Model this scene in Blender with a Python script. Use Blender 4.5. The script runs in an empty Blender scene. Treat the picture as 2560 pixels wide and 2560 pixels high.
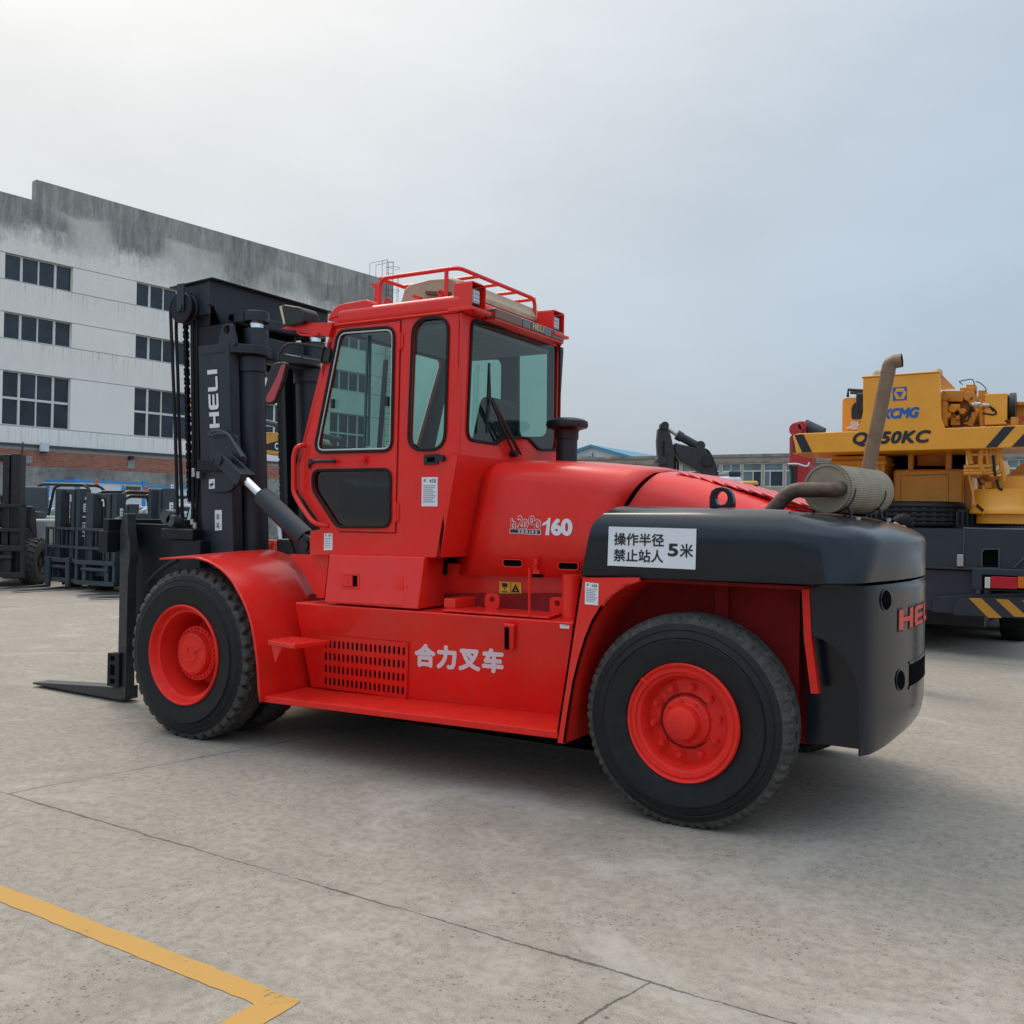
import bpy, bmesh, math, random
from mathutils import Vector as V, Matrix
from math import radians as rad, sin, cos, pi
random.seed(7)
SC = bpy.context.scene
COL = SC.collection
# ------------------------------------------------------------------ camera
CP = V((5.191387719652709, -4.431692873314244, 1.5109986702322296))
CR = V((0.8585868336734881, 0.5123734561825648, 0.017380749377865105))
CU = V((-0.011315820171121965, -0.014954089910373947, 0.9998241482424833))
CF = V((-0.5125432676986965, 0.8586325271002059, 0.007041458815938662))
FL = 2419.4715620489987            # focal length in pixels of a 2560 px wide photograph
cd = bpy.data.cameras.new("camera"); cam = bpy.data.objects.new("camera", cd); COL.objects.link(cam)
cd.sensor_width = 36; cd.lens = FL / 2560 * 36; cd.clip_start = 0.1; cd.clip_end = 2000
m3 = Matrix((CR, CU, -CF)).transposed()
cam.matrix_world = Matrix.Translation(CP) @ m3.to_4x4()
SC.camera = cam
# ------------------------------------------------------------------ sky, sun, exposure
SUN_EL, SUN_AZ = 52.0, 300.0        # degrees; azimuth clockwise from +Y
sd = V((sin(rad(SUN_AZ)) * cos(rad(SUN_EL)), cos(rad(SUN_AZ)) * cos(rad(SUN_EL)), sin(rad(SUN_EL))))
W = bpy.data.worlds.new("World"); SC.world = W; W.use_nodes = True
nt = W.node_tree; nt.nodes.clear()
def wn(t, **k):
    n = nt.nodes.new(t)
    for a, b in k.items(): setattr(n, a, b)
    return n
sky = wn('ShaderNodeTexSky', sky_type='NISHITA', sun_disc=False)
sky.sun_elevation = rad(SUN_EL); sky.sun_rotation = rad(SUN_AZ)
sky.air_density = 1.4; sky.dust_density = 6.0; sky.ozone_density = 1.5
tc = wn('ShaderNodeTexCoord')
dot = wn('ShaderNodeVectorMath', operation='DOT_PRODUCT'); dot.inputs[1].default_value = sd
nt.links.new(tc.outputs['Generated'], dot.inputs[0])
# thin veil of high cloud: whitish, brighter round the sun, bluer away from it
ramp = wn('ShaderNodeValToRGB'); e = ramp.color_ramp.elements
e[0].position = 0.0; e[0].color = (3.8, 4.9, 6.1, 1)
e[1].position = 1.0; e[1].color = (10.5, 10.2, 9.6, 1)
for p, c_ in ((0.25, (4.4, 5.6, 7.0, 1)), (0.52, (4.9, 6.1, 7.4, 1)), (0.68, (5.9, 6.8, 7.7, 1)), (0.84, (7.7, 8.2, 8.4, 1))):
    q = e.new(p); q.color = c_
nt.links.new(dot.outputs['Value'], ramp.inputs[0])
noi = wn('ShaderNodeTexNoise'); noi.inputs['Scale'].default_value = 2.2; noi.inputs['Detail'].default_value = 5; noi.inputs['Roughness'].default_value = 0.55
mp = wn('ShaderNodeMapping'); mp.inputs['Scale'].default_value = (1, 1, 2.6)
nt.links.new(tc.outputs['Generated'], mp.inputs[0]); nt.links.new(mp.outputs[0], noi.inputs['Vector'])
mr = wn('ShaderNodeMapRange'); mr.inputs[1].default_value = 0.3; mr.inputs[2].default_value = 0.7; mr.inputs[3].default_value = 0.90; mr.inputs[4].default_value = 1.09
nt.links.new(noi.outputs['Fac'], mr.inputs[0])
# brightness added overhead and behind the camera to light facade and near faces
def wmath(op, a, b):
    n = wn('ShaderNodeMath', operation=op)
    for i, v in enumerate((a, b)):
        if isinstance(v, (int, float)): n.inputs[i].default_value = v
        else: nt.links.new(v, n.inputs[i])
    return n.outputs[0]
def wramp(x, a, b, c, d):
    n = wn('ShaderNodeMapRange', interpolation_type='SMOOTHSTEP'); n.inputs[1].default_value, n.inputs[2].default_value, n.inputs[3].default_value, n.inputs[4].default_value = a, b, c, d; nt.links.new(x, n.inputs[0]); return n.outputs[0]
sxyz = wn('ShaderNodeSeparateXYZ'); nt.links.new(tc.outputs['Generated'], sxyz.inputs[0])
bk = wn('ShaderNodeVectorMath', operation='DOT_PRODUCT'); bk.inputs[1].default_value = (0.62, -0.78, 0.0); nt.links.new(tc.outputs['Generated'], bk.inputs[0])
low = wramp(sxyz.outputs['Z'], 0.03, 0.30, -0.55, 0.95)         # low sky behind the camera dimmed to darken undersides, in place of yard buildings
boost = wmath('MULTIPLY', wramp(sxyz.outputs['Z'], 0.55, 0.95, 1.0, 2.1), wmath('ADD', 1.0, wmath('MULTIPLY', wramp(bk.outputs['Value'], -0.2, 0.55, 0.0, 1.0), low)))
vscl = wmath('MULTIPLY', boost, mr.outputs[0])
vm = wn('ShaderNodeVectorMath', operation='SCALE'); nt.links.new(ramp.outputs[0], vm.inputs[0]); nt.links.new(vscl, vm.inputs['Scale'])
mix = wn('ShaderNodeMix', data_type='RGBA'); mix.inputs[0].default_value = 0.8
hz = wn('ShaderNodeMix', data_type='RGBA'); hz.inputs[7].default_value = (5.1, 5.5, 6.0, 1)      # pale haze low over the horizon
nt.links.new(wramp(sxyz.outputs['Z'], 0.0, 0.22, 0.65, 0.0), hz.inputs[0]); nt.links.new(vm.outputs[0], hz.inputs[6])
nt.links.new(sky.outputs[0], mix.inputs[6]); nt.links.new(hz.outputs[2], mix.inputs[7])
bg = wn('ShaderNodeBackground'); bg.inputs[1].default_value = 0.1
wo = wn('ShaderNodeOutputWorld')
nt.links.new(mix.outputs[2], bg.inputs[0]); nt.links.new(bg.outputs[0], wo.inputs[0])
sl = bpy.data.lights.new("sun", 'SUN'); sl.energy = 1.3; sl.angle = rad(24); sl.color = (1, 0.95, 0.87)
so = bpy.data.objects.new("sun", sl); COL.objects.link(so)
so.rotation_euler = (-sd).to_track_quat('-Z', 'Y').to_euler()
SC.view_settings.view_transform = 'Standard'; SC.view_settings.look = 'None'
SC.view_settings.exposure = 0.0; SC.view_settings.gamma = 1.0
SC.cycles.max_bounces = 10; SC.cycles.transparent_max_bounces = 12

# ------------------------------------------------------------------ pixel -> point on a real plane
KK = {'A1': (0, 400, 3.01875), 'A2': (0, 1000, 3.01875), 'A3': (400, 640, 3.01875), 'A4': (640, 600, 2.415), 'A5': (280, 1300, 2.415),
      'A6': (960, 1250, 2.415), 'A7': (1400, 1350, 1.932), 'A8': (1900, 860, 2.3), 'B1': (0, 1080, 4.391), 'B2': (1600, 1000, 3.864),
      'B3': (860, 620, 3.22), 'B4': (380, 660, 3.864), 'B5': (480, 1000, 4.83), 'B6': (2160, 900, 4.83), 'B7': (1960, 1250, 2.76),
      'C1': (1400, 1060, 6.44), 'C2': (2360, 1200, 4.83), 'C3': (640, 960, 6.033), 'C4': (2360, 920, 9.66), 'C5': (1240, 1260, 8.782), 'M': (0, 0, 0.7546875), 'S': (0, 0, 1)}
def ray(k, x, y):
    a = KK[k]; px, py = a[0] + x / a[2], a[1] + y / a[2]
    return CF * FL + CR * (px - 1280) + CU * (1280 - py)
def PX(k, x, y, X): d = ray(k, x, y); return CP + d * ((X - CP.x) / d.x)
def PY(k, x, y, Y): d = ray(k, x, y); return CP + d * ((Y - CP.y) / d.y)
def PZ(k, x, y, Z): d = ray(k, x, y); return CP + d * ((Z - CP.z) / d.z)
def PN(k, x, y, o, n): d = ray(k, x, y); return CP + d * ((o - CP).dot(n) / d.dot(n))
def PD(k, x, y, D): return CP + ray(k, x, y) * (D / FL)
def ply(k, pts, Y): return [PY(k, x, y, Y) for x, y in pts]

# ------------------------------------------------------------------ materials
def mat(name, color, rough=0.5, metal=0.0, coat=0.0, var=0.0, vscale=6.0, bump=0.0, bscale=40.0, spec=0.5, dirt=None, rvar=0.0):
    m = bpy.data.materials.new(name); m.use_nodes = True
    t = m.node_tree; b = t.nodes['Principled BSDF']
    b.inputs['Base Color'].default_value = (*color, 1); b.inputs['Roughness'].default_value = rough
    b.inputs['Metallic'].default_value = metal; b.inputs['Coat Weight'].default_value = coat; b.inputs['Coat Roughness'].default_value = 0.12
    b.inputs['Specular IOR Level'].default_value = spec
    co = t.nodes.new('ShaderNodeTexCoord')
    if var or rvar or dirt:
        n = t.nodes.new('ShaderNodeTexNoise'); n.inputs['Scale'].default_value = vscale; n.inputs['Detail'].default_value = 6; n.inputs['Roughness'].default_value = 0.6
        t.links.new(co.outputs['Object'], n.inputs['Vector'])
        r = t.nodes.new('ShaderNodeMapRange'); r.inputs[1].default_value = 0.3; r.inputs[2].default_value = 0.7
        t.links.new(n.outputs['Fac'], r.inputs[0])
        src = None
        if var:
            mx = t.nodes.new('ShaderNodeMix'); mx.data_type = 'RGBA'
            mx.inputs[6].default_value = (*[c * (1 - var) for c in color], 1); mx.inputs[7].default_value = (*[min(1, c * (1 + var)) for c in color], 1)
            t.links.new(r.outputs[0], mx.inputs[0]); src = mx.outputs[2]
        if dirt:
            n2 = t.nodes.new('ShaderNodeTexNoise'); n2.inputs['Scale'].default_value = vscale * 2.3; n2.inputs['Detail'].default_value = 8; n2.inputs['Roughness'].default_value = 0.7
            t.links.new(co.outputs['Object'], n2.inputs['Vector'])
            r2 = t.nodes.new('ShaderNodeMapRange'); r2.inputs[1].default_value = 0.48; r2.inputs[2].default_value = 0.78; r2.inputs[4].default_value = dirt[1]
            t.links.new(n2.outputs['Fac'], r2.inputs[0])
            mx = t.nodes.new('ShaderNodeMix'); mx.data_type = 'RGBA'
            mx.inputs[6].default_value = (*color, 1); mx.inputs[7].default_value = (*dirt[0], 1)
            if src: t.links.new(src, mx.inputs[6])
            t.links.new(r2.outputs[0], mx.inputs[0]); src = mx.outputs[2]
        if src: t.links.new(src, b.inputs['Base Color'])
        if rvar:
            r3 = t.nodes.new('ShaderNodeMapRange'); r3.inputs[3].default_value = max(0.02, rough - rvar); r3.inputs[4].default_value = min(1, rough + rvar)
            t.links.new(n.outputs['Fac'], r3.inputs[0]); t.links.new(r3.outputs[0], b.inputs['Roughness'])
    if bump:
        n = t.nodes.new('ShaderNodeTexNoise'); n.inputs['Scale'].default_value = bscale; n.inputs['Detail'].default_value = 4
        t.links.new(co.outputs['Object'], n.inputs['Vector'])
        bp = t.nodes.new('ShaderNodeBump'); bp.inputs['Strength'].default_value = bump; bp.inputs['Distance'].default_value = 0.01
        t.links.new(n.outputs['Fac'], bp.inputs['Height']); t.links.new(bp.outputs[0], b.inputs['Normal'])
    return m
def glass(name, tint, refl=1.0, dark=0.0):
    m = bpy.data.materials.new(name); m.use_nodes = True; t = m.node_tree; t.nodes.clear()
    tr = t.nodes.new('ShaderNodeBsdfTransparent'); tr.inputs[0].default_value = (*tint, 1)
    gl = t.nodes.new('ShaderNodeBsdfGlossy'); gl.inputs['Roughness'].default_value = 0.02; gl.inputs[0].default_value = (refl, refl, refl, 1)
    lw = t.nodes.new('ShaderNodeLayerWeight'); lw.inputs[0].default_value = 0.5
    p5 = t.nodes.new('ShaderNodeMath'); p5.operation = 'POWER'; p5.inputs[1].default_value = 5; t.links.new(lw.outputs['Facing'], p5.inputs[0])
    fr = t.nodes.new('ShaderNodeMath'); fr.operation = 'MULTIPLY_ADD'; fr.inputs[1].default_value = 0.93; fr.inputs[2].default_value = 0.07; t.links.new(p5.outputs[0], fr.inputs[0])
    mx = t.nodes.new('ShaderNodeMixShader'); o = t.nodes.new('ShaderNodeOutputMaterial')
    t.links.new(fr.outputs[0], mx.inputs[0]); t.links.new(tr.outputs[0], mx.inputs[1]); t.links.new(gl.outputs[0], mx.inputs[2]); t.links.new(mx.outputs[0], o.inputs[0])
    return m
M = {}
M['red'] = mat('red_paint', (0.76, 0.017, 0.010), 0.33, spec=0.35, coat=0.22, var=0.07, vscale=2.5, bump=0.012, bscale=7, rvar=0.08, dirt=((0.42, 0.10, 0.07), 0.28))
M['redm'] = mat('red_paint_matt', (0.78, 0.020, 0.011), 0.48, spec=0.3, var=0.10, vscale=9, bump=0.08, bscale=60, dirt=((0.20, 0.03, 0.025), 0.4), rvar=0.1)
M['reddark'] = mat('red_paint_shaded', (0.19, 0.005, 0.005), 0.7, spec=0.2, var=0.2)  # darker copy of the red paint, shade put into the colour
M['grey'] = mat('charcoal_paint', (0.0085, 0.0135, 0.0205), 0.22, spec=0.32, coat=0.15, var=0.12, vscale=3, bump=0.012, bscale=9, rvar=0.06)
M['mast'] = mat('mast_paint', (0.006, 0.0075, 0.011), 0.5, spec=0.3, var=0.25, vscale=7, bump=0.04, rvar=0.12)
M['mast2'] = mat('mast_paint_light', (0.019, 0.024, 0.032), 0.42, spec=0.4, var=0.2, vscale=7, bump=0.04, rvar=0.1)
M['fork'] = mat('fork_steel', (0.028, 0.030, 0.032), 0.5, var=0.25, vscale=9, dirt=((0.12, 0.11, 0.10), 0.35), rvar=0.15)
M['tyre'] = mat('tyre_rubber', (0.0085, 0.009, 0.010), 0.6, spec=0.32, var=0.25, vscale=5, bump=0.1, bscale=90, dirt=((0.05, 0.045, 0.036), 0.22), rvar=0.12)
M['tread'] = mat('tyre_tread', (0.045, 0.041, 0.036), 0.85, var=0.3, vscale=12, bump=0.25, bscale=70, dirt=((0.13, 0.115, 0.09), 0.75))
M['rubber'] = mat('black_rubber', (0.006, 0.0065, 0.007), 0.55, spec=0.3)
M['black'] = mat('black_plastic', (0.010, 0.011, 0.012), 0.45, rvar=0.1, vscale=20)
M['void'] = mat('dark_inside', (0.003, 0.003, 0.004), 0.95, spec=0.03)  # near-black that paints the shade inside gaps, slots and holes
M['trim'] = mat('cab_lining', (0.055, 0.065, 0.075), 0.8, var=0.1)
M['trimlt'] = mat('cab_roof_lining', (0.42, 0.43, 0.42), 0.8, var=0.1)
M['mullion'] = mat('tinted_mullion', (0.035, 0.075, 0.068), 0.3)
M['alu'] = mat('aluminium', (0.62, 0.62, 0.60), 0.32, metal=0.7, var=0.15, vscale=30)
M['chrome'] = mat('chrome_rod', (0.75, 0.75, 0.75), 0.16, metal=1.0)
M['steel'] = mat('zinc_steel', (0.45, 0.45, 0.43), 0.4, metal=0.8, var=0.2, vscale=40)
M['white'] = mat('white_vinyl', (0.70, 0.70, 0.72), 0.5, var=0.03)
M['ink'] = mat('black_vinyl', (0.012, 0.013, 0.018), 0.5)
M['inkgrey'] = mat('grey_print', (0.22, 0.22, 0.24), 0.6)
M['yellowlab'] = mat('yellow_label', (0.80, 0.42, 0.02), 0.5)
M['redlet'] = mat('red_lettering', (0.70, 0.05, 0.025), 0.4)
M['beige'] = mat('beige_plastic', (0.46, 0.36, 0.24), 0.6, var=0.12, vscale=6, dirt=((0.20, 0.16, 0.11), 0.4))
M['rust'] = mat('rusty_pipe', (0.10, 0.060, 0.045), 0.6, metal=0.3, var=0.35, vscale=14, dirt=((0.24, 0.15, 0.09), 0.6), bump=0.1)
M['tail'] = mat('tail_pipe', (0.22, 0.145, 0.09), 0.55, metal=0.35, var=0.2, vscale=9, dirt=((0.12, 0.07, 0.05), 0.5), bump=0.06)
M['muff'] = mat('muffler_steel', (0.29, 0.235, 0.165), 0.5, metal=0.3, var=0.15, vscale=10, dirt=((0.20, 0.16, 0.11), 0.5))
M['lens'] = mat('lamp_lens', (0.55, 0.57, 0.58), 0.15, metal=0.5, bump=0.6, bscale=160)
M['amber'] = mat('amber_lens', (0.16, 0.07, 0.035), 0.2, coat=0.5)
M['greylens'] = mat('grey_lens', (0.12, 0.12, 0.13), 0.2, coat=0.5)
M['lensy'] = mat('yellowed_lens', (0.55, 0.48, 0.28), 0.3)
M['glass'] = glass('green_glass', (0.45, 0.65, 0.60), 1.0)
M['glassd'] = glass('dark_glass', (0.13, 0.18, 0.20), 0.9)
M['mirror'] = mat('mirror_face', (0.9, 0.9, 0.9), 0.02, metal=1.0)
M['seat'] = mat('seat_vinyl', (0.035, 0.04, 0.045), 0.6)
M['skin'] = mat('skin', (0.50, 0.29, 0.20), 0.5)
M['hair'] = mat('black_hair', (0.006, 0.005, 0.005), 0.7, spec=0.2)
M['cloth'] = mat('dark_cloth', (0.05, 0.06, 0.09), 0.9, var=0.2)
M['orange'] = mat('crane_yellow', (0.76, 0.315, 0.016), 0.42, coat=0.2, var=0.07, vscale=4, rvar=0.08)
M['orangem'] = mat('crane_yellow_machinery', (0.60, 0.225, 0.012), 0.5, var=0.2, vscale=9, dirt=((0.15, 0.05, 0.01), 0.5))
M['cgrey'] = mat('crane_grey', (0.017, 0.021, 0.029), 0.5, var=0.12, vscale=3, rvar=0.1)
M['cgrey2'] = mat('crane_grey_light', (0.05, 0.057, 0.07), 0.5, var=0.1)
M['blue'] = mat('blue_vinyl', (0.004, 0.105, 0.34), 0.5)
M['tailred'] = mat('red_lamp_lens', (0.42, 0.006, 0.02), 0.25, coat=0.3, bump=0.4, bscale=60)
M['tailor'] = mat('orange_lamp_lens', (0.62, 0.13, 0.01), 0.25, coat=0.3)
M['tailw'] = mat('white_lamp_lens', (0.62, 0.60, 0.50), 0.3)
M['stripe'] = mat('yellow_stripe', (0.50, 0.21, 0.02), 0.5)
M['fmast'] = mat('parked_mast_paint', (0.030, 0.042, 0.050), 0.45, spec=0.5, var=0.2, vscale=8, rvar=0.1)
M['fblack'] = mat('parked_black_paint', (0.011, 0.012, 0.0125), 0.45, spec=0.45, var=0.25, vscale=8, rvar=0.1)
M['fred'] = mat('parked_red_paint', (0.48, 0.022, 0.012), 0.45, var=0.1)
M['fwhite'] = mat('parked_white_paint', (0.62, 0.64, 0.66), 0.5, var=0.1)
M['fgrey'] = mat('parked_grey_paint', (0.33, 0.32, 0.30), 0.5, var=0.15)
M['catY'] = mat('digger_yellow', (0.62, 0.30, 0.045), 0.5, var=0.1)
M['dgrey'] = mat('digger_black', (0.020, 0.022, 0.025), 0.5, var=0.25, vscale=5, dirt=((0.07, 0.065, 0.06), 0.4))
M['cabblue'] = mat('container_blue', (0.03, 0.26, 0.62), 0.5, var=0.06)
M['cabwhite'] = mat('container_panel', (0.62, 0.65, 0.68), 0.55, var=0.06)
M['framewh'] = mat('window_frame_white', (0.62, 0.62, 0.60), 0.5, var=0.08)
M['pane'] = mat('window_pane', (0.020, 0.030, 0.042), 0.09, spec=0.55, var=0.5, vscale=1.3)
M['panel2'] = mat('window_pane_light', (0.13, 0.18, 0.19), 0.1, spec=0.6, var=0.35, vscale=0.7)
M['beam'] = mat('beige_render', (0.34, 0.285, 0.23), 0.8, var=0.18, vscale=1.2)
M['shedwall'] = mat('shed_wall', (0.50, 0.55, 0.56), 0.7, var=0.05)
M['shedblue'] = mat('shed_blue_trim', (0.05, 0.22, 0.33), 0.5)
M['redcr'] = mat('loader_crane_red', (0.42, 0.018, 0.02), 0.45, var=0.1)

# ------------------------------------------------------------------ mesh builder
class G:
    def __init__(s): s.b = bmesh.new(); s.mi = 0
    def _f(s, vs):
        try:
            f = s.b.faces.new(vs); f.material_index = s.mi; return f
        except ValueError: return None
    def quad(s, *p): return s._f([s.b.verts.new(q) for q in p])
    def box(s, x0, x1, y0, y1, z0, z1):
        s.hexa([V((x0, y0, z0)), V((x1, y0, z0)), V((x1, y1, z0)), V((x0, y1, z0)), V((x0, y0, z1)), V((x1, y0, z1)), V((x1, y1, z1)), V((x0, y1, z1))]); return s
    def hexa(s, p):
        v = [s.b.verts.new(q) for q in p]
        for f in ((3, 2, 1, 0), (4, 5, 6, 7), (0, 1, 5, 4), (1, 2, 6, 5), (2, 3, 7, 6), (3, 0, 4, 7)): s._f([v[i] for i in f])
    def prism(s, pts, vec):
        vec = V(vec); a = [s.b.verts.new(q) for q in pts]; c = [s.b.verts.new(V(q) + vec) for q in pts]; n = len(pts)
        s._f(a); s._f(c[::-1])
        for i in range(n): s._f([a[(i + 1) % n], a[i], c[i], c[(i + 1) % n]])
        return s
    def bar(s, a, b, w, h, up=(0, 0, 1)):
        a = V(a); b = V(b); d = (b - a).normalized(); r = d.cross(V(up))
        if r.length < 1e-4: r = d.cross(V((1, 0, 0)))
        r.normalize(); u = r.cross(d); r *= w / 2; u *= h / 2
        s.hexa([a - r - u, a + r - u, a + r + u, a - r + u, b - r - u, b + r - u, b + r + u, b - r + u]); return s
    def tube(s, pts, r, n=10, cap=True, rs=None):
        pts = [V(p) for p in pts]; rings = []; ref = None
        for i, p in enumerate(pts):
            d = (pts[min(i + 1, len(pts) - 1)] - pts[max(i - 1, 0)]).normalized()
            if ref is None:
                ref = d.cross(V((0, 0, 1)))
                if ref.length < 1e-3: ref = d.cross(V((0, 1, 0)))
            ref = (ref - d * ref.dot(d)).normalized(); u = d.cross(ref)
            rr = rs[i] if rs else r
            rings.append([s.b.verts.new(p + (ref * cos(2 * pi * k / n) + u * sin(2 * pi * k / n)) * rr) for k in range(n)])
        for a, c in zip(rings, rings[1:]):
            for k in range(n): s._f([a[k], a[(k + 1) % n], c[(k + 1) % n], c[k]])
        if cap: s._f(rings[0][::-1]); s._f(rings[-1])
        return s
    def cyl(s, a, b, r, n=20, r2=None): return s.tube([a, b], r, n, rs=[r, r if r2 is None else r2])
    def lathe(s, prof, o, ax, n=48, closed=False):
        o = V(o); ax = V(ax).normalized(); u = ax.orthogonal().normalized(); w = ax.cross(u)
        rings = []
        for r, h in prof:
            rings.append([s.b.verts.new(o + ax * h + (u * cos(2 * pi * k / n) + w * sin(2 * pi * k / n)) * r) for k in range(n)] if r > 1e-6 else [s.b.verts.new(o + ax * h)])
        for a, c in zip(rings, rings[1:]):
            for k in range(n):
                k2 = (k + 1) % n
                if len(a) == 1: s._f([a[0], c[k2], c[k]])
                elif len(c) == 1: s._f([a[k], a[k2], c[0]])
                else: s._f([a[k], a[k2], c[k2], c[k]])
        return s
    def plate(s, outer, holes, vec, back=None):
        """flat sheet with openings, thickened along vec"""
        vec = V(vec); t = bmesh.new(); es = []
        for lp in [outer] + list(holes):
            vs = [t.verts.new(p) for p in lp]
            es += [t.edges.new((vs[i], vs[(i + 1) % len(vs)])) for i in range(len(vs))]
        bmesh.ops.triangle_fill(t, use_beauty=True, use_dissolve=False, edges=es)
        t.verts.index_update()
        f0 = [[v.co.copy() for v in f.verts] for f in t.faces]
        a = {}
        def gv(co, o):
            k = (round(co.x, 5), round(co.y, 5), round(co.z, 5), o)
            if k not in a: a[k] = s.b.verts.new(co + (vec if o else V()))
            return a[k]
        for f in f0: s._f([gv(q, 0) for q in f])
        m0 = s.mi
        if back is not None: s.mi = back
        for f in f0: s._f([gv(q, 1) for q in f][::-1])
        s.mi = m0
        for lp in [outer] + list(holes):
            for i in range(len(lp)):
                p, q = V(lp[i]), V(lp[(i + 1) % len(lp)]); s._f([gv(p, 0), gv(q, 0), gv(q, 1), gv(p, 1)])
        t.free(); return s
    def loft(s, secs, close=False, caps=False):
        rs = [[s.b.verts.new(p) for p in q] for q in secs]
        for a, c in zip(rs, rs[1:]):
            n = len(a)
            for k in range(n if close else n - 1): s._f([a[k], a[(k + 1) % n], c[(k + 1) % n], c[k]])
        if caps: s._f(rs[0][::-1]); s._f(rs[-1])
        return s
    def build(s, name, m, parent=None, bevel=0.0, smooth=True, ang=35, seg=2):
        bmesh.ops.recalc_face_normals(s.b, faces=s.b.faces)
        me = bpy.data.meshes.new(name); s.b.to_mesh(me); s.b.free()
        for k in (m if isinstance(m, (list, tuple)) else [m]): me.materials.append(M[k] if isinstance(k, str) else k)
        if smooth: me.shade_smooth(); me.set_sharp_from_angle(angle=rad(ang))
        return link(name, me, parent, bevel, seg)
def link(name, me, parent=None, bevel=0.0, seg=2):
    o = bpy.data.objects.new(name, me); COL.objects.link(o); par(o, parent)
    if bevel:
        b = o.modifiers.new('bevel', 'BEVEL'); b.width = bevel; b.segments = seg; b.limit_method = 'ANGLE'; b.angle_limit = rad(40); b.harden_normals = True
    return o
def wloc(o):
    l = V(o.location)
    while o.parent: o = o.parent; l = l + V(o.location)
    return l
def par(o, p):
    if p is None: return
    o.parent = p; o.location = -wloc(p)       # vertices stay in scene coordinates
def tag(o, label=None, cat=None, group=None, kind=None):
    for k, v in (('label', label), ('category', cat), ('group', group), ('kind', kind)):
        if v: o[k] = v
    return o
def thing(name, label, cat, loc=(0, 0, 0), group=None):
    o = bpy.data.objects.new(name, None); COL.objects.link(o); o.location = loc; o.empty_display_size = 0.3
    return tag(o, label, cat, group)
def dup(o, parent=None):
    c = o.copy(); COL.objects.link(c)
    if parent: c.parent = parent
    for ch in list(o.children): dup(ch, c)
    return c
def rpoly(pts, r, n=5):
    """round the corners of a polygon of points; r = radius or list"""
    out = []; L = len(pts)
    for i in range(L):
        p0, p, p1 = V(pts[i - 1]), V(pts[i]), V(pts[(i + 1) % L]); rr = r[i] if isinstance(r, (list, tuple)) else r
        a, b = (p0 - p), (p1 - p); t = min(rr, a.length * .45, b.length * .45)
        A, B = p + a.normalized() * t, p + b.normalized() * t
        if rr <= 0: out.append(p); continue
        for k in range(n + 1):
            f = k / n; out.append(A * (1 - f) ** 2 + p * 2 * f * (1 - f) + B * f * f)
    return out
def inset(pts, d, nrm):
    """offset a closed loop by d (positive = outwards) in its plane"""
    n = len(pts); nrm = V(nrm); cen = sum((V(p) for p in pts), V()) / n; out = []
    area = sum((V(pts[i]) - cen).cross(V(pts[(i + 1) % n]) - cen).dot(nrm) for i in range(n)); sg = 1 if area > 0 else -1
    for i in range(n):
        p0, p, p1 = V(pts[i - 1]), V(pts[i]), V(pts[(i + 1) % n])
        a = (p - p0).normalized(); b = (p1 - p).normalized(); na = a.cross(nrm) * sg; nb = b.cross(nrm) * sg
        m = na + nb
        if m.length < 1e-6: m = na
        m.normalize(); out.append(p + m * d / max(0.35, m.dot(na)))
    return out
def smoothpath(pts, r, n=5):
    pts = [V(p) for p in pts]; out = [pts[0]]
    for i in range(1, len(pts) - 1):
        p0, p, p1 = pts[i - 1], pts[i], pts[i + 1]; t = min(r, (p0 - p).length * .48, (p1 - p).length * .48)
        A, B = p + (p0 - p).normalized() * t, p + (p1 - p).normalized() * t
        for k in range(n + 1):
            f = k / n; out.append(A * (1 - f) ** 2 + p * 2 * f * (1 - f) + B * f * f)
    return out + [pts[-1]]
def text(name, body, o, u, v, m, parent, bold=0.0, shear=0.0, thick=0.0015, space=1.0, heavy=0.0):
    """lettering fitted so that its box spans o .. o+u .. o+v"""
    c = bpy.data.curves.new(name, 'FONT'); c.body = body; c.offset = bold; c.shear = shear; c.space_character = space; c.fill_mode = 'FRONT'; c.resolution_u = 4
    t = bpy.data.objects.new(name, c); COL.objects.link(t)
    bpy.context.view_layer.update()
    me = bpy.data.meshes.new_from_object(t); bpy.data.objects.remove(t); bpy.data.curves.remove(c)
    if heavy:                                   # heavier weight: the outline repeated a hair's breadth to all sides
        b = bmesh.new(); b.from_mesh(me); src = b.faces[:]
        for k in range(8):
            d_ = bmesh.ops.duplicate(b, geom=src); a_ = 2 * pi * k / 8
            bmesh.ops.translate(b, vec=(heavy * cos(a_), heavy * sin(a_), 0.004 * (k + 1)), verts=[q for q in d_['geom'] if isinstance(q, bmesh.types.BMVert)])
        b.to_mesh(me); b.free()
    xs = [q.co.x for q in me.vertices]; ys = [q.co.y for q in me.vertices]
    x0, x1, y0, y1 = min(xs), max(xs), min(ys), max(ys); o, u, v = V(o), V(u), V(v); n = u.cross(v).normalized() * thick
    for q in me.vertices: q.co = o + u * ((q.co.x - x0) / (x1 - x0)) + v * ((q.co.y - y0) / (y1 - y0)) + n * (1 + q.co.z * 6)
    me.name = name; me.materials.clear(); me.materials.append(M[m])
    for p in me.polygons: p.material_index = 0
    return link(name, me, parent)
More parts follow.
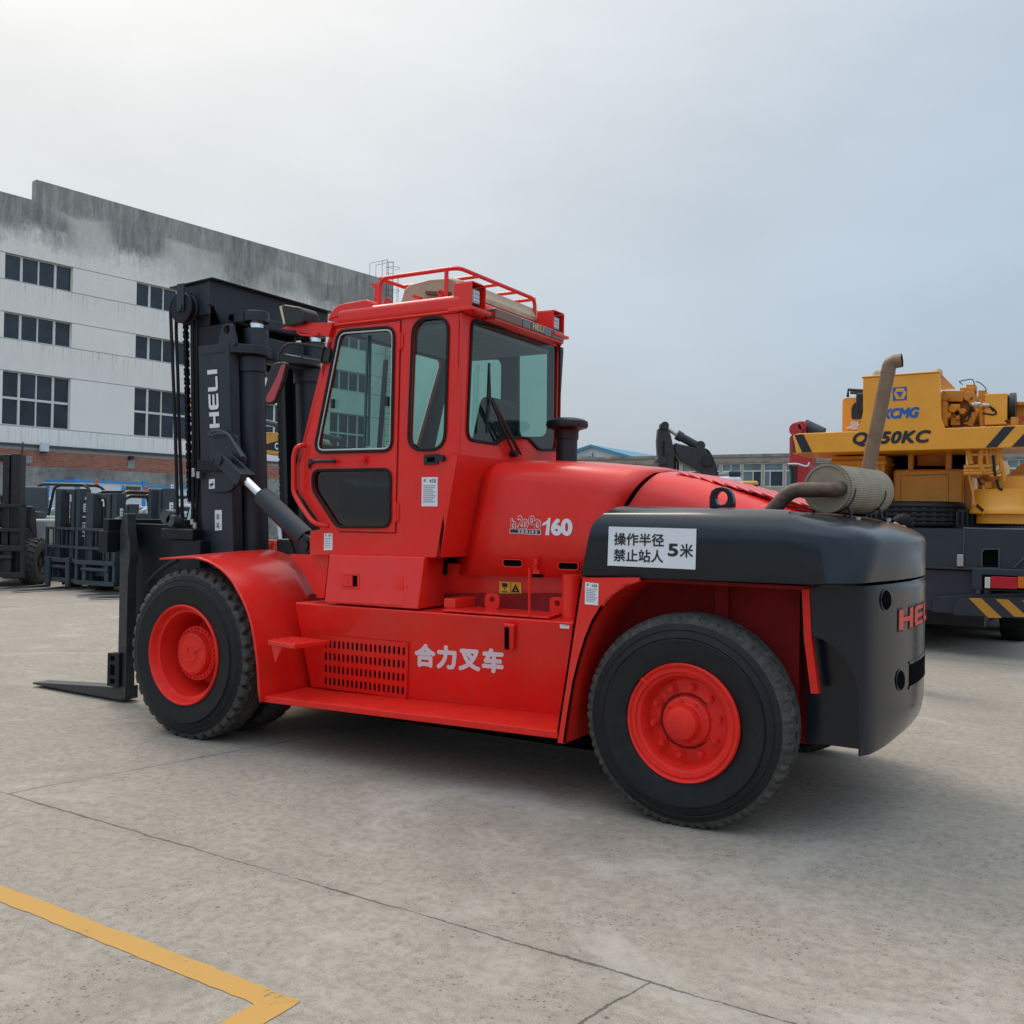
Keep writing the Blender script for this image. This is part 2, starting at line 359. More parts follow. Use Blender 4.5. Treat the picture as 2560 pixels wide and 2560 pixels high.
HELI = {'H': [[(0, 0), (.26, 0), (.26, .38), (.74, .38), (.74, 0), (1, 0), (1, 1), (.74, 1), (.74, .6), (.26, .6), (.26, 1), (0, 1)]],
        'E': [[(.18, 0), (1, 0), (1, .2), (.28, .2), (.28, .4), (.95, .4), (.95, .6), (.28, .6), (.28, .8), (1, .8), (1, 1), (.18, 1), (.05, .92), (0, .75), (0, .25), (.05, .08)]],
        'L': [[(.18, 0), (1, 0), (1, .2), (.28, .2), (.28, 1), (0, 1), (0, .25), (.05, .08)]], 'I': [[(0, 0), (1, 0), (1, 1), (0, 1)]]}
def heli(o, u, v, m, parent, thick=0.002, grow=0.0, curve=None):
    g = G(); x = 0; ws = {'H': .27, 'E': .27, 'L': .25, 'I': .075}; o, u, v = V(o), V(u), V(v); n = u.cross(v).normalized() * thick
    for ch in 'HELI':
        w = ws[ch]
        for lp in HELI[ch]:
            pts = [(x + a * w, b) for a, b in lp]
            P = [o + u * a + v * b + n for a, b in pts]
            if grow: P = inset(P, grow, n)
            if curve: P = [curve(p) for p in P]
            g.plate(P, [], n * 0.5)
        x += w + .045
    return g.build('lettering', m, parent, smooth=False)
# ================================================================== GROUND
def nodes(m): return m.node_tree
def conc():
    m = bpy.data.materials.new('yard_concrete'); m.use_nodes = True; t = m.node_tree; b = t.nodes['Principled BSDF']
    def N(ty, **k):
        n = t.nodes.new(ty)
        for a, c in k.items(): setattr(n, a, c)
        return n
    L = t.links.new
    co = N('ShaderNodeTexCoord')
    def noise(s, d=6, r=.6, src=None, dist=0):
        n = N('ShaderNodeTexNoise'); n.inputs['Scale'].default_value = s; n.inputs['Detail'].default_value = d; n.inputs['Roughness'].default_value = r; n.inputs['Distortion'].default_value = dist
        L(src or co.outputs['Object'], n.inputs['Vector']); return n.outputs['Fac']
    def rng(x, a, b_, c, d): n = N('ShaderNodeMapRange'); n.inputs[1].default_value, n.inputs[2].default_value, n.inputs[3].default_value, n.inputs[4].default_value = a, b_, c, d; L(x, n.inputs[0]); return n.outputs[0]
    def mixc(f, a, c):
        n = N('ShaderNodeMix', data_type='RGBA')
        if isinstance(f, float): n.inputs[0].default_value = f
        else: L(f, n.inputs[0])
        for i, v in ((6, a), (7, c)):
            if isinstance(v, tuple): n.inputs[i].default_value = (*v, 1)
            else: L(v, n.inputs[i])
        return n.outputs[2]
    def math(op, a, c=0.0, d=None):
        n = N('ShaderNodeMath', operation=op)
        for i, v in enumerate((a, c) if d is None else (a, c, d)):
            if isinstance(v, (int, float)): n.inputs[i].default_value = v
            else: L(v, n.inputs[i])
        return n.outputs[0]
    big = rng(noise(.45, 4), .35, .68, 0, 1); mid = rng(noise(2.6, 8, .65), .36, .66, 0, 1); fine = rng(noise(70, 4, .8), .38, .64, 0, 1); fine2 = rng(noise(210, 3, .8), .38, .64, 0, 1)
    c = mixc(big, (.305, .240, .176), (.362, .295, .226))
    c = mixc(mid, c, (.265, .210, .158)); 
    st = N('ShaderNodeMapping'); st.inputs['Scale'].default_value = (.9, 9, 1); st.inputs['Rotation'].default_value = (0, 0, .5); L(co.outputs['Object'], st.inputs[0])
    brush = rng(noise(1.6, 7, .7, st.outputs[0]), .50, .75, 0, .35); c = mixc(brush, c, (.50, .48, .44))
    fine0 = rng(noise(19, 5, .78), .44, .60, 0, 1); c = mixc(math('MULTIPLY', fine0, .85), c, (.14, .112, .086)); c = mixc(math('MULTIPLY', fine, .50), c, (.19, .17, .145)); c = mixc(math('MULTIPLY', fine2, .6), c, (.52, .45, .37))
    v = N('ShaderNodeTexVoronoi'); v.inputs['Scale'].default_value = 38; L(co.outputs['Object'], v.inputs['Vector'])
    pm = rng(noise(1.7, 5), .50, .66, 0, 1)
    pit = math('MULTIPLY', rng(v.outputs['Distance'], .12, .28, 1, 0), rng(noise(2.6, 6, .75), .46, .60, .10, 1)); c = mixc(math('MULTIPLY', pit, .8), c, (.07, .065, .06))
    v2 = N('ShaderNodeTexVoronoi'); v2.inputs['Scale'].default_value = 5.5; L(co.outputs['Object'], v2.inputs['Vector']); L(v2.outputs['Color'], (sx2 := N('ShaderNodeSeparateColor')).inputs[0])
    ch = math('MULTIPLY', rng(v2.outputs['Distance'], .03, .07, 1, 0), rng(sx2.outputs[0], .55, .6, 0, 1)); c = mixc(math('MULTIPLY', ch, .8), c, (.06, .055, .05))
    stain = rng(noise(.95, 6, .62, dist=.8), .57, .70, 0, .42); c = mixc(stain, c, (.20, .165, .13)); c = mixc(rng(noise(.7, 7, .7, dist=1.2), .56, .66, 0, .45), c, (.47, .42, .36)); c = mixc(math('MULTIPLY', rng(noise(12, 6, .8), .55, .68, 0, 1), rng(noise(1.1, 4), .45, .6, 0, .7)), c, (.14, .12, .10))
    # joints of the slabs, wandering slightly
    rot = N('ShaderNodeMapping'); rot.inputs['Location'].default_value = (0, 0, 0); rot.inputs['Rotation'].default_value = (0, 0, rad(1.34)); L(co.outputs['Object'], rot.inputs[0])
    sep = N('ShaderNodeSeparateXYZ'); L(rot.outputs[0], sep.inputs[0])
    wob = math('ADD', math('MULTIPLY', math('SUBTRACT', noise(2.2, 8, .75), .5), .07), math('MULTIPLY', math('SUBTRACT', noise(24, 5, .8), .5), .022))
    def joint(x, off, per):
        a = math('ADD', math('SUBTRACT', x, off), wob); q = math('PINGPONG', a, per / 2); return q
    jy = joint(sep.outputs['Y'], -1.357, 9.0); row = math('LESS_THAN', sep.outputs['Y'], -1.357); jx = joint(math('SUBTRACT', math('SUBTRACT', sep.outputs['X'], math('MULTIPLY', sep.outputs['Y'], .18)), math('MULTIPLY', row, 3.72)), .53, 14.0)
    d = math('MINIMUM', jy, jx); wd = rng(noise(2.0, 6, .7), .38, .62, .002, .0085)
    jm = math('LESS_THAN', d, wd); jm = math('MULTIPLY', jm, .72); halo = rng(d, 0, .08, .25, 0); c = mixc(halo, c, (.22, .195, .165)); c = mixc(jm, c, (.045, .042, .038))
    L(c, b.inputs['Base Color']); b.inputs['Roughness'].default_value = .85; b.inputs['Specular IOR Level'].default_value = .3
    h = math('SUBTRACT', math('ADD', math('MULTIPLY', fine, .35), math('MULTIPLY', mid, .5)), math('ADD', math('MULTIPLY', pit, .8), math('MULTIPLY', jm, 2.0)))
    bp = N('ShaderNodeBump'); bp.inputs['Strength'].default_value = .35; bp.inputs['Distance'].default_value = .006; L(h, bp.inputs['Height']); L(bp.outputs[0], b.inputs['Normal'])
    return m
M['conc'] = conc()
g = G(); g.quad((-600, -600, 0), (600, -600, 0), (600, 600, 0), (-600, 600, 0)); tag(g.build('ground', 'conc', smooth=False), kind='structure')
def worn():
    m = bpy.data.materials.new('worn_yellow_paint'); m.use_nodes = True; t = m.node_tree; b = t.nodes['Principled BSDF']; L = t.links.new
    co = t.nodes.new('ShaderNodeTexCoord'); n = t.nodes.new('ShaderNodeTexNoise'); n.inputs['Scale'].default_value = 55; n.inputs['Detail'].default_value = 6; n.inputs['Roughness'].default_value = .75; L(co.outputs['Object'], n.inputs['Vector'])
    n2 = t.nodes.new('ShaderNodeTexNoise'); n2.inputs['Scale'].default_value = 4; n2.inputs['Detail'].default_value = 5; L(co.outputs['Object'], n2.inputs['Vector'])
    a = t.nodes.new('ShaderNodeMath'); a.operation = 'ADD'; L(n.outputs['Fac'], a.inputs[0]); L(n2.outputs['Fac'], a.inputs[1])
    r = t.nodes.new('ShaderNodeMapRange'); r.inputs[1].default_value = 1.06; r.inputs[2].default_value = 1.34; L(a.outputs[0], r.inputs[0])
    mx = t.nodes.new('ShaderNodeMix'); mx.data_type = 'RGBA'; mx.inputs[6].default_value = (.50, .265, .058, 1); mx.inputs[7].default_value = (.36, .235, .10, 1); L(r.outputs[0], mx.inputs[0]); L(mx.outputs[2], b.inputs['Base Color']); b.inputs['Roughness'].default_value = .8
    r2 = t.nodes.new('ShaderNodeMapRange'); r2.inputs[1].default_value = 1.17; r2.inputs[2].default_value = 1.26; r2.inputs[3].default_value = 1.0; r2.inputs[4].default_value = .15; L(a.outputs[0], r2.inputs[0])
    L(r2.outputs[0], b.inputs['Alpha'])
    return m
M['yline'] = worn()
def P0(k, x, y): p = PZ(k, x, y, 0); return V((p.x, p.y, .0022))
a0, a1, c0, c1, l0, l1 = P0('M', 0, 1670), P0('M', 0, 1702), P0('M', 568, 1890), P0('M', 480, 1895), P0('M', 423, 1932), P0('M', 530, 1915)
g = G(); d0 = (a0 - c0) * 4; rim = random.Random(3)
def rag(p, q, n):
    return [p + (q - p) * (i / n) + V((rim.uniform(-.003, .003), rim.uniform(-.004, .004), 0)) for i in range(n + 1)]
U = rag(c0, a0 + d0, 160); Lw = rag(c1, a1 + d0 + V((0, 0, 0)), 160)
for i in range(160): g.quad(U[i], U[i + 1], Lw[i + 1], Lw[i])
dn = V((-.012, -1, 0)); R1 = rag(c0, c0 + dn * 5, 120); R2 = rag(c1, c1 + dn * 5, 120)
for i in range(120): g.quad(R1[i], Lw[0] if i == 0 else R2[i], R2[i + 1], R1[i + 1])
o = g.build('parking_line', 'yline', smooth=False); tag(o, kind='structure')
# ================================================================== WHITE FACTORY BUILDING ON THE LEFT
BO = V((-33.3, 18.9, 0)); BE = V((.124, .992, 0)).normalized(); BNr = V((BE.y, -BE.x, 0))
def fp(s, z, d=0.0): return BO + BE * s + BNr * d + V((0, 0, z))
def wallmat():
    m = bpy.data.materials.new('stained_white_render'); m.use_nodes = True; t = m.node_tree; b = t.nodes['Principled BSDF']; L = t.links.new
    co = t.nodes.new('ShaderNodeTexCoord')
    rot = t.nodes.new('ShaderNodeMapping'); rot.vector_type = 'TEXTURE'; rot.inputs['Location'].default_value = BO; rot.inputs['Rotation'].default_value = (0, 0, math.atan2(BE.y, BE.x)); L(co.outputs['Object'], rot.inputs[0])
    sep = t.nodes.new('ShaderNodeSeparateXYZ'); L(rot.outputs[0], sep.inputs[0])
    def noise(scale, s, d=7, r=.65):
        mp_ = t.nodes.new('ShaderNodeMapping'); mp_.inputs['Scale'].default_value = scale; L(rot.outputs[0], mp_.inputs[0])
        n = t.nodes.new('ShaderNodeTexNoise'); n.inputs['Scale'].default_value = s; n.inputs['Detail'].default_value = d; n.inputs['Roughness'].default_value = r; L(mp_.outputs[0], n.inputs['Vector']); return n.outputs['Fac']
    def rng(x, a, b_, c, d): n = t.nodes.new('ShaderNodeMapRange'); n.inputs[1].default_value, n.inputs[2].default_value, n.inputs[3].default_value, n.inputs[4].default_value = a, b_, c, d; L(x, n.inputs[0]); return n.outputs[0]
    def mth(op, a, c):
        n = t.nodes.new('ShaderNodeMath'); n.operation = op
        for i, v in enumerate((a, c)):
            if isinstance(v, (int, float)): n.inputs[i].default_value = v
            else: L(v, n.inputs[i])
        return n.outputs[0]
    def mixc(f, a, c):
        n = t.nodes.new('ShaderNodeMix'); n.data_type = 'RGBA'; L(f, n.inputs[0]) if not isinstance(f, float) else None
        for i, v in ((6, a), (7, c)):
            if isinstance(v, tuple): n.inputs[i].default_value = (*v, 1)
            else: L(v, n.inputs[i])
        return n.outputs[2]
    z = sep.outputs['Z']
    streak = noise((1.0, 1, .16), 2.6, 8, .7); blot = noise((.28, 1, .55), 1.0, 5, .55); blot2 = noise((.16, 1, .2), 1.3, 2, .3); patch = noise((1, 1, .35), 1.1, 7)
    c = mixc(rng(patch, .35, .65, 0, 1), (.71, .655, .58), (.81, .76, .69))
    c = mixc(mth('MULTIPLY', rng(z, 5.0, 7.5, 0, 1), .55), (.84, .80, .745), c)
    # upper band of soot: boundary height wanders, cut by big blocks of newer render
    edge = mth('ADD', mth('MULTIPLY', mth('SUBTRACT', blot, .5), 2.6), mth('ADD', mth('MULTIPLY', mth('SUBTRACT', streak, .5), 2.0), mth('MULTIPLY', mth('SUBTRACT', noise((1, 1, .5), 5, 7, .75), .5), 1.4)))
    band = rng(mth('ADD', z, edge), 12.5, 13.35, 0, 1)
    blk = rng(blot2, .44, .54, .45, 1)
    soot = mth('MULTIPLY', band, blk); soot = mth('MAXIMUM', soot, rng(mth('ADD', z, mth('MULTIPLY', edge, .35)), 14.0, 14.5, 0, .92))
    dk = mixc(rng(streak, .38, .62, 0, 1), (.135, .13, .125), (.33, .32, .30)); dk = mixc(rng(noise((1.2, 1, .35), 7, 7, .75), .48, .66, 0, .75), dk, (.09, .09, .088))
    c = mixc(mth('MULTIPLY', soot, .9), c, dk)
    spk = rng(noise((1.3, 1, .5), 9, 6, .75), .56, .68, 0, 1); c = mixc(mth('MULTIPLY', mth('MULTIPLY', spk, rng(z, 9.0, 13.5, .10, .7)), .8), c, (.17, .17, .165))
    # short runs of dirt under the sills
    for zs in (11.02, 8.6, 5.03):
        below = mth('MULTIPLY', rng(z, zs - 1.1, zs, 0, 1), mth('LESS_THAN', z, zs)); c = mixc(mth('MULTIPLY', mth('MULTIPLY', below, rng(noise((3.0, 1, .12), 3.2, 6, .7), .52, .66, 0, 1)), .6), c, (.24, .235, .22))
    for zj in (12.13, 11.03, 9.70, 8.60, 7.28, 5.02):
        j = mth('LESS_THAN', mth('ABSOLUTE', mth('SUBTRACT', z, zj)), .014) if False else None
        n = t.nodes.new('ShaderNodeMath'); n.operation = 'ABSOLUTE'; L(mth('SUBTRACT', z, zj), n.inputs[0]); c = mixc(mth('MULTIPLY', mth('LESS_THAN', n.outputs[0], .018), .75), c, (.13, .13, .13))
    L(c, b.inputs['Base Color']); b.inputs['Roughness'].default_value = .9; b.inputs['Specular IOR Level'].default_value = .2
    return m
M['wall'] = wallmat()
BT = thing('factory_building', 'weathered white factory building with rows of dark windows and soot stained parapet', 'building', fp(5, 0))
ZB, ZP0, ZP1, SE = 4.30, 14.585, 15.485, 22.45
rows = [(11.03, 12.13), (8.60, 9.70), (5.03, 7.28)]; cols = [(-17.6 + 5.885 * i, -17.6 + 5.885 * i + 2.87) for i in range(7)]
cols = [(a, b) for a, b in cols if b < SE - .4]
g = G(); S0 = -30
hs = [[fp(a, z0), fp(b, z0), fp(b, z1), fp(a, z1)] for a, b in cols for z0, z1 in rows]
g.plate([fp(S0, ZB), fp(SE, ZB), fp(SE, ZP1), fp(1.27, ZP1), fp(1.27, ZP0), fp(S0, ZP0)], hs, -BNr * .22)
g.hexa([fp(SE - .22, ZB, -.22), fp(SE, ZB, -.22), fp(SE, ZB, -14), fp(SE - .22, ZB, -14), fp(SE - .22, ZP1, -.22), fp(SE, ZP1, -.22), fp(SE, ZP1, -14), fp(SE - .22, ZP1, -14)])
g.hexa([fp(S0, 13.6, -.22), fp(SE - .22, 13.6, -.22), fp(SE - .22, 13.6, -14), fp(S0, 13.6, -14), fp(S0, 13.8, -.22), fp(SE - .22, 13.8, -.22), fp(SE - .22, 13.8, -14), fp(S0, 13.8, -14)])
g.hexa([fp(1.27, ZP0 - .5, -.22), fp(1.49, ZP0 - .5, -.22), fp(1.49, ZP0 - .5, -.4), fp(1.27, ZP0 - .5, -.4), fp(1.27, ZP1, -.22), fp(1.49, ZP1, -.22), fp(1.49, ZP1, -.4), fp(1.27, ZP1, -.4)])
wl = g.build('wall', 'wall', BT, smooth=False)
g = G(); g.hexa([fp(S0, ZB - .10, .10), fp(SE, ZB - .10, .10), fp(SE, ZB - .10, -.3), fp(S0, ZB - .10, -.3), fp(S0, ZB, .10), fp(SE, ZB, .10), fp(SE, ZB, -.3), fp(S0, ZB, -.3)]); g.build('cornice', 'cgrey2', BT, smooth=False)
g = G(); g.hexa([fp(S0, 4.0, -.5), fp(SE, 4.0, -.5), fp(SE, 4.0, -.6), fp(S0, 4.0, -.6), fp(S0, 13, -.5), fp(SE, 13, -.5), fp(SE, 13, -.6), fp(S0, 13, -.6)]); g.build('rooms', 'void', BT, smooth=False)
def fbar(g, s0, s1, z0, z1, d0, d1): g.hexa([fp(s0, z0, d1), fp(s1, z0, d1), fp(s1, z0, d0), fp(s0, z0, d0), fp(s0, z1, d1), fp(s1, z1, d1), fp(s1, z1, d0), fp(s0, z1, d0)])
for a, b in cols:
    for ri, (z0, z1) in enumerate(rows):
        g = G(); w = (b - a) / 4; t_ = .035
        fbar(g, a, b, z0 + .001, z0 + .05, -.20, -.10); fbar(g, a, b, z1 - .04, z1 - .001, -.20, -.10)
        for i in range(5): s = a + w * i; h = .05 if i in (0, 1, 3) else .028; fbar(g, max(a + .001, s - h), min(b - .001, s + h), z0 + .05, z1 - .04, -.20, -.115)
        if ri == 2: zm = z0 + 1.14; fbar(g, a + .05, b - .05, zm - .05, zm + .05, -.19, -.11)
        fr_ = g.build('window', 'framewh', BT, smooth=False)
        g = G(); rr = random.Random(int(a * 10) + ri)
        for i in range(4):
            for (q0, q1) in ([(z0, z1)] if ri < 2 else [(z0, z0 + 1.14), (z0 + 1.14, z1)]):
                d = -.17 + rr.uniform(-.004, .004); g.quad(fp(a + w * i, q0, d + rr.uniform(-.006, .006)), fp(a + w * (i + 1), q0, d), fp(a + w * (i + 1), q1, d + rr.uniform(-.006, .006)), fp(a + w * i, q1, d))
        g.build('pane', 'pane', fr_, smooth=False)
# roof ladder with cage at the far end
g = G(); s = 21.9
for ds in (-.25, .25): g.tube([fp(s + ds, 5.5, .25), fp(s + ds, ZP1 + 1.1, .25)], .018, 6)
for i in range(34): g.tube([fp(s - .25, 5.6 + i * .33, .25), fp(s + .25, 5.6 + i * .33, .25)], .012, 5)
for i in range(7):
    z = 8 + i * 1.35; g.tube([fp(s + .38 * cos(t * pi / 6) * 1.0, z, .25 + .7 * sin(t * pi / 6)) for t in range(7)], .012, 5)
for ds, dd in ((-.35, .5), (.35, .5), (0, .95)): g.tube([fp(s + ds, 8, .25 + dd - .25), fp(s + ds, ZP1 + .2, .25 + dd - .25)], .012, 5)
for dd in (.25, -.8): g.tube([fp(s - .25, ZP1 + 1.1, .25), fp(s - .25, ZP1 + 1.1, dd - .4), fp(s - .25, ZP1, dd - .4)], .014, 5); g.tube([fp(s + .25, ZP1 + 1.1, .25), fp(s + .25, ZP1 + 1.1, dd - .4), fp(s + .25, ZP1, dd - .4)], .014, 5)
g.build('ladder', 'cgrey2', BT, smooth=False)
# ---- brick wall on a concrete base below it
def brickmat():
    m = bpy.data.materials.new('red_brickwork'); m.use_nodes = True; t = m.node_tree; b = t.nodes['Principled BSDF']; L = t.links.new
    co = t.nodes.new('ShaderNodeTexCoord'); rot = t.nodes.new('ShaderNodeMapping'); rot.vector_type = 'TEXTURE'; rot.inputs['Location'].default_value = BO; rot.inputs['Rotation'].default_value = (0, 0, math.atan2(BE.y, BE.x)); L(co.outputs['Object'], rot.inputs[0])
    sw = t.nodes.new('ShaderNodeSeparateXYZ'); L(rot.outputs[0], sw.inputs[0]); cb = t.nodes.new('ShaderNodeCombineXYZ'); L(sw.outputs['X'], cb.inputs[0]); L(sw.outputs['Z'], cb.inputs[1])
    br = t.nodes.new('ShaderNodeTexBrick'); br.inputs['Color1'].default_value = (.40, .135, .078, 1); br.inputs['Color2'].default_value = (.25, .078, .048, 1); br.inputs['Mortar'].default_value = (.31, .20, .15, 1)
    br.inputs['Scale'].default_value = 1; br.inputs['Brick Width'].default_value = .26; br.inputs['Row Height'].default_value = .075; br.inputs['Mortar Size'].default_value = .010; L(cb.outputs[0], br.inputs['Vector'])
    n = t.nodes.new('ShaderNodeTexNoise'); n.inputs['Scale'].default_value = 7; n.inputs['Detail'].default_value = 7; n.inputs['Roughness'].default_value = .75; L(rot.outputs[0], n.inputs['Vector'])
    r = t.nodes.new('ShaderNodeMapRange'); r.inputs[1].default_value = .50; r.inputs[2].default_value = .70; r.inputs[4].default_value = .55; L(n.outputs['Fac'], r.inputs[0])
    mx = t.nodes.new('ShaderNodeMix'); mx.data_type = 'RGBA'; L(br.outputs['Color'], mx.inputs[6]); mx.inputs[7].default_value = (.46, .20, .13, 1); L(r.outputs[0], mx.inputs[0]); L(mx.outputs[2], b.inputs['Base Color']); b.inputs['Roughness'].default_value = .92
    return m
M['brick'] = brickmat()
M['oldconc'] = mat('old_concrete', (.25, .24, .215), .92, var=.4, vscale=.8, dirt=((.035, .036, .03), 1.0), bump=.3, bscale=8)
M['render'] = mat('grey_render', (.30, .29, .275), .9, var=.15, vscale=1.5)
BW = thing('boundary_wall', 'red brick wall on a mossy concrete base below the white factory', 'wall', fp(5, 0, .1))
zb_, zt2 = 3.36, ZB - .10
g = G(); g.hexa([fp(S0, zb_, .04), fp(SE + 20, zb_, .04), fp(SE + 20, zb_, -.26), fp(S0, zb_, -.26), fp(S0, zt2 - .14, .04), fp(SE + 20, zt2 - .14, .04), fp(SE + 20, zt2 - .14, -.26), fp(S0, zt2 - .14, -.26)]); g.build('brick_panel', 'brick', BW, smooth=False)
g = G(); g.hexa([fp(S0, zt2 - .14, .042), fp(SE + 20, zt2 - .14, .042), fp(SE + 20, zt2 - .14, -.26), fp(S0, zt2 - .14, -.26), fp(S0, zt2, .042), fp(SE + 20, zt2, .042), fp(SE + 20, zt2, -.26), fp(S0, zt2, -.26)]); g.build('render_band', 'render', BW, smooth=False)
g = G(); g.hexa([fp(S0, 0, .30), fp(SE + 20, 0, .30), fp(SE + 20, 0, -.26), fp(S0, 0, -.26), fp(S0, zb_, .06), fp(SE + 20, zb_, .06), fp(SE + 20, zb_, -.26), fp(S0, zb_, -.26)])
for i in range(60): s = S0 + .6 + i * 1.2; g.hexa([fp(s, zb_ - .66, .1), fp(s + .14, zb_ - .66, .1), fp(s + .14, zb_ - .66, .05), fp(s, zb_ - .66, .05), fp(s, zb_ - .56, .1), fp(s + .14, zb_ - .56, .1), fp(s + .14, zb_ - .56, .05), fp(s, zb_ - .56, .05)])
g.build('concrete_base', 'oldconc', BW, smooth=False)
def fpx(k, x, y, d=.045): p = PN(k, x, y, fp(0, 0, d), BNr); return p
g = G()
for q in (((130, 345), (352, 345), (355, 265), (135, 250)), ((1400, 400), (1478, 405), (1470, 290), (1412, 285))): g.prism([fpx('B1', x, y) for x, y in q], BNr * .02)
g.build('render_patch', 'render', BW, smooth=False)
g = G(); g.tube([fpx('B1', 252, 110, .08), fpx('B1', 246, 245, .08)], .03, 6); g.tube([fpx('B1', 205, 245, .1), fpx('B1', 270, 250, .1)], .03, 6); g.build('drain_pipe', 'rust', BW)
FLT = tag(bpy.data.objects.new('floodlight', None), 'small white floodlight fixed to the brick wall under the factory', 'lamp'); COL.objects.link(FLT); FLT.location = fpx('B1', 480, 180)
g = G(); p = fpx('B1', 482, 160, .2); g.box(p.x - .05, p.x + .12, p.y - .18, p.y + .18, p.z - .22, p.z + .2); g.build('lamp_body', 'fwhite', FLT, bevel=.03)
g = G(); g.bar(fpx('B1', 480, 130, .03), fpx('B1', 482, 200, .25), .06, .06); p = fpx('B1', 478, 200, .2); g.box(p.x - .05, p.x + .1, p.y - .1, p.y + .1, p.z - .12, p.z); g.build('lamp_bracket', 'black', FLT)
g = G(); p = fpx('B1', 1435, 283, .15); 
cmr = thing('security_camera', 'small dark bracket lamp on the brick wall above the container cabins', 'lamp', p)
g.box(p.x - .06, p.x + .12, p.y - .1, p.y + .1, p.z - .08, p.z + .08); g.bar(p, p + V((-.15, 0, -.12)), .05, .05); g.build('housing', 'black', cmr, bevel=.01)
# ================================================================== THE BIG RED FORKLIFT (x: towards its rear, y: away from the camera)
T = thing('heavy_forklift', 'large red heavy forklift with cab, black mast and dark grey counterweight in the foreground', 'forklift', (0, 0, 0))
YC = 1.2
def tyre(o, R, w, rin, style, parent, toe=0.0, flip=1):
    """pneumatic tyre: outer sidewall at o, axis +y*flip"""
    g = G(); b = g.b; n = 240 if style == 'lug' else 264
    s = R - rin
    prof = [(rin, .035), (rin + .06 * s, .012), (rin + .25 * s, .002), (rin + .5 * s, -.004), (R - .125, .004), (R - .120, .009), (R - .113, .006), (R - .085, .016), (R - .080, .022), (R - .074, .020), (R - .045, .032)]
    tr = [(R - .012, .046), (R - .002, .062), (R, .078), (R, .095), (R + .001, .112), (R + .001, .130), (R + .002, w / 2 - .012)]
    half = prof + tr
    full = half + [(r, w - h) for r, h in half[::-1]]
    ax = V((-sin(toe) * flip, cos(toe) * flip, 0)); ex = V((cos(toe), sin(toe), 0)); o = V(o)
    rings = []
    for j, (r, h) in enumerate(full):
        ring = []
        side = 0 if h < w / 2 else 1; jj = min(j, len(full) - 1 - j)
        for k in range(n):
            th = 2 * pi * k / n; rr = r; hh = h
            if jj >= len(prof):
                q = jj - len(prof)
                if style == 'lug':
                    ph = (k + side * 3) % 6
                    if q <= 2 and ph in (0, 1): rr -= .032 if q else .022
                    if q in (4,) : rr -= .010 if ((k // 3) % 2) else .0
                    if q == 6: rr -= .008
                else:
                    ph = (k + side * 2) % 4
                    if q <= 1 and ph == 0: rr -= .015
                    if q <= 1 and (k // 4) % 2 == 0 and ph == 1: rr -= .012
                    if q in (3, 5): hh += (.010 if (k // 3) % 2 else -.010); rr -= .016
            elif jj == len(prof) - 1 and style == 'lug' and ((k + side * 3) % 6 in (0,)): rr -= .006
            ring.append(b.verts.new(o + ax * hh + ex * (rr * cos(th)) + V((0, 0, rr * sin(th)))))
        rings.append(ring)
    for j, (a, c) in enumerate(zip(rings, rings[1:])):
        jj = min(j, len(full) - 2 - j); g.mi = 1 if jj >= len(prof) - 1 else 0
        for k in range(n): g._f([a[k], a[(k + 1) % n], c[(k + 1) % n], c[k]])
    return g.build('tyre', ['tyre', 'tread'], parent, ang=28)
def bolts(g, cen, ax, ex, R, r, h, n, ph=0.0, hexn=6):
    for k in range(n):
        th = 2 * pi * k / n + ph; p = V(cen) + V(ex) * (R * cos(th)) + V((0, 0, 1)) * (R * sin(th)); g.cyl(p, p + V(ax) * h, r, hexn)
AXo = V((0, -1, 0)); EX = V((1, 0, 0))
ZF, RF, RIMF = .563, .575, .333
def front_wheel(y, out):
    """out=-1: outer face towards the camera"""
    o = V((0, y, ZF)); a = V((0, out, 0))
    g = G(); g.lathe([(RIMF - .012, -.030), (RIMF + .003, -.018), (RIMF + .004, -.004), (RIMF - .004, .004), (RIMF - .014, -.002), (RIMF - .022, -.02), (RIMF - .032, -.045), (RIMF - .050, -.052), (RIMF - .055, -.10), (RIMF - .075, -.20), (RIMF - .085, -.31), (.20, -.32)], o, a, 72)
    w = g.build('wheel', 'redm', T)
    tyre((0, y if out < 0 else y, ZF), RF, .30, RIMF - .008, 'lug', w, flip=-out)
    return w
def planet_hub(y, out, w):
    g = G(); o = V((0, y, ZF)); a = V((0, out, 0))
    g.lathe([(.19, -.30), (.172, -.27), (.172, -.150), (.183, -.148), (.183, -.122), (.150, -.120), (.143, -.100), (.138, -.082), (.122, -.076), (.118, -.080), (.060, -.079), (.056, -.074), (.045, -.074), (.042, -.079), (0, -.079)], o, a, 56)
    bolts(g, o + a * -.122, a, EX, .168, .0085, .012, 30)
    g.cyl(o + a * -.08 + V((.035, 0, .012)), o + a * -.066 + V((.035, 0, .012)), .013, 6)
    g.bar(o + a * -.076 + V((.045, 0, .015)), o + a * -.076 + V((.085, 0, .045)), .004, .004)
    return g.build('hub', 'redm', w, ang=30)
w = front_wheel(.0, -1); planet_hub(0.0, -1, w)
front_wheel(.36, -1)
w = front_wheel(2 * YC, 1); planet_hub(2 * YC, 1, w)
front_wheel(2 * YC - .36, 1)
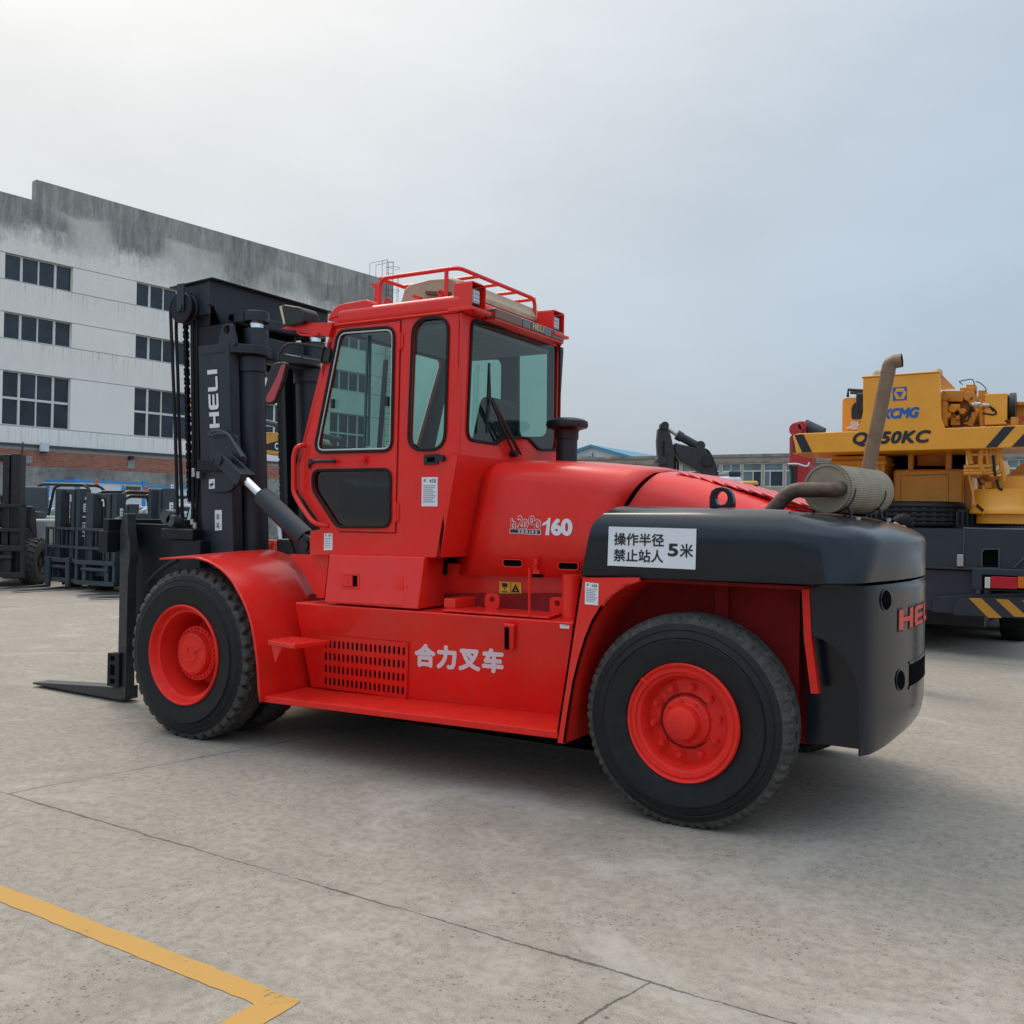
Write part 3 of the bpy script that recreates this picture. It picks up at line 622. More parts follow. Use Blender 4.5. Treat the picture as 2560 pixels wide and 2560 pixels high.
# rear (steer) wheels, turned by two degrees
XR, YR, ZR, RR, RIMR, TOE = 3.478, .091, .520, .533, .289, .036
def rear_wheel(y, out):
    o = V((XR, y, ZR)); a = V((sin(TOE) * -out * -1, -cos(TOE), 0)) if out < 0 else V((-sin(TOE), cos(TOE), 0)); ex = V((cos(TOE), sin(TOE), 0))
    R = RIMR
    g = G(); g.lathe([(R - .004, -.040), (R + .006, -.026), (R + .006, -.008), (R, .0), (R - .010, -.004), (R - .014, -.012), (R - .020, -.012), (R - .024, -.006), (R - .038, -.008), (R - .042, -.02), (R - .058, -.026), (R - .070, -.050), (R - .076, -.085), (.205, -.094), (.128, -.082), (.126, -.078), (.105, -.076)], o, a, 80)
    g.bar(o + a * .001 + (ex * cos(2.35) + V((0, 0, sin(2.35)))) * (R - .035), o + a * .001 + (ex * cos(2.37) + V((0, 0, sin(2.37)))) * (R + .002), .004, .012)
    w = g.build('wheel', 'redm', T)
    g = G(); g.lathe([(.128, -.090), (.122, -.062), (.112, -.056), (.095, -.054), (.086, -.046), (.086, .0), (.080, .012), (.066, .020), (0, .022)], o, a, 48)
    bolts(g, o + a * -.056, a, ex, .104, .0075, .012, 8, .2)
    bolts(g, o + a * -.092, a, ex, .172, .022, .010, 10, .16, 20); bolts(g, o + a * -.082, a, ex, .172, .0165, .024, 10, .16); bolts(g, o + a * -.060, a, ex, .172, .010, .014, 10, .16, 10)
    g.build('hub', 'redm', w, ang=30)
    tyre((XR, y, ZR), RR, .29, R - .006, 'rib', w, toe=TOE, flip=-out)
rear_wheel(YR, -1); rear_wheel(2 * YC - YR, 1)
g = G(); g.box(XR - .12, XR + .12, .40, 2.0, .38, .62); g.cyl((XR, .42, ZR), (XR, .17, ZR), .14, 24); g.build('steer_axle', 'reddark', T)
g = G(); g.cyl((0, .3, ZF), (0, 2.1, ZF), .17, 24); g.box(-.15, .3, .68, 1.72, .33, .85)
g.build('drive_axle', 'reddark', T)
# ---- chassis
zsl = .020                                     # the body sits slightly nose-down
def zt(x, z): return z + zsl * (x - .7)
g = G()
g.hexa([V((.25, .46, .36)), V((4.05, .46, .42)), V((4.05, 1.94, .42)), V((.25, 1.94, .36)), V((.25, .62, .95)), V((4.05, .62, 1.16)), V((4.05, 1.78, 1.16)), V((.25, 1.78, .95))])
g.box(-.35, .3, .72, 1.68, .5, 1.15)
g.build('chassis', 'reddark', T)
g = G(); g.box(.45, 3.0, .55, 1.85, .20, .37); g.build('underside_shade_box', 'void', T)  # black box added under the chassis to deepen the shadow there
# near side tank: panel leaning in towards its foot, with the perforated grille set on it
A = V((.745, .268, .942)); B = V((2.775, .290, .950)); C_ = V((2.65, .440, .385)); D = V((.745, .436, .363))
_n = (B - A).cross(D - A); C_.y = A.y - (_n.x * (C_.x - A.x) + _n.z * (C_.z - A.z)) / _n.y
def on_panel(k, x, y, off=0.0):
    n = (B - A).cross(D - A).normalized()
    if n.y > 0: n = -n
    return PN(k, x, y, A, n) + n * off
def tank(mir):
    f = lambda p: V((p.x, 2 * YC - p.y, p.z)) if mir else p
    g = G(); q = V((0, .5, 0))
    g.hexa([f(D), f(C_), f(C_ + V((0, .25, 0))), f(D + V((0, .25, 0))), f(A), f(B), f(B + V((0, .40, 0))), f(A + V((0, .40, 0)))])
    return g.build('side_tank', 'red', T, bevel=.012)
tk = tank(False); tank(True)
PNRM = (B - A).cross(D - A).normalized(); PNRM = -PNRM if PNRM.y > 0 else PNRM
# grille: sheet with 4 x 18 real slots over a dark recess
g0, g1, g2, g3 = on_panel('A5', 1262, 692, .004), on_panel('A5', 1795, 738, .004), on_panel('A5', 1785, 1075, .004), on_panel('A5', 1262, 1005, .004)
def bil(u, v): return (g0 * (1 - u) + g1 * u) * (1 - v) + (g3 * (1 - u) + g2 * u) * v
holes = []
for r in range(4):
    for c in range(18):
        u0 = .045 + (c + .26) * (.935 / 18); u1 = u0 + .935 / 18 * .5; v0 = .075 + r * .236; v1 = v0 + .155; um = (u0 + u1) / 2; dv = .03
        holes.append([bil(u, v) for u, v in ((u0, v0 + dv), (u0 + .004, v0 + .01), (um, v0), (u1 - .004, v0 + .01), (u1, v0 + dv), (u1, v1 - dv), (u1 - .004, v1 - .01), (um, v1), (u0 + .004, v1 - .01), (u0, v1 - dv))])
gr = G().plate([g0, g1, g2, g3], holes, PNRM * .008).build('vent_grille', 'red', tk, smooth=False)
g = G(); e_ = .02
g.prism([bil(.02, .03), bil(.98, .03), bil(.98, .97), bil(.02, .97)], PNRM * .003); g.build('grille_recess', 'void', gr)
g = G()
for u in (.02, .98):
    for v in (.04, .5, .96): g = G(); p = bil(u, v) + PNRM * .008; g.cyl(p, p + PNRM * .005, .009, 10); g.build('grille_screw', 'redm', gr)
# company lettering on the tank
la, lb, lt = on_panel('A6', 186, 1005, .001), on_panel('A6', 722, 1050, .001), on_panel('A6', 186, 862, .001)
text('lettering', '合力叉车', la, lb - la, (lt - la) * 1.0, 'white', tk, heavy=.055, space=1.14)
# lever pocket
a, b, c, d = [on_panel('A6', x, y) for x, y in ((735, 735), (800, 745), (795, 905), (735, 895))]
g = G(); g.prism([a, b, c, d], PNRM * .03); g.build('lever_pocket', 'red', tk, bevel=.008)
a, b, c, d = [on_panel('A6', x, y, .031) for x, y in ((745, 755), (770, 758), (770, 890), (745, 885))]
g = G(); g.prism([a, b, c, d], PNRM * .004); g.build('pocket_slot', 'void', tk)
# sill / running board
s0, s1 = PY('A5', 910, 1062, .05), PY('A6', 1045, 1397, .05)
for mir in (0, 1):
    f = (lambda p: V((p.x, 2 * YC - p.y, p.z))) if mir else (lambda p: p)
    g = G(); b0, b1 = s0 + V((0, .42, 0)), s1 + V((0, .42, 0)); dz = V((0, 0, .040))
    g.hexa([f(p) for p in (s0 - dz, s1 - dz, b1 - dz, b0 - dz, s0, s1, b1, b0)])
    g.build('running_board', 'redm', T, bevel=.006)
# front mudguard (swept sheet)
prof = [(-.261, 1.201), (-.12, 1.211), (.003, 1.219), (.08, 1.221), (.131, 1.217), (.205, 1.203), (.273, 1.182), (.34, 1.152), (.397, 1.117), (.447, 1.075), (.49, 1.025), (.531, .976), (.567, .923), (.60, .862), (.629, .79), (.655, .69), (.678, .584), (.690, .50), (.699, .40), (.716, .325)]
for mir in (0, 1):
    g = G(); y0, y1 = (.015, .72) if not mir else (2 * YC - .015, 2 * YC - .72)
    rise = lambda t: .035 * t
    sec = []
    for t in (0, .02, .25, .5, .75, 1):
        y = y0 + (y1 - y0) * t
        sec.append([V((x, y, z + rise(t) * max(0, min(1, (z - .5) * 2)))) for x, z in prof])
    g.loft(sec)
    o = g.build('mudguard', 'red', T, ang=60); md = o.modifiers.new('thick', 'SOLIDIFY'); md.thickness = .012; md.offset = -1
    # wall that closes the wheel arch towards the tank
g = G(); P = ply('A5', [(1070, 205), (1310, 210), (1280, 470), (1240, 470), (1165, 330)], .40)
g.prism(P, (0, .03, 0)); g.build('bulkhead_plate', 'red', T)
# step with tread plate
g = G(); st = [PZ('A5', x, y, .725) for x, y in ((940, 722), (1088, 700), (1320, 722), (1095, 752))]
st = [V((.80, .10, .725)), V((1.10, .10, .725)), V((1.14, .38, .725)), V((.74, .38, .725))]
a, b, c, d = PZ('A5', 940, 726, .72), PZ('A5', 1100, 752, .72), PZ('A5', 1320, 728, .72), PZ('A5', 1088, 703, .72)
g.prism([a, b, c, d], (0, 0, -.028))
stp = g.build('step', 'red', T, bevel=.004)
g = G()
for i in range(11):
    for j in range(8):
        u, v = (i + .5) / 11, (j + .5) / 8; p = (a * (1 - u) + b * u) * (1 - v) + (d * (1 - u) + c * u) * v; q = V((.012, .008 * (-1) ** (i + j), 0)); g.bar(p - q, p + q, .006, .006)
g.build('tread_studs', 'redm', stp, smooth=False)
g = G(); P = ply('A5', [(960, 745), (1035, 760), (1012, 800), (985, 865)], .02); g.prism(P, (0, .012, 0)); g.build('step_bracket', 'red', stp)
# tool / battery box on the tank
fb = [V((1.009, .262, .958)), V((1.716, .285, .962)), V((1.713, .34, 1.262)), V((1.035, .32, 1.262))]
kx = [PY('A5', 1280, 500, .265), PY('A5', 1845, 540, .28), PY('A5', 1888, 222, .33), PY('A5', 1310, 208, .33)]
kb = [p + V((0, .45, 0)) for p in kx]
g = G(); ch = V((-.02, .12, 0)); kr = [PZ('A6', 345, 612, .97), PY('A6', 360, 400, .62)]
g.hexa([kx[0], kx[1], V((kx[1].x - .06, 1.0, kx[1].z)), kb[0], kx[3], kx[2], V((kx[2].x - .14, 1.0, kx[2].z)), kb[3]])
bx = g.build('tool_box', 'red', T, bevel=.010)
BN = (kx[1] - kx[0]).cross(kx[3] - kx[0]).normalized(); BN = -BN if BN.y > 0 else BN
def onb(x, y, off=0.0): return PN('A5', x, y, kx[0], BN) + BN * off
g = G(); g.prism([onb(1378, 500), onb(1757, 516), onb(1757, 250), onb(1378, 236)], BN * .005); dr = g.build('box_door', 'red', bx, bevel=.003)
g = G(); g.plate([onb(1386, 412, .004), onb(1497, 416, .004), onb(1497, 326, .004), onb(1386, 322, .004)], [[onb(1396, 402, .004), onb(1487, 406, .004), onb(1487, 336, .004), onb(1396, 332, .004)]], BN * .006); g.prism([onb(1398, 400, .005), onb(1458, 403, .005), onb(1458, 338, .005), onb(1398, 335, .005)], BN * .010)
p = onb(1432, 372, .014); g.cyl(p, p + BN * .006, .008, 12); g.build('lock', 'redm', dr)
g = G(); g.prism([onb(1460, 403, .005), onb(1486, 404, .005), onb(1486, 338, .005), onb(1460, 337, .005)], BN * .002); g.build('lock_gap', 'void', dr)
g = G(); g.prism([onb(1716, 415, .004), onb(1752, 418, .004), onb(1752, 344, .004), onb(1716, 340, .004)], BN * .005); g.prism([onb(1764, 420, .001), onb(1804, 424, .001), onb(1804, 346, .001), onb(1764, 343, .001)], BN * .005)
g.tube([onb(1758, 418, .008), onb(1758, 343, .008)], .008)
for x, y in ((1724, 352), (1724, 405), (1784, 355), (1784, 408)): p = onb(x, y, .006); g.cyl(p, p + BN * .005, .006, 8)
g.build('hinge', 'redm', dr)
# shelf top with its plate and fittings
ZS = .955
g = G(); q = [PZ('A6', x, y, ZS) for x, y in ((345, 672), (540, 645), (1080, 690), (1000, 716))]
g.prism([PZ('A6', 350, 672, ZS), PZ('A6', 1000, 718, ZS), PZ('A6', 1078, 690, ZS), PZ('A6', 560, 640, ZS)], (0, 0, .012)); sh = g.build('deck_plate', 'red', T, bevel=.003)
g = G()
for x, y in ((555, 680), (655, 686), (765, 695), (875, 705), (990, 712), (1050, 695)): p = PZ('A6', x, y, ZS + .012); g.cyl(p, p + V((0, 0, .010)), .010, 6)
g.build('deck_bolts', 'redm', sh)
def onp(k, x, y, Y): return PY(k, x, y, Y)
a = PZ('A6', 358, 662, ZS); g = G(); y_ = a.y
g.box(a.x, a.x + .085, y_, y_ + .26, ZS + .010, ZS + .07); g.build('hose_guard', 'red', sh, bevel=.008)
for x, y, w in ((650, 660, .05), (1045, 685, .05)):
    g = G(); p = PZ('A6', x, y, ZS + .01); g.plate(rpoly([p + V((-w, 0, 0)), p + V((w, 0, 0)), p + V((w, 0, .095)), p + V((-w, 0, .095))], .03), [[p + V((.018 * cos(t * pi / 6), 0, .06 + .018 * sin(t * pi / 6))) for t in range(12)]], (0, .012, 0)); g.build('lug', 'redm', sh)
g = G(); p = PZ('A6', 878, 700, ZS + .01); g.tube([p, p + V((-.005, 0, .27))], .007); g.build('dip_rod', 'redm', sh)
p = PZ('A6', 1110, 722, .95); g = G(); g.cyl(p + V((0, .04, 0)), p + V((0, .04, .25)), .055, 24); g.build('filler_tube', 'red', sh)
# inner wall behind the deck
g = G(); g.box(1.45, 2.95, .66, .70, .90, 1.22); g.box(1.2, 2.95, .70, 1.7, .9, 1.15); g.build('engine_bay_wall', 'red', T)
c0 = [PY('A6', x, y, .655) for x, y in ((697, 566), (830, 568), (830, 498), (697, 490))]
g = G(); g.prism(c0, (0, -.002, 0)); yl = g.build('warning_label', 'yellowlab', T)
g = G(); tri = [PY('A6', x, y, .652) for x, y in ((768, 556), (820, 558), (794, 505))]
g.plate(tri, [inset(tri, -.010, (0, 1, 0))], (0, -.001, 0)); P = [PY('A6', x, y, .652) for x, y in ((764, 562), (766.5, 562), (766.5, 495), (764, 495))]; g.prism(P, (0, -.001, 0))
for q in (((710, 505), (722, 500), (735, 502), (748, 508), (742, 528), (716, 526)), ((725, 532), (732, 530), (732, 540), (725, 542)), ((710, 550), (748, 552), (745, 558), (712, 556)), ((785, 545), (800, 525), (812, 545), (800, 540))): g.prism([PY('A6', x, y, .652) for x, y in q], (0, -.001, 0))
g.build('pictogram', 'ink', yl)
# rear wheel arch: fender plate, well and strut
FEN = ply('A6', [(1188, 470), (1035, 1465), (1092, 1470), (1118, 1290), (1150, 1100), (1185, 960), (1222, 840), (1265, 735), (1320, 645), (1390, 570), (1460, 520), (1542, 490), (1540, 468)], .06)
for mir in (0, 1):
    P = [V((p.x, 2 * YC - p.y, p.z)) for p in FEN] if mir else FEN
    g = G(); g.plate(P, [], (0, -.02 if mir else .02, 0))
    # flange running inwards along the arch and along the front edge
    arc = P[2:12]; dy = V((0, -.4 if mir else .4, 0))
    for a, b in zip(arc, arc[1:]): g.hexa([a, b, b + dy, a + dy, a + V((-.012, 0, .006)), b + V((-.012, 0, .006)), b + dy + V((-.012, 0, .006)), a + dy + V((-.012, 0, .006))])
    a, b = P[0], P[1]; g.hexa([a, b, b + dy, a + dy, a + V((.012, 0, 0)), b + V((.012, 0, 0)), b + dy + V((.012, 0, 0)), a + dy + V((.012, 0, 0))])
    g.build('rear_fender', 'red', T, smooth=False)
g = G(); g.box(2.85, 3.97, .40, .44, .50, 1.21); g.box(2.90, 4.06, .12, .45, 1.205, 1.222)
q = ply('A7', [(880, 225), (945, 230), (1100, 240), (1095, 255), (950, 250)], .20)
g.box(3.55, 3.62, .36, .40, 1.02, 1.20); g.build('wheel_well', 'reddark', T)
g = G(); st = ply('A7', [(1166, 212), (1202, 213), (1213, 470), (1248, 742), (1212, 742), (1178, 480)], .29); g.prism(st, (0, .05, 0)); g.build('well_strut', 'redm', T)
def sticker(k, pts, Y, parent, lines=6, pict=True, nrm=(0, -1, 0)):
    P = ply(k, pts, Y); n = V(nrm); g = G(); g.prism(P, n * .001); s_ = g.build('sticker', 'white', parent, smooth=False)
    g = G(); bl = lambda u, v: (P[3] * (1 - u) + P[2] * u) * (1 - v) + (P[0] * (1 - u) + P[1] * u) * v + n * .0013
    def r(u0, u1, v0, v1): g.prism([bl(u0, v0), bl(u1, v0), bl(u1, v1), bl(u0, v1)], n * .0004)
    if pict: r(.12, .26, .06, .16); r(.5, .62, .08, .18); r(.66, .74, .05, .20); r(.78, .9, .06, .19)
    for i in range(lines): v = .28 + .62 * i / lines; r(.1, .9 - .25 * ((i * 37) % 5) / 5, v, v + .028)
    g.build('print', 'inkgrey', s_, smooth=False); return s_
sticker('A7', [(120, 310), (184, 316), (187, 210), (122, 203)], .058, T, 8)
sticker('A6', [(1062, 773), (1118, 778), (1120, 756), (1063, 750)], .29, tk, 1)
# ---- counterweight: rounded slab over a block, rear face bowed
YCW = 1.10
def rearx(y): return 4.425 - .19 * (y - YCW) ** 2
def cw_plan(xf, off=0.0, rc=.16, yn=.075, n=10):
    """half-open plan outline from the near front corner round the rear to the far front corner"""
    pts = [V((xf, yn + off, 0)), V((3.6, yn + off, 0))]
    xc = rearx(yn + rc) - off; c = V((xc - rc * 0.95, yn + rc + off * 0, 0)); r = rc - off
    for k in range(n + 1):
        t = -pi / 2 + (pi / 2 - .12) * k / n; pts.append(V((c.x + rc * .95 * cos(t) - off * cos(t), yn + rc + (rc - off) * sin(t), 0)))
    for k in range(1, 14):
        y = yn + rc + (2 * YCW - 2 * yn - 2 * rc) * k / 14; pts.append(V((rearx(y) - off, y, 0)))
    far = [V((p.x, 2 * YCW - p.y, 0)) for p in pts[:n + 3]][::-1]
    return pts + far
def plan2(rc, yn, offx, offy, xf=2.93):
    P = cw_plan(xf, 0.0, rc, yn); out = []
    for i, p in enumerate(P):
        a, b = P[max(i - 1, 0)], P[min(i + 1, len(P) - 1)]; t = (b - a).normalized(); n = V((t.y, -t.x, 0)); out.append(V((p.x - n.x * offx, p.y - n.y * offy, 0)))
    return out
def slab(zb, ztop, xf):
    secs = []
    rv = .165
    lv = [(zb, .006), (zb + .008, 0.0)] + [(ztop - rv + rv * sin(t * pi / 20), rv * (1 - cos(t * pi / 20))) for t in range(11)]
    for z, off in lv:
        secs.append([V((p.x, p.y, z - .012 * (p.x - 3) * (z - zb) / (ztop - zb) + .010 * (p.x - 3) * (ztop - z) / (ztop - zb))) for p in plan2(.27 + .13 * min(1, max(0, (z - zb) / .2)), .075, off * 4.0, off, xf)])
    return secs
CWB = 1.222
PLc = cw_plan(2.93)
g = G(); secs = slab(CWB, 1.588, 2.93)
# lean of the front end: front edge x depends on z
def leanx(z): return 2.925 + (.06 * max(0, (z - CWB)) / .3) + (.10 * (max(0, z - 1.47) / .13) ** 2)
for s_ in secs:
    for p in (s_[0], s_[-1]): p.x = leanx(p.z)
top = [V((p.x, p.y, p.z)) for p in secs[-1]]
g.loft(secs)
n_ = len(top)
# domed top
ctr = []
for f_, dz in ((.93, .002), (.8, .004), (.55, .006), (.25, .008)):
    ctr.append([V((p.x + (3.6 - p.x) * (1 - f_) * .75, YCW + (p.y - YCW) * f_, p.z + dz)) for p in top])
g.loft([top] + ctr)
l = ctr[-1]; g._f([g.b.verts.new(p) for p in l])
g.b.faces.ensure_lookup_table()
# front end cap + underside
fr = [s_[0] for s_ in secs]; fr2 = [s_[-1] for s_ in secs]
for a, b, c, d in zip(fr, fr[1:], fr2[1:], fr2): g.quad(a, b, c, d)
g._f([g.b.verts.new(p) for p in secs[0]])
bmesh.ops.remove_doubles(g.b, verts=g.b.verts, dist=1e-4)
cw = g.build('counterweight', 'grey', T, ang=50)
# lower block with the wheel arch cut into its near side
g = G()
zlo, zhi = .43, CWB + .004
pl = cw_plan(4.07, 0.0, rc=.10, yn=.085)
nz = 30; secs = []
rearb = rearx
for k in range(nz + 1):
    z = zlo + (zhi - zlo) * k / nz
    t_ = (zhi - z) / (zhi - zlo)
    xa = 4.04 if z > .975 else 4.275 if z < .66 else 4.04 + .235 * math.sqrt(1 - ((z - .66) / .315) ** 2)
    ys = [.30] * 2 + [.3025, .311, .325] + [.36 + (YCW - .36) * q / 10 for q in range(11)]
    xs = [xa, 4.278, 4.287, 4.295, 4.304] + [None] * 11
    row = []
    for x, y in zip(xs, ys):
        und = .075 * (1 - math.sqrt(max(0, 1 - max(0, (zlo + .19 - z) / .19) ** 2))) + .016 * max(0, 1 - (zhi - z) / .03) ** 2
        if x is None: x = rearb(y) - und * min(1, .1 + max(0, y - .36) / .7)
        elif x > 4.29: x -= und * .12
        row.append(V((x, y, z + .012 * (x - 4.3))))
    row += [V((p.x, 2 * YCW - p.y, p.z)) for p in row[:-1]][::-1]
    secs.append(row)
g.loft(secs)
for a, b in zip(secs, secs[1:]): g.quad(a[0], b[0], b[-1], a[-1])
g._f([g.b.verts.new(p) for p in secs[0]]); g._f([g.b.verts.new(p) for p in secs[-1]])
bmesh.ops.remove_doubles(g.b, verts=g.b.verts, dist=1e-4)
blk = g.build('counterweight_block', 'grey', T, ang=40)
g = G(); g.box(4.0, 4.275, .44, 1.76, .432, 1.2); g.build('counterweight_core', 'grey', T)
def onrear(k, x, y, it=6):
    X = 4.38
    for _ in range(60):
        p = PX(k, x, y, X); X += .2 * (rearb(max(.31, min(1.89, p.y))) - X)
    return p
# round lifting holes and the tow slot: flat black plates painting their shaded depth, with a rim
def pocket(pts, name):
    n = V((1, 0, 0)); P = [p + n * .002 for p in pts]
    g = G(); g.plate(inset(P, .007, n), [P], n * .0015); o = g.build('pocket_rim', 'grey', blk)
    g = G(); g.prism(P, n * .001); g.build(name, 'void', o)
for cx, cy, rx, ry in ((1573, 290, 25, 48), (1643, 677, 20, 48)):
    pocket([onrear('A7', cx + rx * cos(t * pi / 10), cy + ry * sin(t * pi / 10)) for t in range(20)], 'lifting_hole')
ya, yb = onrear('A7', 1688, 600), onrear('A7', 1688, 705)
g = G(); pts = [V((rearb(y), y, z)) for y, z in ((ya.y, yb.z), (ya.y + .62, yb.z), (ya.y + .62, ya.z), (ya.y, ya.z))]
for i in range(8):
    y0 = ya.y + .62 * i / 8; y1 = ya.y + .62 * (i + 1) / 8
    g.prism([V((rearb(y0) + .002, y0, yb.z)), V((rearb(y1) + .002, y1, yb.z)), V((rearb(y1) + .002, y1, ya.z)), V((rearb(y0) + .002, y0, ya.z))], (.001, 0, 0))
g.build('tow_slot', 'void', blk)
g = G()
for z0, z1, z2 in ((ya.z, ya.z + .014, 0), (yb.z - .016, yb.z, 0)):
    for i in range(8):
        y0 = ya.y - .012 + .644 * i / 8; y1 = ya.y - .012 + .644 * (i + 1) / 8
        g.prism([V((rearb(y0) + .001, y0, z0)), V((rearb(y1) + .001, y1, z0)), V((rearb(y1) + .001, y1, z1)), V((rearb(y0) + .001, y0, z1))], (.004, 0, 0))
g.build('slot_rim', 'grey', blk)
h0, h1 = onrear('A7', 1632, 437), onrear('A7', 1632, 338)
cvr = lambda p: V((p.x - 4.38 + rearb(p.y), p.y, p.z))
heli((4.3802, h0.y, h0.z), (0, .86, 0), (0, 0, h1.z - h0.z), 'ink', blk, thick=.0012, grow=.0045, curve=cvr)
heli((4.3808, h0.y, h0.z), (0, .86, 0), (0, 0, h1.z - h0.z), 'redlet', blk, thick=.0035, curve=cvr)
# white notice on the slab
P = ply('A6', [(1350, 395), (1880, 420), (1887, 174), (1358, 160)], .073)
g = G(); g.prism(P, (0, -.0015, 0)); nt_ = g.build('notice', 'white', cw, smooth=False)
def tx(b, x0, y0, x1, y1, hx, hy, **k):
    o = PY('A6', x0, y0, .0713); u = PY('A6', x1, y1, .0713) - o; v = PY('A6', hx, hy, .0713) - o
    text('lettering', b, o, u, v, 'ink', nt_, **k)
tx('操作半径', 1388, 272, 1690, 283, 1390, 196, heavy=.022)
tx('禁止站人', 1386, 370, 1686, 380, 1388, 294, heavy=.022)
tx('5', 1713, 340, 1776, 342, 1715, 262, heavy=.035)
tx('米', 1786, 346, 1866, 350, 1788, 262, heavy=.022)
# lifting eye on the slab
g = G(); y_ = .45; e0 = ply('B2', [(667, 1040), (667, 940), (685, 880), (730, 845), (790, 838), (850, 855), (885, 900), (900, 960), (900, 1040)], y_); cen = PY('B2', 783, 947, y_); r_ = .031
g.plate(e0, [[cen + V((r_ * 1.05 * cos(t * pi / 10), 0, r_ * 1.15 * sin(t * pi / 10))) for t in range(20)]], (0, .05, 0)); g.build('lifting_eye', 'grey', T, bevel=.006)
# ---- bonnet (two lofted shells with the seam between them)
def bsec(x0, shear, yb, zb, yt, ztop, rnd=.12):
    pts = []; 
    if yb == .600: yt = .600 + .035 * (ztop - rnd - zb)
    prof = [(yb, zb), ((yb + yt) / 2, (zb + ztop - rnd) / 2), (yt, ztop - rnd)]
    for k in range(1, 9):
        t = k / 8 * pi / 2; prof.append((yt + rnd * 1.35 * (1 - cos(t)), ztop - rnd + rnd * sin(t)))
    yy = prof[-1][0]
    for f in (.25, .5, .75, 1.0): prof.append((yy + (YC - yy) * f, ztop + .018 * (1 - (1 - f) ** 2)))
    prof += [(2 * YC - y, z) for y, z in prof[:-1][::-1]]
    return [V((x0 + shear * (z - zb), y, z)) for y, z in prof]
g = G(); F_ = [bsec(1.715, .20, .685, 1.155, .715, 1.835, .10), bsec(1.89, .20, .600, 1.157, .620, 1.872, .12), bsec(2.12, .17, .600, 1.162, .620, 1.875, .135), bsec(2.40, .22, .600, 1.167, .63, 1.860, .145), bsec(2.60, .5, .600, 1.170, .645, 1.825, .155), bsec(2.65, .62, .600, 1.172, .655, 1.800, .16)]
g.loft(F_); bon = g.build('bonnet', 'red', T, ang=18); md = bon.modifiers.new('thick', 'SOLIDIFY'); md.thickness = .012; md.offset = -1
g = G(); g.loft([bsec(2.60, .62, .66, 1.2, .70, 1.775, .165), bsec(2.80, .62, .66, 1.2, .70, 1.765, .165)]); g.build('bonnet_seam', 'void', T)
g = G(); F_ = [bsec(2.668, .62, .605, 1.172, .655, 1.797, .162), bsec(2.95, .60, .62, 1.2, .67, 1.755, .18), bsec(3.30, .5, .62, 1.2, .68, 1.675, .18), bsec(3.65, .4, .62, 1.2, .68, 1.585, .17), bsec(3.80, .4, .62, 1.2, .68, 1.545, .16)]
g.loft(F_); bon2 = g.build('radiator_bonnet', 'red', T, ang=50)
# scale-like louvres on the sloping radiator bonnet
def topz(x): return 1.778 + (x - 3.05) * -.262 if x > 3.05 else 1.79 - (x - 2.9) * .1
g = G()
for r in range(11):
    for c in range(5):
        x = 3.12 + r * .072; y = .90 + c * .155 + (r % 2) * .0
        z = PLz = 1.795 - .252 * (x - 3.05) + .006
        a = V((x, y, z + .026)); b_ = V((x, y + .14, z + .026)); c_ = V((x + .085, y + .14, z - .010)); d_ = V((x + .085, y, z - .010))
        m1 = V((x - .02, y + .07, z + .030))
        g.prism([a, m1, b_, c_, d_], (0, 0, -.005))
g.build('louvres', 'red', bon2, smooth=False)
# slots, latch and badges on the bonnet side
def onhood(k, x, y, off=0.0):
    o = V((2.2, .600, 1.16)); n = V((0, -1, .035)).normalized(); return PN(k, x, y, o, n) + n * off
HN = V((0, -1, .035)).normalized()
for xa, xb, y0, y1 in ((724, 836, 360, 400), (1056, 1175, 378, 420)):
    sl_ = (y1 - y0) * .02
    P = rpoly([onhood('A6', xa, y0 + 38, .003), onhood('A6', xb, y0 + 42, .003), onhood('A6', xb, y0 + 4, .003), onhood('A6', xa, y0, .003)], .03, 6)
    g = G(); g.prism(P, HN * .002); o = g.build('air_slot', 'void', bon)
    g = G(); g.plate(inset(P, .006, HN), [P], HN * .006); g.build('slot_rim', 'red', o)
g = G(); g.prism([onhood('A6', 915, 420), onhood('A6', 935, 421), onhood('A6', 935, 355), onhood('A6', 920, 355)], HN * .025); g.tube([onhood('A6', 912, 400, .02), onhood('A6', 938, 385, .03)], .008); g.prism([onhood('A6', 905, 445), onhood('A6', 945, 447), onhood('A6', 942, 420), onhood('A6', 908, 420)], HN * .015); g.build('latch', 'redm', bon)
g = G(); g.prism([onhood('A6', 895, 466, .0), onhood('A6', 962, 468, .0), onhood('A6', 962, 450, .0), onhood('A6', 895, 446, .0)], HN * .004); g.build('latch_gap', 'void', bon)
def htx(b, p0, p1, p2, m, off=.002, **k):
    o = onhood('C5', *p0, off); text('lettering', b, o, onhood('C5', *p1, off) - o, onhood('C5', *p2, off) - o, m, bon, **k)
htx('60', (1212, 692), (1685, 706), (1214, 312), 'white', heavy=.05, space=.96)
g = G(); g.prism([onhood('C5', x, y, .002) for x, y in ((1028, 486), (1032, 420), (1090, 392), (1138, 350), (1150, 308), (1204, 308), (1170, 684), (1090, 684), (1118, 436))], HN * .001); g.build('lettering', 'white', bon, smooth=False)
for (p0, p1, p2, ch) in (((325, 545), (450, 550), (327, 305), 'h'), ((468, 548), (608, 553), (470, 252), '2'), ((576, 550), (722, 556), (578, 322), '0'), ((716, 470), (866, 476), (718, 250), '0'), ((835, 565), (998, 572), (837, 332), '0')):
    htx(ch, p0, p1, p2, 'white', off=.002, heavy=.075); 
    d = 13
    htx(ch, (p0[0] + d, p0[1] - d), (p1[0] - d, p1[1] - d), (p2[0] + d, p2[1] + d), 'red', off=.0055, heavy=.012)
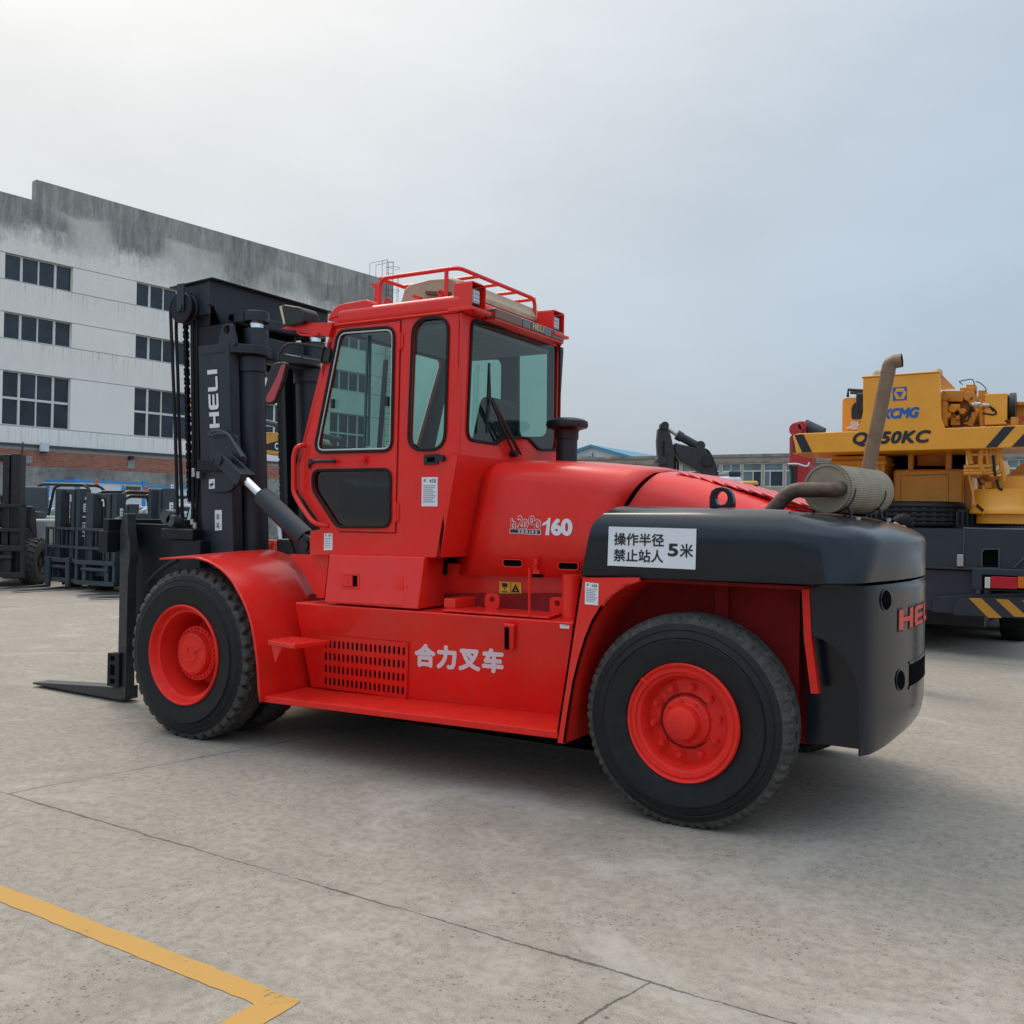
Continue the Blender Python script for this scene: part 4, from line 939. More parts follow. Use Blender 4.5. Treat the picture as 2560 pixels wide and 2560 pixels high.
g = G(); g.prism([onhood('C5', 303, 640, .002), onhood('C5', 985, 682, .002), onhood('C5', 992, 568, .002), onhood('C5', 308, 545, .002)], HN * .001); g.build('badge_border', 'white', bon, smooth=False)
g = G(); g.prism([onhood('C5', 318, 626, .0035), onhood('C5', 972, 664, .0035), onhood('C5', 978, 580, .0035), onhood('C5', 322, 552, .0035)], HN * .001); g.build('badge_plate', 'ink', bon, smooth=False)
htx('SERIES', (500, 625), (925, 650), (502, 570), 'white', off=.006, heavy=.025, space=1.35)
# intake pre-cleaner standing on the far side of the bonnet
yi = 1.35; pc = PY('S', 1417, 1100, yi); zr = lambda y: PY('S', 1417, y, yi).z
sc_ = (PY('S', 1464, 1060, yi) - PY('S', 1370, 1060, yi)).length / 2
g = G(); k_ = sc_
g.lathe([(k_ * .50, 1.80 - zr(1060)), (k_ * .50, zr(1100) - zr(1060)), (k_ * .55, zr(1098) - zr(1060)), (k_ * .55, zr(1080) - zr(1060)), (k_ * .60, zr(1076) - zr(1060)), (k_ * .95, zr(1070) - zr(1060)), (k_ * 1.0, zr(1064) - zr(1060)), (k_ * .97, zr(1054) - zr(1060)), (k_ * .80, zr(1049) - zr(1060)), (k_ * .55, zr(1046) - zr(1060)), (0, zr(1045) - zr(1060))], (pc.x, yi, zr(1060)), (0, 0, 1), 40)
g.build('air_precleaner', 'black', T)
# ---- exhaust: bent pipe, ribbed silencer, tail pipe
ym0, ym1 = .80, 1.56
mc = PY('A8', 385, 830, ym0); rm = .130
MA = V((.19, .98, 0)).normalized(); MS = V((MA.y, -MA.x, 0)); L_ = .60; m0 = V((mc.x, ym0, mc.z))
def mpt(h, a, r): return m0 + MA * h + MS * (r * cos(a)) + V((0, 0, r * sin(a)))
g = G(); g.lathe([(0, .0), (rm * .88, .0), (rm * .90, -.007), (rm, -.007), (rm, .016), (rm * .975, .020)], m0, MA, 64)
g.loft([[mpt(h, 2 * pi * q / 132, rm * (.975 + (.018 if q % 2 else 0))) for q in range(132)] for h in (.020, L_ - .02)], close=True)
g.lathe([(rm * .975, L_ - .02), (rm, L_ - .016), (rm, L_), (rm * .9, L_ + .006), (0, L_ + .01)], m0, MA, 64)
mu = g.build('silencer', 'muff', T, ang=20)
g = G()
for q in range(60):
    a = 2 * pi * q / 60; g.bar(mpt(-.005, a, rm), mpt(.012, a, rm), .006, .006)
g.build('silencer_crimp', 'rust', mu)
p0, p1, p2, p3 = PY('A8', 70, 960, .72), PY('A8', 178, 840, .72), PY('A8', 445, 845, .72), PY('A8', 470, 845, .80)
g = G(); g.tube(smoothpath([p0 + (p0 - p1) * .7, p0, p1, PY('A8', 300, 838, .72), PY('A8', 420, 838, .74), V((mc.x + .07, ym0 - .02, mc.z)), V((mc.x + .07, ym0 + .03, mc.z))], .06, 6), .040, 20); g.build('exhaust_pipe', 'rust', mu)
yt = 1.36; q0, q1, q2 = PY('A8', 622, 720, yt), PY('A8', 738, 150, yt), PY('A8', 796, 95, yt)
g = G(); dd = (q1 - q0).normalized(); path = smoothpath([q0 - dd * .12, q0, q1 + dd * .045, q2 + V((.02, 0, .0))], .085, 9); g.tube(path, .039, 24, cap=False); g.tube([q1 - dd * .02, q1 - dd * .005], .0405, 24)
g.build('tail_pipe', 'tail', mu); 
g = G(); e1, e2 = path[-2], path[-1]; g.cyl(e2 - (e2 - e1).normalized() * .004, e2 - (e2 - e1).normalized() * .002, .036, 24); g.build('pipe_mouth', 'void', mu)
g = G()
for h in (.06, L_ - .12):
    for sx in (-.085, .085):
        p = m0 + MA * h; g.tube(smoothpath([p + MS * sx + V((0, 0, -.09)), p + MS * sx * 1.25 + V((0, 0, -.12)), p + MS * sx * 1.25 + V((0, 0, -.155)), p + MS * sx * 1.7 + V((0, 0, -.160)), p + MS * sx * 1.9 + V((0, 0, -.20))], .02), .010, 8)
    g.tube([mpt(h, a * pi / 20, rm - .006) for a in range(20, 41)], .010, 6)
g.build('silencer_bracket', 'black', mu)
g = G()
for h in (.06, L_ - .12):
    for sx in (-.145, .145): p = m0 + MA * h + MS * sx + V((0, 0, -.19)); g.cyl(p, p + V((0, 0, .04)), .013, 6)
g.build('bracket_bolts', 'steel', mu)
# ---- cab
YN, YFAR, XRC = .36, 1.66, 1.945
NY = V((0, -1, 0))
def cy(*pts, Y=YN): return [PY('A4', x, y, Y) for x, y in pts]
def fy(P, Y=YFAR): return [V((p.x, Y, p.z)) for p in P]
W1 = rpoly(cy((505, 558), (522, 548), (842, 526), (828, 1272), (362, 1284), (372, 1180)), [.05, .03, .07, .07, .07, .04])
W1 = rpoly(cy((506, 552), (843, 526), (828, 1274), (360, 1284)), [.06, .07, .07, .08])
W2 = rpoly(cy((952, 482), (1166, 462), (1142, 1266), (922, 1268)), [.10, .10, .11, .10], 7)
W3 = rpoly(cy((352, 1392), (822, 1384), (817, 1732), (498, 1732), (352, 1505)), [.07, .06, .06, .05, .05])
OUT = cy((470, 510), (430, 620), (275, 1245), (244, 1361), (244, 1501), (383, 1706), (388, 1745), (327, 1760), (325, 1900), (1112, 1917), (1196, 1290), (1243, 468), (1243, 440), (480, 470))
cab = G()
cab.plate(OUT, [W1, W2, W3], (0, .035, 0), back=1)
# far side panel with its own windows
cab.mi = 1
FO = fy(OUT); far_holes = [fy(W1), rpoly(fy(cy((905, 560), (1150, 540), (1140, 1225), (890, 1225))), .08), fy(W3)]
fw = rpoly([PY('A4', x, y, YFAR) for x, y in ((1593, 668), (1772, 652), (1768, 1190), (1593, 1190))], .06)
F1 = rpoly([V((p.x, YFAR, p.z)) for p in cy((505, 558), (842, 530), (828, 1274), (362, 1284))], .07)
F2 = fw
# keep the far quarter window where it shows through the rear glass
cab.plate(FO, [F1, F2], (0, -.035, 0))
cab.mi = 0
# rear panel with window, lower rear panel raked forwards
def rx(*pts): return [PX('A4', x, y, XRC) for x, y in pts]
WR = rpoly(rx((1300, 476), (1832, 612), (1824, 1272), (1702, 1268), (1640, 1198), (1490, 1196), (1452, 1236), (1268, 1208)), [.06, .08, .07, .03, .04, .04, .03, .08])
zt_, zm_ = 2.735, 1.89
cab.plate([V((XRC, YN, zm_)), V((XRC, YN, zt_)), V((XRC, YFAR, zt_)), V((XRC, YFAR, zm_))], [WR], (-.035, 0, 0), back=1)
bl = OUT[9]
cab.hexa([V((bl.x, YN, bl.z)), V((bl.x, YFAR, bl.z)), V((bl.x - .03, YFAR, bl.z)), V((bl.x - .03, YN, bl.z)), V((XRC, YN, zm_)), V((XRC, YFAR, zm_)), V((XRC - .03, YFAR, zm_)), V((XRC - .03, YN, zm_))])
# front: windscreen frame and lower front plate
f0, f1, f2, f3, f4 = OUT[0], OUT[2], OUT[3], OUT[4], OUT[5]
def fr(p, y): return V((p.x, y, p.z))
wsn = (f1 - f0).cross(V((0, 1, 0))).normalized()
wo_ = [fr(f0, YN), fr(f0, YFAR), fr(f1, YFAR), fr(f1, YN)]
wi_ = rpoly([fr(f0 + (f1 - f0) * .07, YN + .07), fr(f0 + (f1 - f0) * .07, YFAR - .07), fr(f0 + (f1 - f0) * .97, YFAR - .07), fr(f0 + (f1 - f0) * .97, YN + .07)], .06)
cab.plate(wo_, [wi_], V((.03, 0, 0)), back=1)
for a, b in ((f1, f2), (f2, f3), (f3, f4)): cab.hexa([fr(a, YN), fr(a, YFAR), fr(b, YFAR), fr(b, YN), fr(a, YN) + V((.03, 0, 0)), fr(a, YFAR) + V((.03, 0, 0)), fr(b, YFAR) + V((.03, 0, 0)), fr(b, YN) + V((.03, 0, 0))])
# rounded rear corner posts
for y in (YN, YFAR):
    sg = 1 if y == YN else -1
    cab.tube([(XRC - .022, y + sg * .022, 1.90), (XRC - .022, y + sg * .022, 2.73)], .027, 16)
cs = cab.build('cab', ['red', 'trim'], T, smooth=False)
g = G(); g.box(.85, 1.76, YN + .02, YFAR - .02, 1.29, 1.32); g.box(.99, 1.93, YN + .04, YFAR - .04, 2.715, 2.73); g.build('cab_floor', 'trim', T)
g = G(); g.box(1.1, 1.9, YN + .1, YFAR - .1, 2.68, 2.712); g.build('roof_lining', 'trimlt', T, bevel=.012)
def seal(name, loop, n, m='rubber', o=.009, i=.009, t=.012, parent=cs, off=0.001):
    n = V(n).normalized(); P = [p + n * off for p in loop]
    return G().plate(inset(P, o, n), [inset(P, -i, n)], n * t).build(name, m, parent, bevel=.004, ang=50)
def pane(name, loop, n, m='glass', parent=cs, back=.012):
    g = G(); P = inset(loop, -.002, n); P = [p - V(n) * back for p in P]; g._f([g.b.verts.new(p) for p in P]); return g.build(name, m, parent, smooth=False)
# door: raised sheet over the side panel, with its two windows
DO = cy((492, 536), (875, 490), (843, 1766), (508, 1758), (330, 1492), (332, 1345), (345, 1240))
DP = [p + NY * .010 for p in DO]
W1d, W3d = [p + NY * .010 for p in W1], [p + NY * .010 for p in W3]
door = G().plate(DP, [W1d, W3d], -NY * .009, back=0).build('door', 'red', T, bevel=.003, ang=60)
g = G(); g.plate(inset(DO, .006, NY), [inset(DO, -.010, NY)], NY * .002); g.build('door_gap', 'reddark', door, smooth=False)
s1 = seal('window_seal', W1d, NY, parent=door); s3 = seal('window_seal', W3d, NY, parent=door)
pane('window_pane', W1d, NY, parent=door, back=.016); pane('window_pane', W3d, NY, 'glassd', door, .012)
g = G(); P = inset(W1d, -.010, NY); P = [p + NY * -.004 for p in P]; g.plate(P, [inset(P, -.010, NY)], NY * .008); g.build('sliding_frame', 'alu', door, bevel=.002); g = G()
a, b = PY('A4', 676, 575, YN - .005), PY('A4', 654, 1245, YN - .005); g.bar(a, b, .014, .014, (0, 1, 0)); a, b = PY('A4', 692, 575, YN + .01), PY('A4', 680, 1245, YN + .01); g.bar(a, b, .012, .012, (0, 1, 0))
g.build('window_mullion', 'mullion', door, bevel=.002)
g = G()
for x, y in ((463, 988), (792, 975)): p = PY('A4', x, y, YN - .016); g.box(p.x - .012, p.x + .012, p.y - .01, p.y + .012, p.z - .030, p.z + .030)
g.build('window_catch', 'black', door, bevel=.004)
pane('window_pane', W2, NY, parent=cs); seal('window_seal', W2, NY, parent=cs)
pane('rear_window', WR, (1, 0, 0), parent=cs, back=.01); seal('window_seal', WR, (1, 0, 0), parent=cs, o=.006, i=.012)
pane('window_pane', F1, (0, 1, 0), parent=cs); pane('window_pane', F2, (0, 1, 0), parent=cs)
pane('windscreen', wi_, wsn if wsn.x < 0 else -wsn, parent=cs, back=-.002)
# door furniture
def dpt(x, y, off=.012): return PY('A4', x, y, YN - off)
g = G(); g.tube(smoothpath([dpt(345, 1335), dpt(345, 1336, .05), dpt(470, 1334, .05), dpt(470, 1335, .012)], .02), .012, 10); a = dpt(338, 1338); g.cyl(a, a + NY * .02, .018, 14); a = dpt(326, 1360); g.box(a.x - .006, a.x + .006, a.y - .014, a.y, a.z - .022, a.z + .012); g.build('door_handle', 'black', door)
g = G(); a = dpt(648, 1325); g.cyl(a, a + NY * .03, .014, 12); g.tube([dpt(610, 1327, .03), dpt(660, 1325, .03)], .008); g.tube([dpt(650, 1300, .03), dpt(648, 1352, .03)], .009); g.build('hold_open_stud', 'redm', door)
for x, y0, y1 in ((868, 555, 665), (842, 1580, 1705)): g = G(); g.tube([dpt(x, y0, .008), dpt(x - 2, y1, .008)], .011, 10); a, b = dpt(x, y0, .008), dpt(x - 2, y1, .008); g.box(a.x - .03, a.x + .025, a.y, a.y + .006, b.z + .01, a.z - .01); g.build('hinge', 'red', door)
g = G(); P = cy((1018, 1296), (1106, 1290), (1104, 1354), (1018, 1358)); g.prism(P, NY * .012); o = g.build('latch_plate', 'black', cs, bevel=.004)
g = G(); P = [p + NY * .0125 for p in cy((1040, 1312), (1086, 1310), (1086, 1340), (1040, 1342))]; g.prism(P, NY * .001); g.build('latch_recess', 'void', o)
g = G(); p = PY('A4', 1130, 1318, YN); g.cyl(p, p + NY * .03, .020, 14); g.build('lock_knob', 'black', cs)
# stickers on the cab
def st4(pts, lines, Y=YN - .001):
    return sticker('A4', pts, Y, cs, lines)
st4([(1000, 1608), (1096, 1608), (1097, 1432), (1002, 1432)], 9, YN - .001); st4([(410, 1874), (462, 1872), (462, 1772), (412, 1770)], 6, YN - .001)
# ---- roof
g = G(); rz = 2.738
g.box(.975, 1.965, YN - .012, YFAR + .012, rz, rz + .115); roof = g.build('cab_roof', 'red', T, bevel=.042, seg=5)
g = G(); g.tube([PY('A4', 470, 514, YN - .010), PY('A4', 1225, 428, YN - .010)], .009, 8); g.build('rain_gutter', 'red', roof)
g = G(); V1 = [PY('A4', x, y, YN + .0) for x, y in ((428, 490), (436, 460), (455, 425), (490, 392), (530, 380), (665, 357), (684, 366), (690, 386), (690, 440), (470, 470))]
g.prism(V1, (0, YFAR - YN, 0)); g.build('roof_visor', 'red', roof, bevel=.012)
# roof rack
zr0 = rz + .11
ra, rb = PY('A4', 755, 395, .48), PY('A4', 1212, 320, .48)
A_ = PY('A4', 772, 243, .48); B_ = PY('A4', 1240, 152, .48); C1 = PX('A4', 1700, 312, B_.x)
zrk = (A_.z + B_.z) / 2; xa, xb = A_.x - .03, B_.x - .02; ya_, yb_ = .48, min(1.62, C1.y)
g = G(); R_ = .0135
g.tube(smoothpath([(xa, ya_, zr0 - .02), (xa, ya_, zrk), (xb, ya_, zrk), (xb, yb_, zrk), (xb, yb_, zr0 - .02)], .06, 7), R_, 12)
g.tube(smoothpath([(xa, ya_, zrk), (xa, yb_, zrk), (xb, yb_, zrk)], .06, 7), R_ * .9, 12); g.tube([(xa, yb_, zrk), (xa, yb_, zr0 - .02)], R_)
pm = PY('A4', 1212, 320, ya_); g.tube([(xb - .09, ya_, zr0 - .03), (xb - .09, ya_, zrk)], R_, 12)
for f in (.25, .5, .75): y = ya_ + (yb_ - ya_) * f; g.tube([(xa, y, zrk), (xb, y, zrk)], R_ * .85, 10)
rack = g.build('roof_rack', 'red', roof)
# beige air-conditioner housing under the rack
g = G(); sec = []
x0, x1, y0, y1 = xa + .12, xb + .02, .515, 1.60
prof = [(0, .0), (0, .07), (.02, .075), (.06, .15), (.14, .185), (.5, .205), (.8, .195), (.93, .165), (.985, .10), (1.0, .09), (1.0, 0)]
for t, sc in ((0, .80), (.015, .93), (.05, .985), (.3, 1.0), (.7, 1.0), (.95, .985), (.985, .93), (1, .80)):
    y = y0 + (y1 - y0) * t; ins = (1 - sc) * .25
    sec.append([V((x0 + (x1 - x0) * (ins + u * (1 - 2 * ins)), y, zr0 - .01 + h * (zrk - .015 - zr0) / .205 * (.55 + .45 * sc))) for u, h in prof])
g.loft(sec, caps=True); g.build('air_conditioner', 'beige', roof, ang=40, bevel=.006)
g = G(); g.box(xb + .015, xb + .03, .62, 1.56, zr0 + .0, zr0 + .035); g.build('cover_seam', 'reddark', roof)
g = G()
for x, y in ((795, 372), (1115, 320)):
    p = PY('A4', x, y, .42); R2 = .020 if x < 1000 else .017; g.tube([p + V((R2 * cos(t * pi / 8), 0, R2 * sin(t * pi / 8))) for t in range(17)], .0075, 8); g.tube([p + V((0, 0, -R2)), p + V((0, 0, -.06))], .009)
p = PY('A4', 975, 345, .45); g.bar(p + V((-.03, 0, .01)), p + V((.03, 0, -.012)), .02, .018); g.build('eye_bolts', 'redm', roof)
p = PY('A4', 1100, 322, .50); g = G(); g.bar(p + V((-.09, 0, .012)), p + V((.09, .02, -.012)), .03, .02); g.build('hose_stub', 'rust', roof)
p = PY('A4', 720, 320, .9); g = G(); P = [PY('A4', x, y, .8) for x, y in ((688, 264), (745, 262), (742, 290), (738, 395), (705, 395), (718, 300))]; g.prism(P, (0, .02, 0)); P2 = [q + V((0, .5, 0)) for q in P]; g.build('rack_bracket', 'red', roof)
# rear work lamps in their U brackets, light bar between them
def worklamp(k, x0, x1, y0, y1, xpl):
    a = PX(k, x0, y1, xpl); b = PX(k, x1, y0, xpl); ym, yM, zb, zT = a.y, b.y, min(a.z, b.z), max(a.z, b.z)
    return ym, yM, zb, zT
for (kx_, yc_) in ((PX('A4', 1338, 345, 2.02), 0), (PX('A4', 1822, 505, 2.02), 0)):
    c = kx_; g = G(); w = .075; h = .075; x0 = c.x - .05
    for s_ in (-1, 1): g.box(x0 - .07, x0 + .06, c.y + s_ * w - .004, c.y + s_ * w + .004, c.z - h, c.z + h)
    g.box(x0 - .07, x0 + .06, c.y - w, c.y + w, c.z + h, c.z + h + .008); g.box(x0 - .09, x0 + .085, c.y - w - .03, c.y + w + .03, c.z - h - .02, c.z - h)
    g.box(x0 - .075, x0 - .066, c.y - w, c.y + w, c.z - h, c.z + h)
    br = g.build('lamp_bracket', 'red', roof, bevel=.003)
    g = G(); g.box(x0 - .02, x0 + .035, c.y - .048, c.y + .048, c.z - .048, c.z + .054); g.box(x0, x0 + .015, c.y - .012, c.y + .012, c.z - h, c.z - .045); l = g.build('work_lamp', 'black', br, bevel=.008)
    g = G(); g.box(x0 + .0355, x0 + .039, c.y - .038, c.y + .038, c.z - .036, c.z + .044); l2 = g.build('lamp_lens', 'lens', l)
    g = G()
    for i in range(3):
        for j in range(3): q = V((x0 + .039, c.y + (i - 1) * .024, c.z + .004 + (j - 1) * .024)); g.cyl(q, q + V((.003, 0, 0)), .009, 10)
    g.build('lamp_reflectors', 'chrome', l)
a, b = PX('A4', 1412, 445, 2.0), PX('A4', 1828, 545, 2.0)
zb = (PX('A4', 1420, 470, 2.0).z + PX('A4', 1820, 550, 2.0).z) / 2 - .01; ya2, yb2 = a.y, b.y
LB = .062
for (u0, u1, m) in ((0, .36, 'amber'), (.37, .48, 'greylens'), (.485, .685, 'amber'), (.69, .80, 'greylens'), (.81, 1.0, 'amber')):
    g = G(); g.box(1.972, 2.045, ya2 + (yb2 - ya2) * u0, ya2 + (yb2 - ya2) * u1, zb - LB / 2, zb + LB / 2); g.build('light_bar', m, roof, bevel=.008)
u = yb2 - ya2; heli((2.0462, ya2 + u * .50, zb - .018), (0, u * .17, 0), (0, 0, .036), 'lensy', roof)
g = G(); g.box(1.955, 2.04, ya2, yb2, zb - LB / 2 - .012, zb - LB / 2 - .002); g.build('light_bar_tray', 'red', roof)
# front lamp on its arm
g = G(); yl_ = YN - .03
P = [PY('A4', x, y, yl_) for x, y in ((462, 497), (240, 502), (212, 512), (150, 534), (245, 545), (248, 556), (437, 582))]
g.prism(P, (0, .06, 0)); g.tube(smoothpath([PY('A4', x, y, yl_ - .01) for x, y in ((250, 555), (270, 572), (330, 578), (372, 572), (378, 560))], .02), .008); arm = g.build('lamp_arm', 'red', roof)
g = G(); P = rpoly([PY('A4', x, y, yl_ - .05) for x, y in ((140, 398), (165, 388), (265, 404), (283, 425), (285, 490), (270, 502), (175, 518), (158, 505))], .02); g.prism(P, (0, .16, 0)); l = g.build('work_lamp', 'black', arm, bevel=.012)
g = G(); P = [PY('A4', x, y, yl_ - .052) for x, y in ((139, 402), (154, 396), (176, 505), (164, 510))]; g.prism(P, (0, .164, 0)); g.build('lamp_lens', 'lensy', l, bevel=.004)
# mirror on its tubular arm
ym = YN - .04
g = G()
def mp_(x, y, o=0.0): return PY('A4', x, y, ym + o)
g.tube(smoothpath([mp_(415, 650), mp_(290, 628), mp_(205, 624), mp_(170, 645), mp_(142, 690), mp_(138, 728)], .06, 7), .010, 12); g.tube([mp_(398, 735), mp_(158, 690)], .008); g.tube([mp_(280, 628), mp_(276, 715)], .006); g.tube([mp_(404, 652), mp_(390, 730)], .006); g.tube([mp_(150, 688), mp_(150, 725)], .008)
g.build('mirror_arm', 'black', T)
P = [PY('A4', x, y, YN - .035) for x, y in ((392, 640), (442, 652), (446, 686), (436, 738), (385, 738))]; g = G(); g.prism(P, (0, .05, 0)); g.build('mirror_clamp', 'black', T, bevel=.006)
mc_ = mp_(108, 862); tilt = (mp_(158, 738) - mp_(58, 990)).normalized()
# the housing: rounded slab whose mirror face looks back to the driver
P0 = [mp_(x, y) for x, y in ((128, 736), (172, 736), (182, 745), (165, 850), (112, 975), (95, 990), (52, 992), (34, 972), (36, 940), (78, 790), (95, 748))]
g = G(); g.prism(rpoly(P0, .03), (0, .035, 0)); mh = g.build('mirror', 'black', T, bevel=.010, seg=3)
g = G(); P1 = [mp_(x, y, -.003) for x, y in ((152, 756), (172, 746), (177, 752), (152, 852), (108, 966), (92, 978), (68, 980), (58, 968), (66, 938), (120, 838))]; g.prism(rpoly(P1, .02), (0, .002, 0)); g.build('mirror_glass', mat('painted_cab_reflection', (0.42, 0.02, 0.03), 0.25, coat=0.6), mh)  # red colour paints the cab's reflection onto the glass
# grab rail
g = G(); g.tube(smoothpath([PY('A4', x, y, YN - o) for x, y, o in ((296, 1240, .0), (262, 1242, .05), (240, 1258, .06), (226, 1310, .06), (226, 1525, .06), (262, 1590, .06), (330, 1690, .06), (370, 1718, .05), (432, 1727, .0))], .05, 6), .0155, 14); g.build('grab_rail', 'red', T)
# things inside the cab
g = G(); sx, sy = 1.56, 1.0
g.box(sx - .27, sx + .2, sy - .25, sy + .25, 1.58, 1.72); g.build('driver_seat', 'seat', T, bevel=.05, seg=3)
st_ = [o for o in T.children if o.name.startswith('driver_seat')][0]
g = G(); g.hexa([V((sx + .12, sy - .23, 1.68)), V((sx + .25, sy - .23, 1.68)), V((sx + .25, sy + .23, 1.68)), V((sx + .12, sy + .23, 1.68)), V((sx + .24, sy - .19, 2.30)), V((sx + .32, sy - .19, 2.30)), V((sx + .32, sy + .19, 2.30)), V((sx + .24, sy + .19, 2.30))]); g.build('seat_back', 'seat', st_, bevel=.04, seg=3)
g = G(); g.box(sx - .2, sx + .15, sy - .2, sy + .2, 1.32, 1.58); g.build('seat_base', 'black', st_)
g = G(); wc = V((1.20, 1.0, 1.93)); wn_ = V((.55, 0, .83)).normalized(); wu = V((0, 1, 0)); wv = wn_.cross(wu)
g.tube([wc + (wu * cos(t * pi / 16) + wv * sin(t * pi / 16)) * .19 for t in range(33)], .014, 8, cap=False)
for t in (.5, 2.6, 4.7): g.tube([wc - wn_ * .03, wc + (wu * cos(t) + wv * sin(t)) * .19], .012, 6)
g.tube([wc - wn_ * .03, (1.02, 1.0, 1.55)], .03); g.build('steering_wheel', 'black', T)
g = G(); g.hexa([V((.80, .6, 1.32)), V((1.05, .6, 1.32)), V((1.05, 1.4, 1.32)), V((.80, 1.4, 1.32)), V((.80, .6, 1.78)), V((.98, .6, 1.72)), V((.98, 1.4, 1.72)), V((.80, 1.4, 1.78))]); g.build('dashboard', 'seat', T, bevel=.03)
g = G(); g.bar((.90, .98, 2.62), (.84, .98, 1.8), .02, .03); g.build('wiper_column', 'black', T)
# rear wiper
g = G(); wb = PX('A4', 1570, 1290, XRC + .04); wt = PX('A4', 1415, 955, XRC + .05); w0 = PX('A4', 1408, 745, XRC + .03); w1 = PX('A4', 1392, 1165, XRC + .03)
g.tube([wb + V((0, -.03, .0)), wt], .008); g.tube([wb + V((0, .02, .02)), PX('A4', 1425, 965, XRC + .05)], .007); g.tube([PX('A4', 1600, 1295, XRC + .04), PX('A4', 1430, 960, XRC + .05)], .007)
g.bar(w0, w1, .014, .012, (1, 0, 0)); g.tube([PX('A4', 1408, 790, XRC + .045), wt, PX('A4', 1398, 1100, XRC + .045)], .007); g.tube([w0, PX('A4', 1408, 790, XRC + .045)], .006); g.tube([w1, PX('A4', 1398, 1100, XRC + .045)], .006)
g.cyl(wb + V((-.05, 0, 0)), wb + V((.01, 0, 0)), .022, 14); g.build('rear_wiper', 'black', cs)
# black box painting the shaded gap under the cab
g = G(); g.box(.98, 1.68, .62, 1.6, 1.15, 1.28); g.build('cab_gap_shade', 'void', T)
# ---- mast (leans forward about three degrees), carriage, forks
LEAN = -.058
def mx(z): return LEAN * (z - 1.3)              # sideways shift of mast parts with height
def mbox(g, x0, x1, y0, y1, z0, z1): g.hexa([V((x + mx(z), y, z)) for z in (z0, z1) for x, y in ((x0, y0), (x1, y0), (x1, y1), (x0, y1))])
MY = .70; MF = 2 * YC - MY
X0, X1 = -.622, -.288
mast = G(); mbox(mast, X0, X1, MY, MY + .02, .28, 2.80); mbox(mast, X1 - .045, X1, MY + .02, MY + .10, .28, 2.80); mbox(mast, X0, X0 + .04, MY + .02, MY + .10, .28, 2.80)
mbox(mast, X0, X1, MF - .02, MF, .28, 2.80); mbox(mast, X1 - .045, X1, MF - .10, MF - .02, .28, 2.80); mbox(mast, X0, X0 + .04, MF - .11, MF - .02, .28, 2.80)
om = mast.build('outer_mast', 'mast2', T, bevel=.006)
g = G()
for s_, y in ((1, MY + .025), (-1, MF - .025)):
    ya, yb = sorted((y, y + s_ * .02)); mbox(g, X0 - .10, X1 - .05, ya, yb, .30, 2.95); mbox(g, X0 - .10, X0 + .10, ya, yb, 2.95, 3.18)
    ya, yb = sorted((y + s_ * .02, y + s_ * .10)); mbox(g, X1 - .09, X1 - .05, ya, yb, .30, 2.98); (mbox(g, X0 - .10, X0 - .06, ya, yb, .30, 3.16) if s_ > 0 else None)
im = g.build('inner_mast', 'mast', T, bevel=.005)
g = G(); mbox(g, X0 - .09, X0 - .06, MY + .05, MF - .05, 2.72, 3.16); g.build('mast_dark_backing', 'void', im)  # near-black sheet added to paint the dark inside of the mast
# cross members
g = G(); mbox(g, X1 - .06, X1 - .0, MY + .1, MF - .1, .45, .70); g.build('lower_crossmember', 'mast', om); g = G() 
P = [PY('B4', x, y, MY) for x, y in ((455, 806), (455, 880))]; zt0, zt1 = P[1].z, P[0].z
pl_ = rpoly([V((X0 + mx(zt0), MY - .005, zt0)), V((X1 + mx(zt0), MY - .005, zt0)), V((X1 + .14 + mx(zt0), MY + .14, zt0)), V((X1 + .16 + mx(zt0), MY + .28, zt0)), V((X1 + .04 + mx(zt0), MY + .42, zt0)), V((X1 + .04 + mx(zt0), MF - .42, zt0)), V((X1 + .16 + mx(zt0), MF - .28, zt0)), V((X1 + .14 + mx(zt0), MF - .14, zt0)), V((X1 + mx(zt0), MF + .005, zt0)), V((X0 + mx(zt0), MF + .005, zt0)), V((X0 + .18, MF - .1, zt0)), V((X0 + .18, MY + .1, zt0))], .07, 6)
g.prism(pl_, (0, 0, zt1 - zt0 + .01)); mbox(g, X1 - .05, X1 + .035, MY + .30, MF - .1, zt0 - .03, zt1 + .11)
g.build('mast_crossbar', 'mast2', om, bevel=.006)
# lug on the outer mast
g = G(); p = PY('B4', 722, 635, MY + .02); r = .033
g.plate(rpoly([p + V((-.10, 0, -.13)), p + V((.10, 0, -.13)), p + V((.085, 0, -.06)), p + V((.045, 0, .05)), p + V((-.045, 0, .05)), p + V((-.085, 0, -.05))], .035), [[p + V((r * cos(t * pi / 10), 0, r * sin(t * pi / 10))) for t in range(20)]], (0, .03, 0)); g.build('lifting_lug', 'mast2', om, bevel=.004)
# lift cylinders behind the rails
for y in (MY + .235, MF - .12):
    g = G(); x = X1 - .02; g.cyl((x + mx(.4), y, .4), (x + mx(2.72), y, 2.72), .106, 32); g.cyl((x + mx(2.6), y, 2.6), (x + mx(2.71), y, 2.71), .124, 32); g.cyl((x + .07 + mx(2.78), y, 2.78), (x + .07 + mx(2.93), y, 2.93), .095, 32); cl = g.build('lift_cylinder', 'mast2', om)
    g = G(); g.cyl((x + .07 + mx(2.9), y, 2.9), (x + .07 + mx(3.06), y, 3.06), .055, 24); g.build('piston_rod', 'chrome', cl)
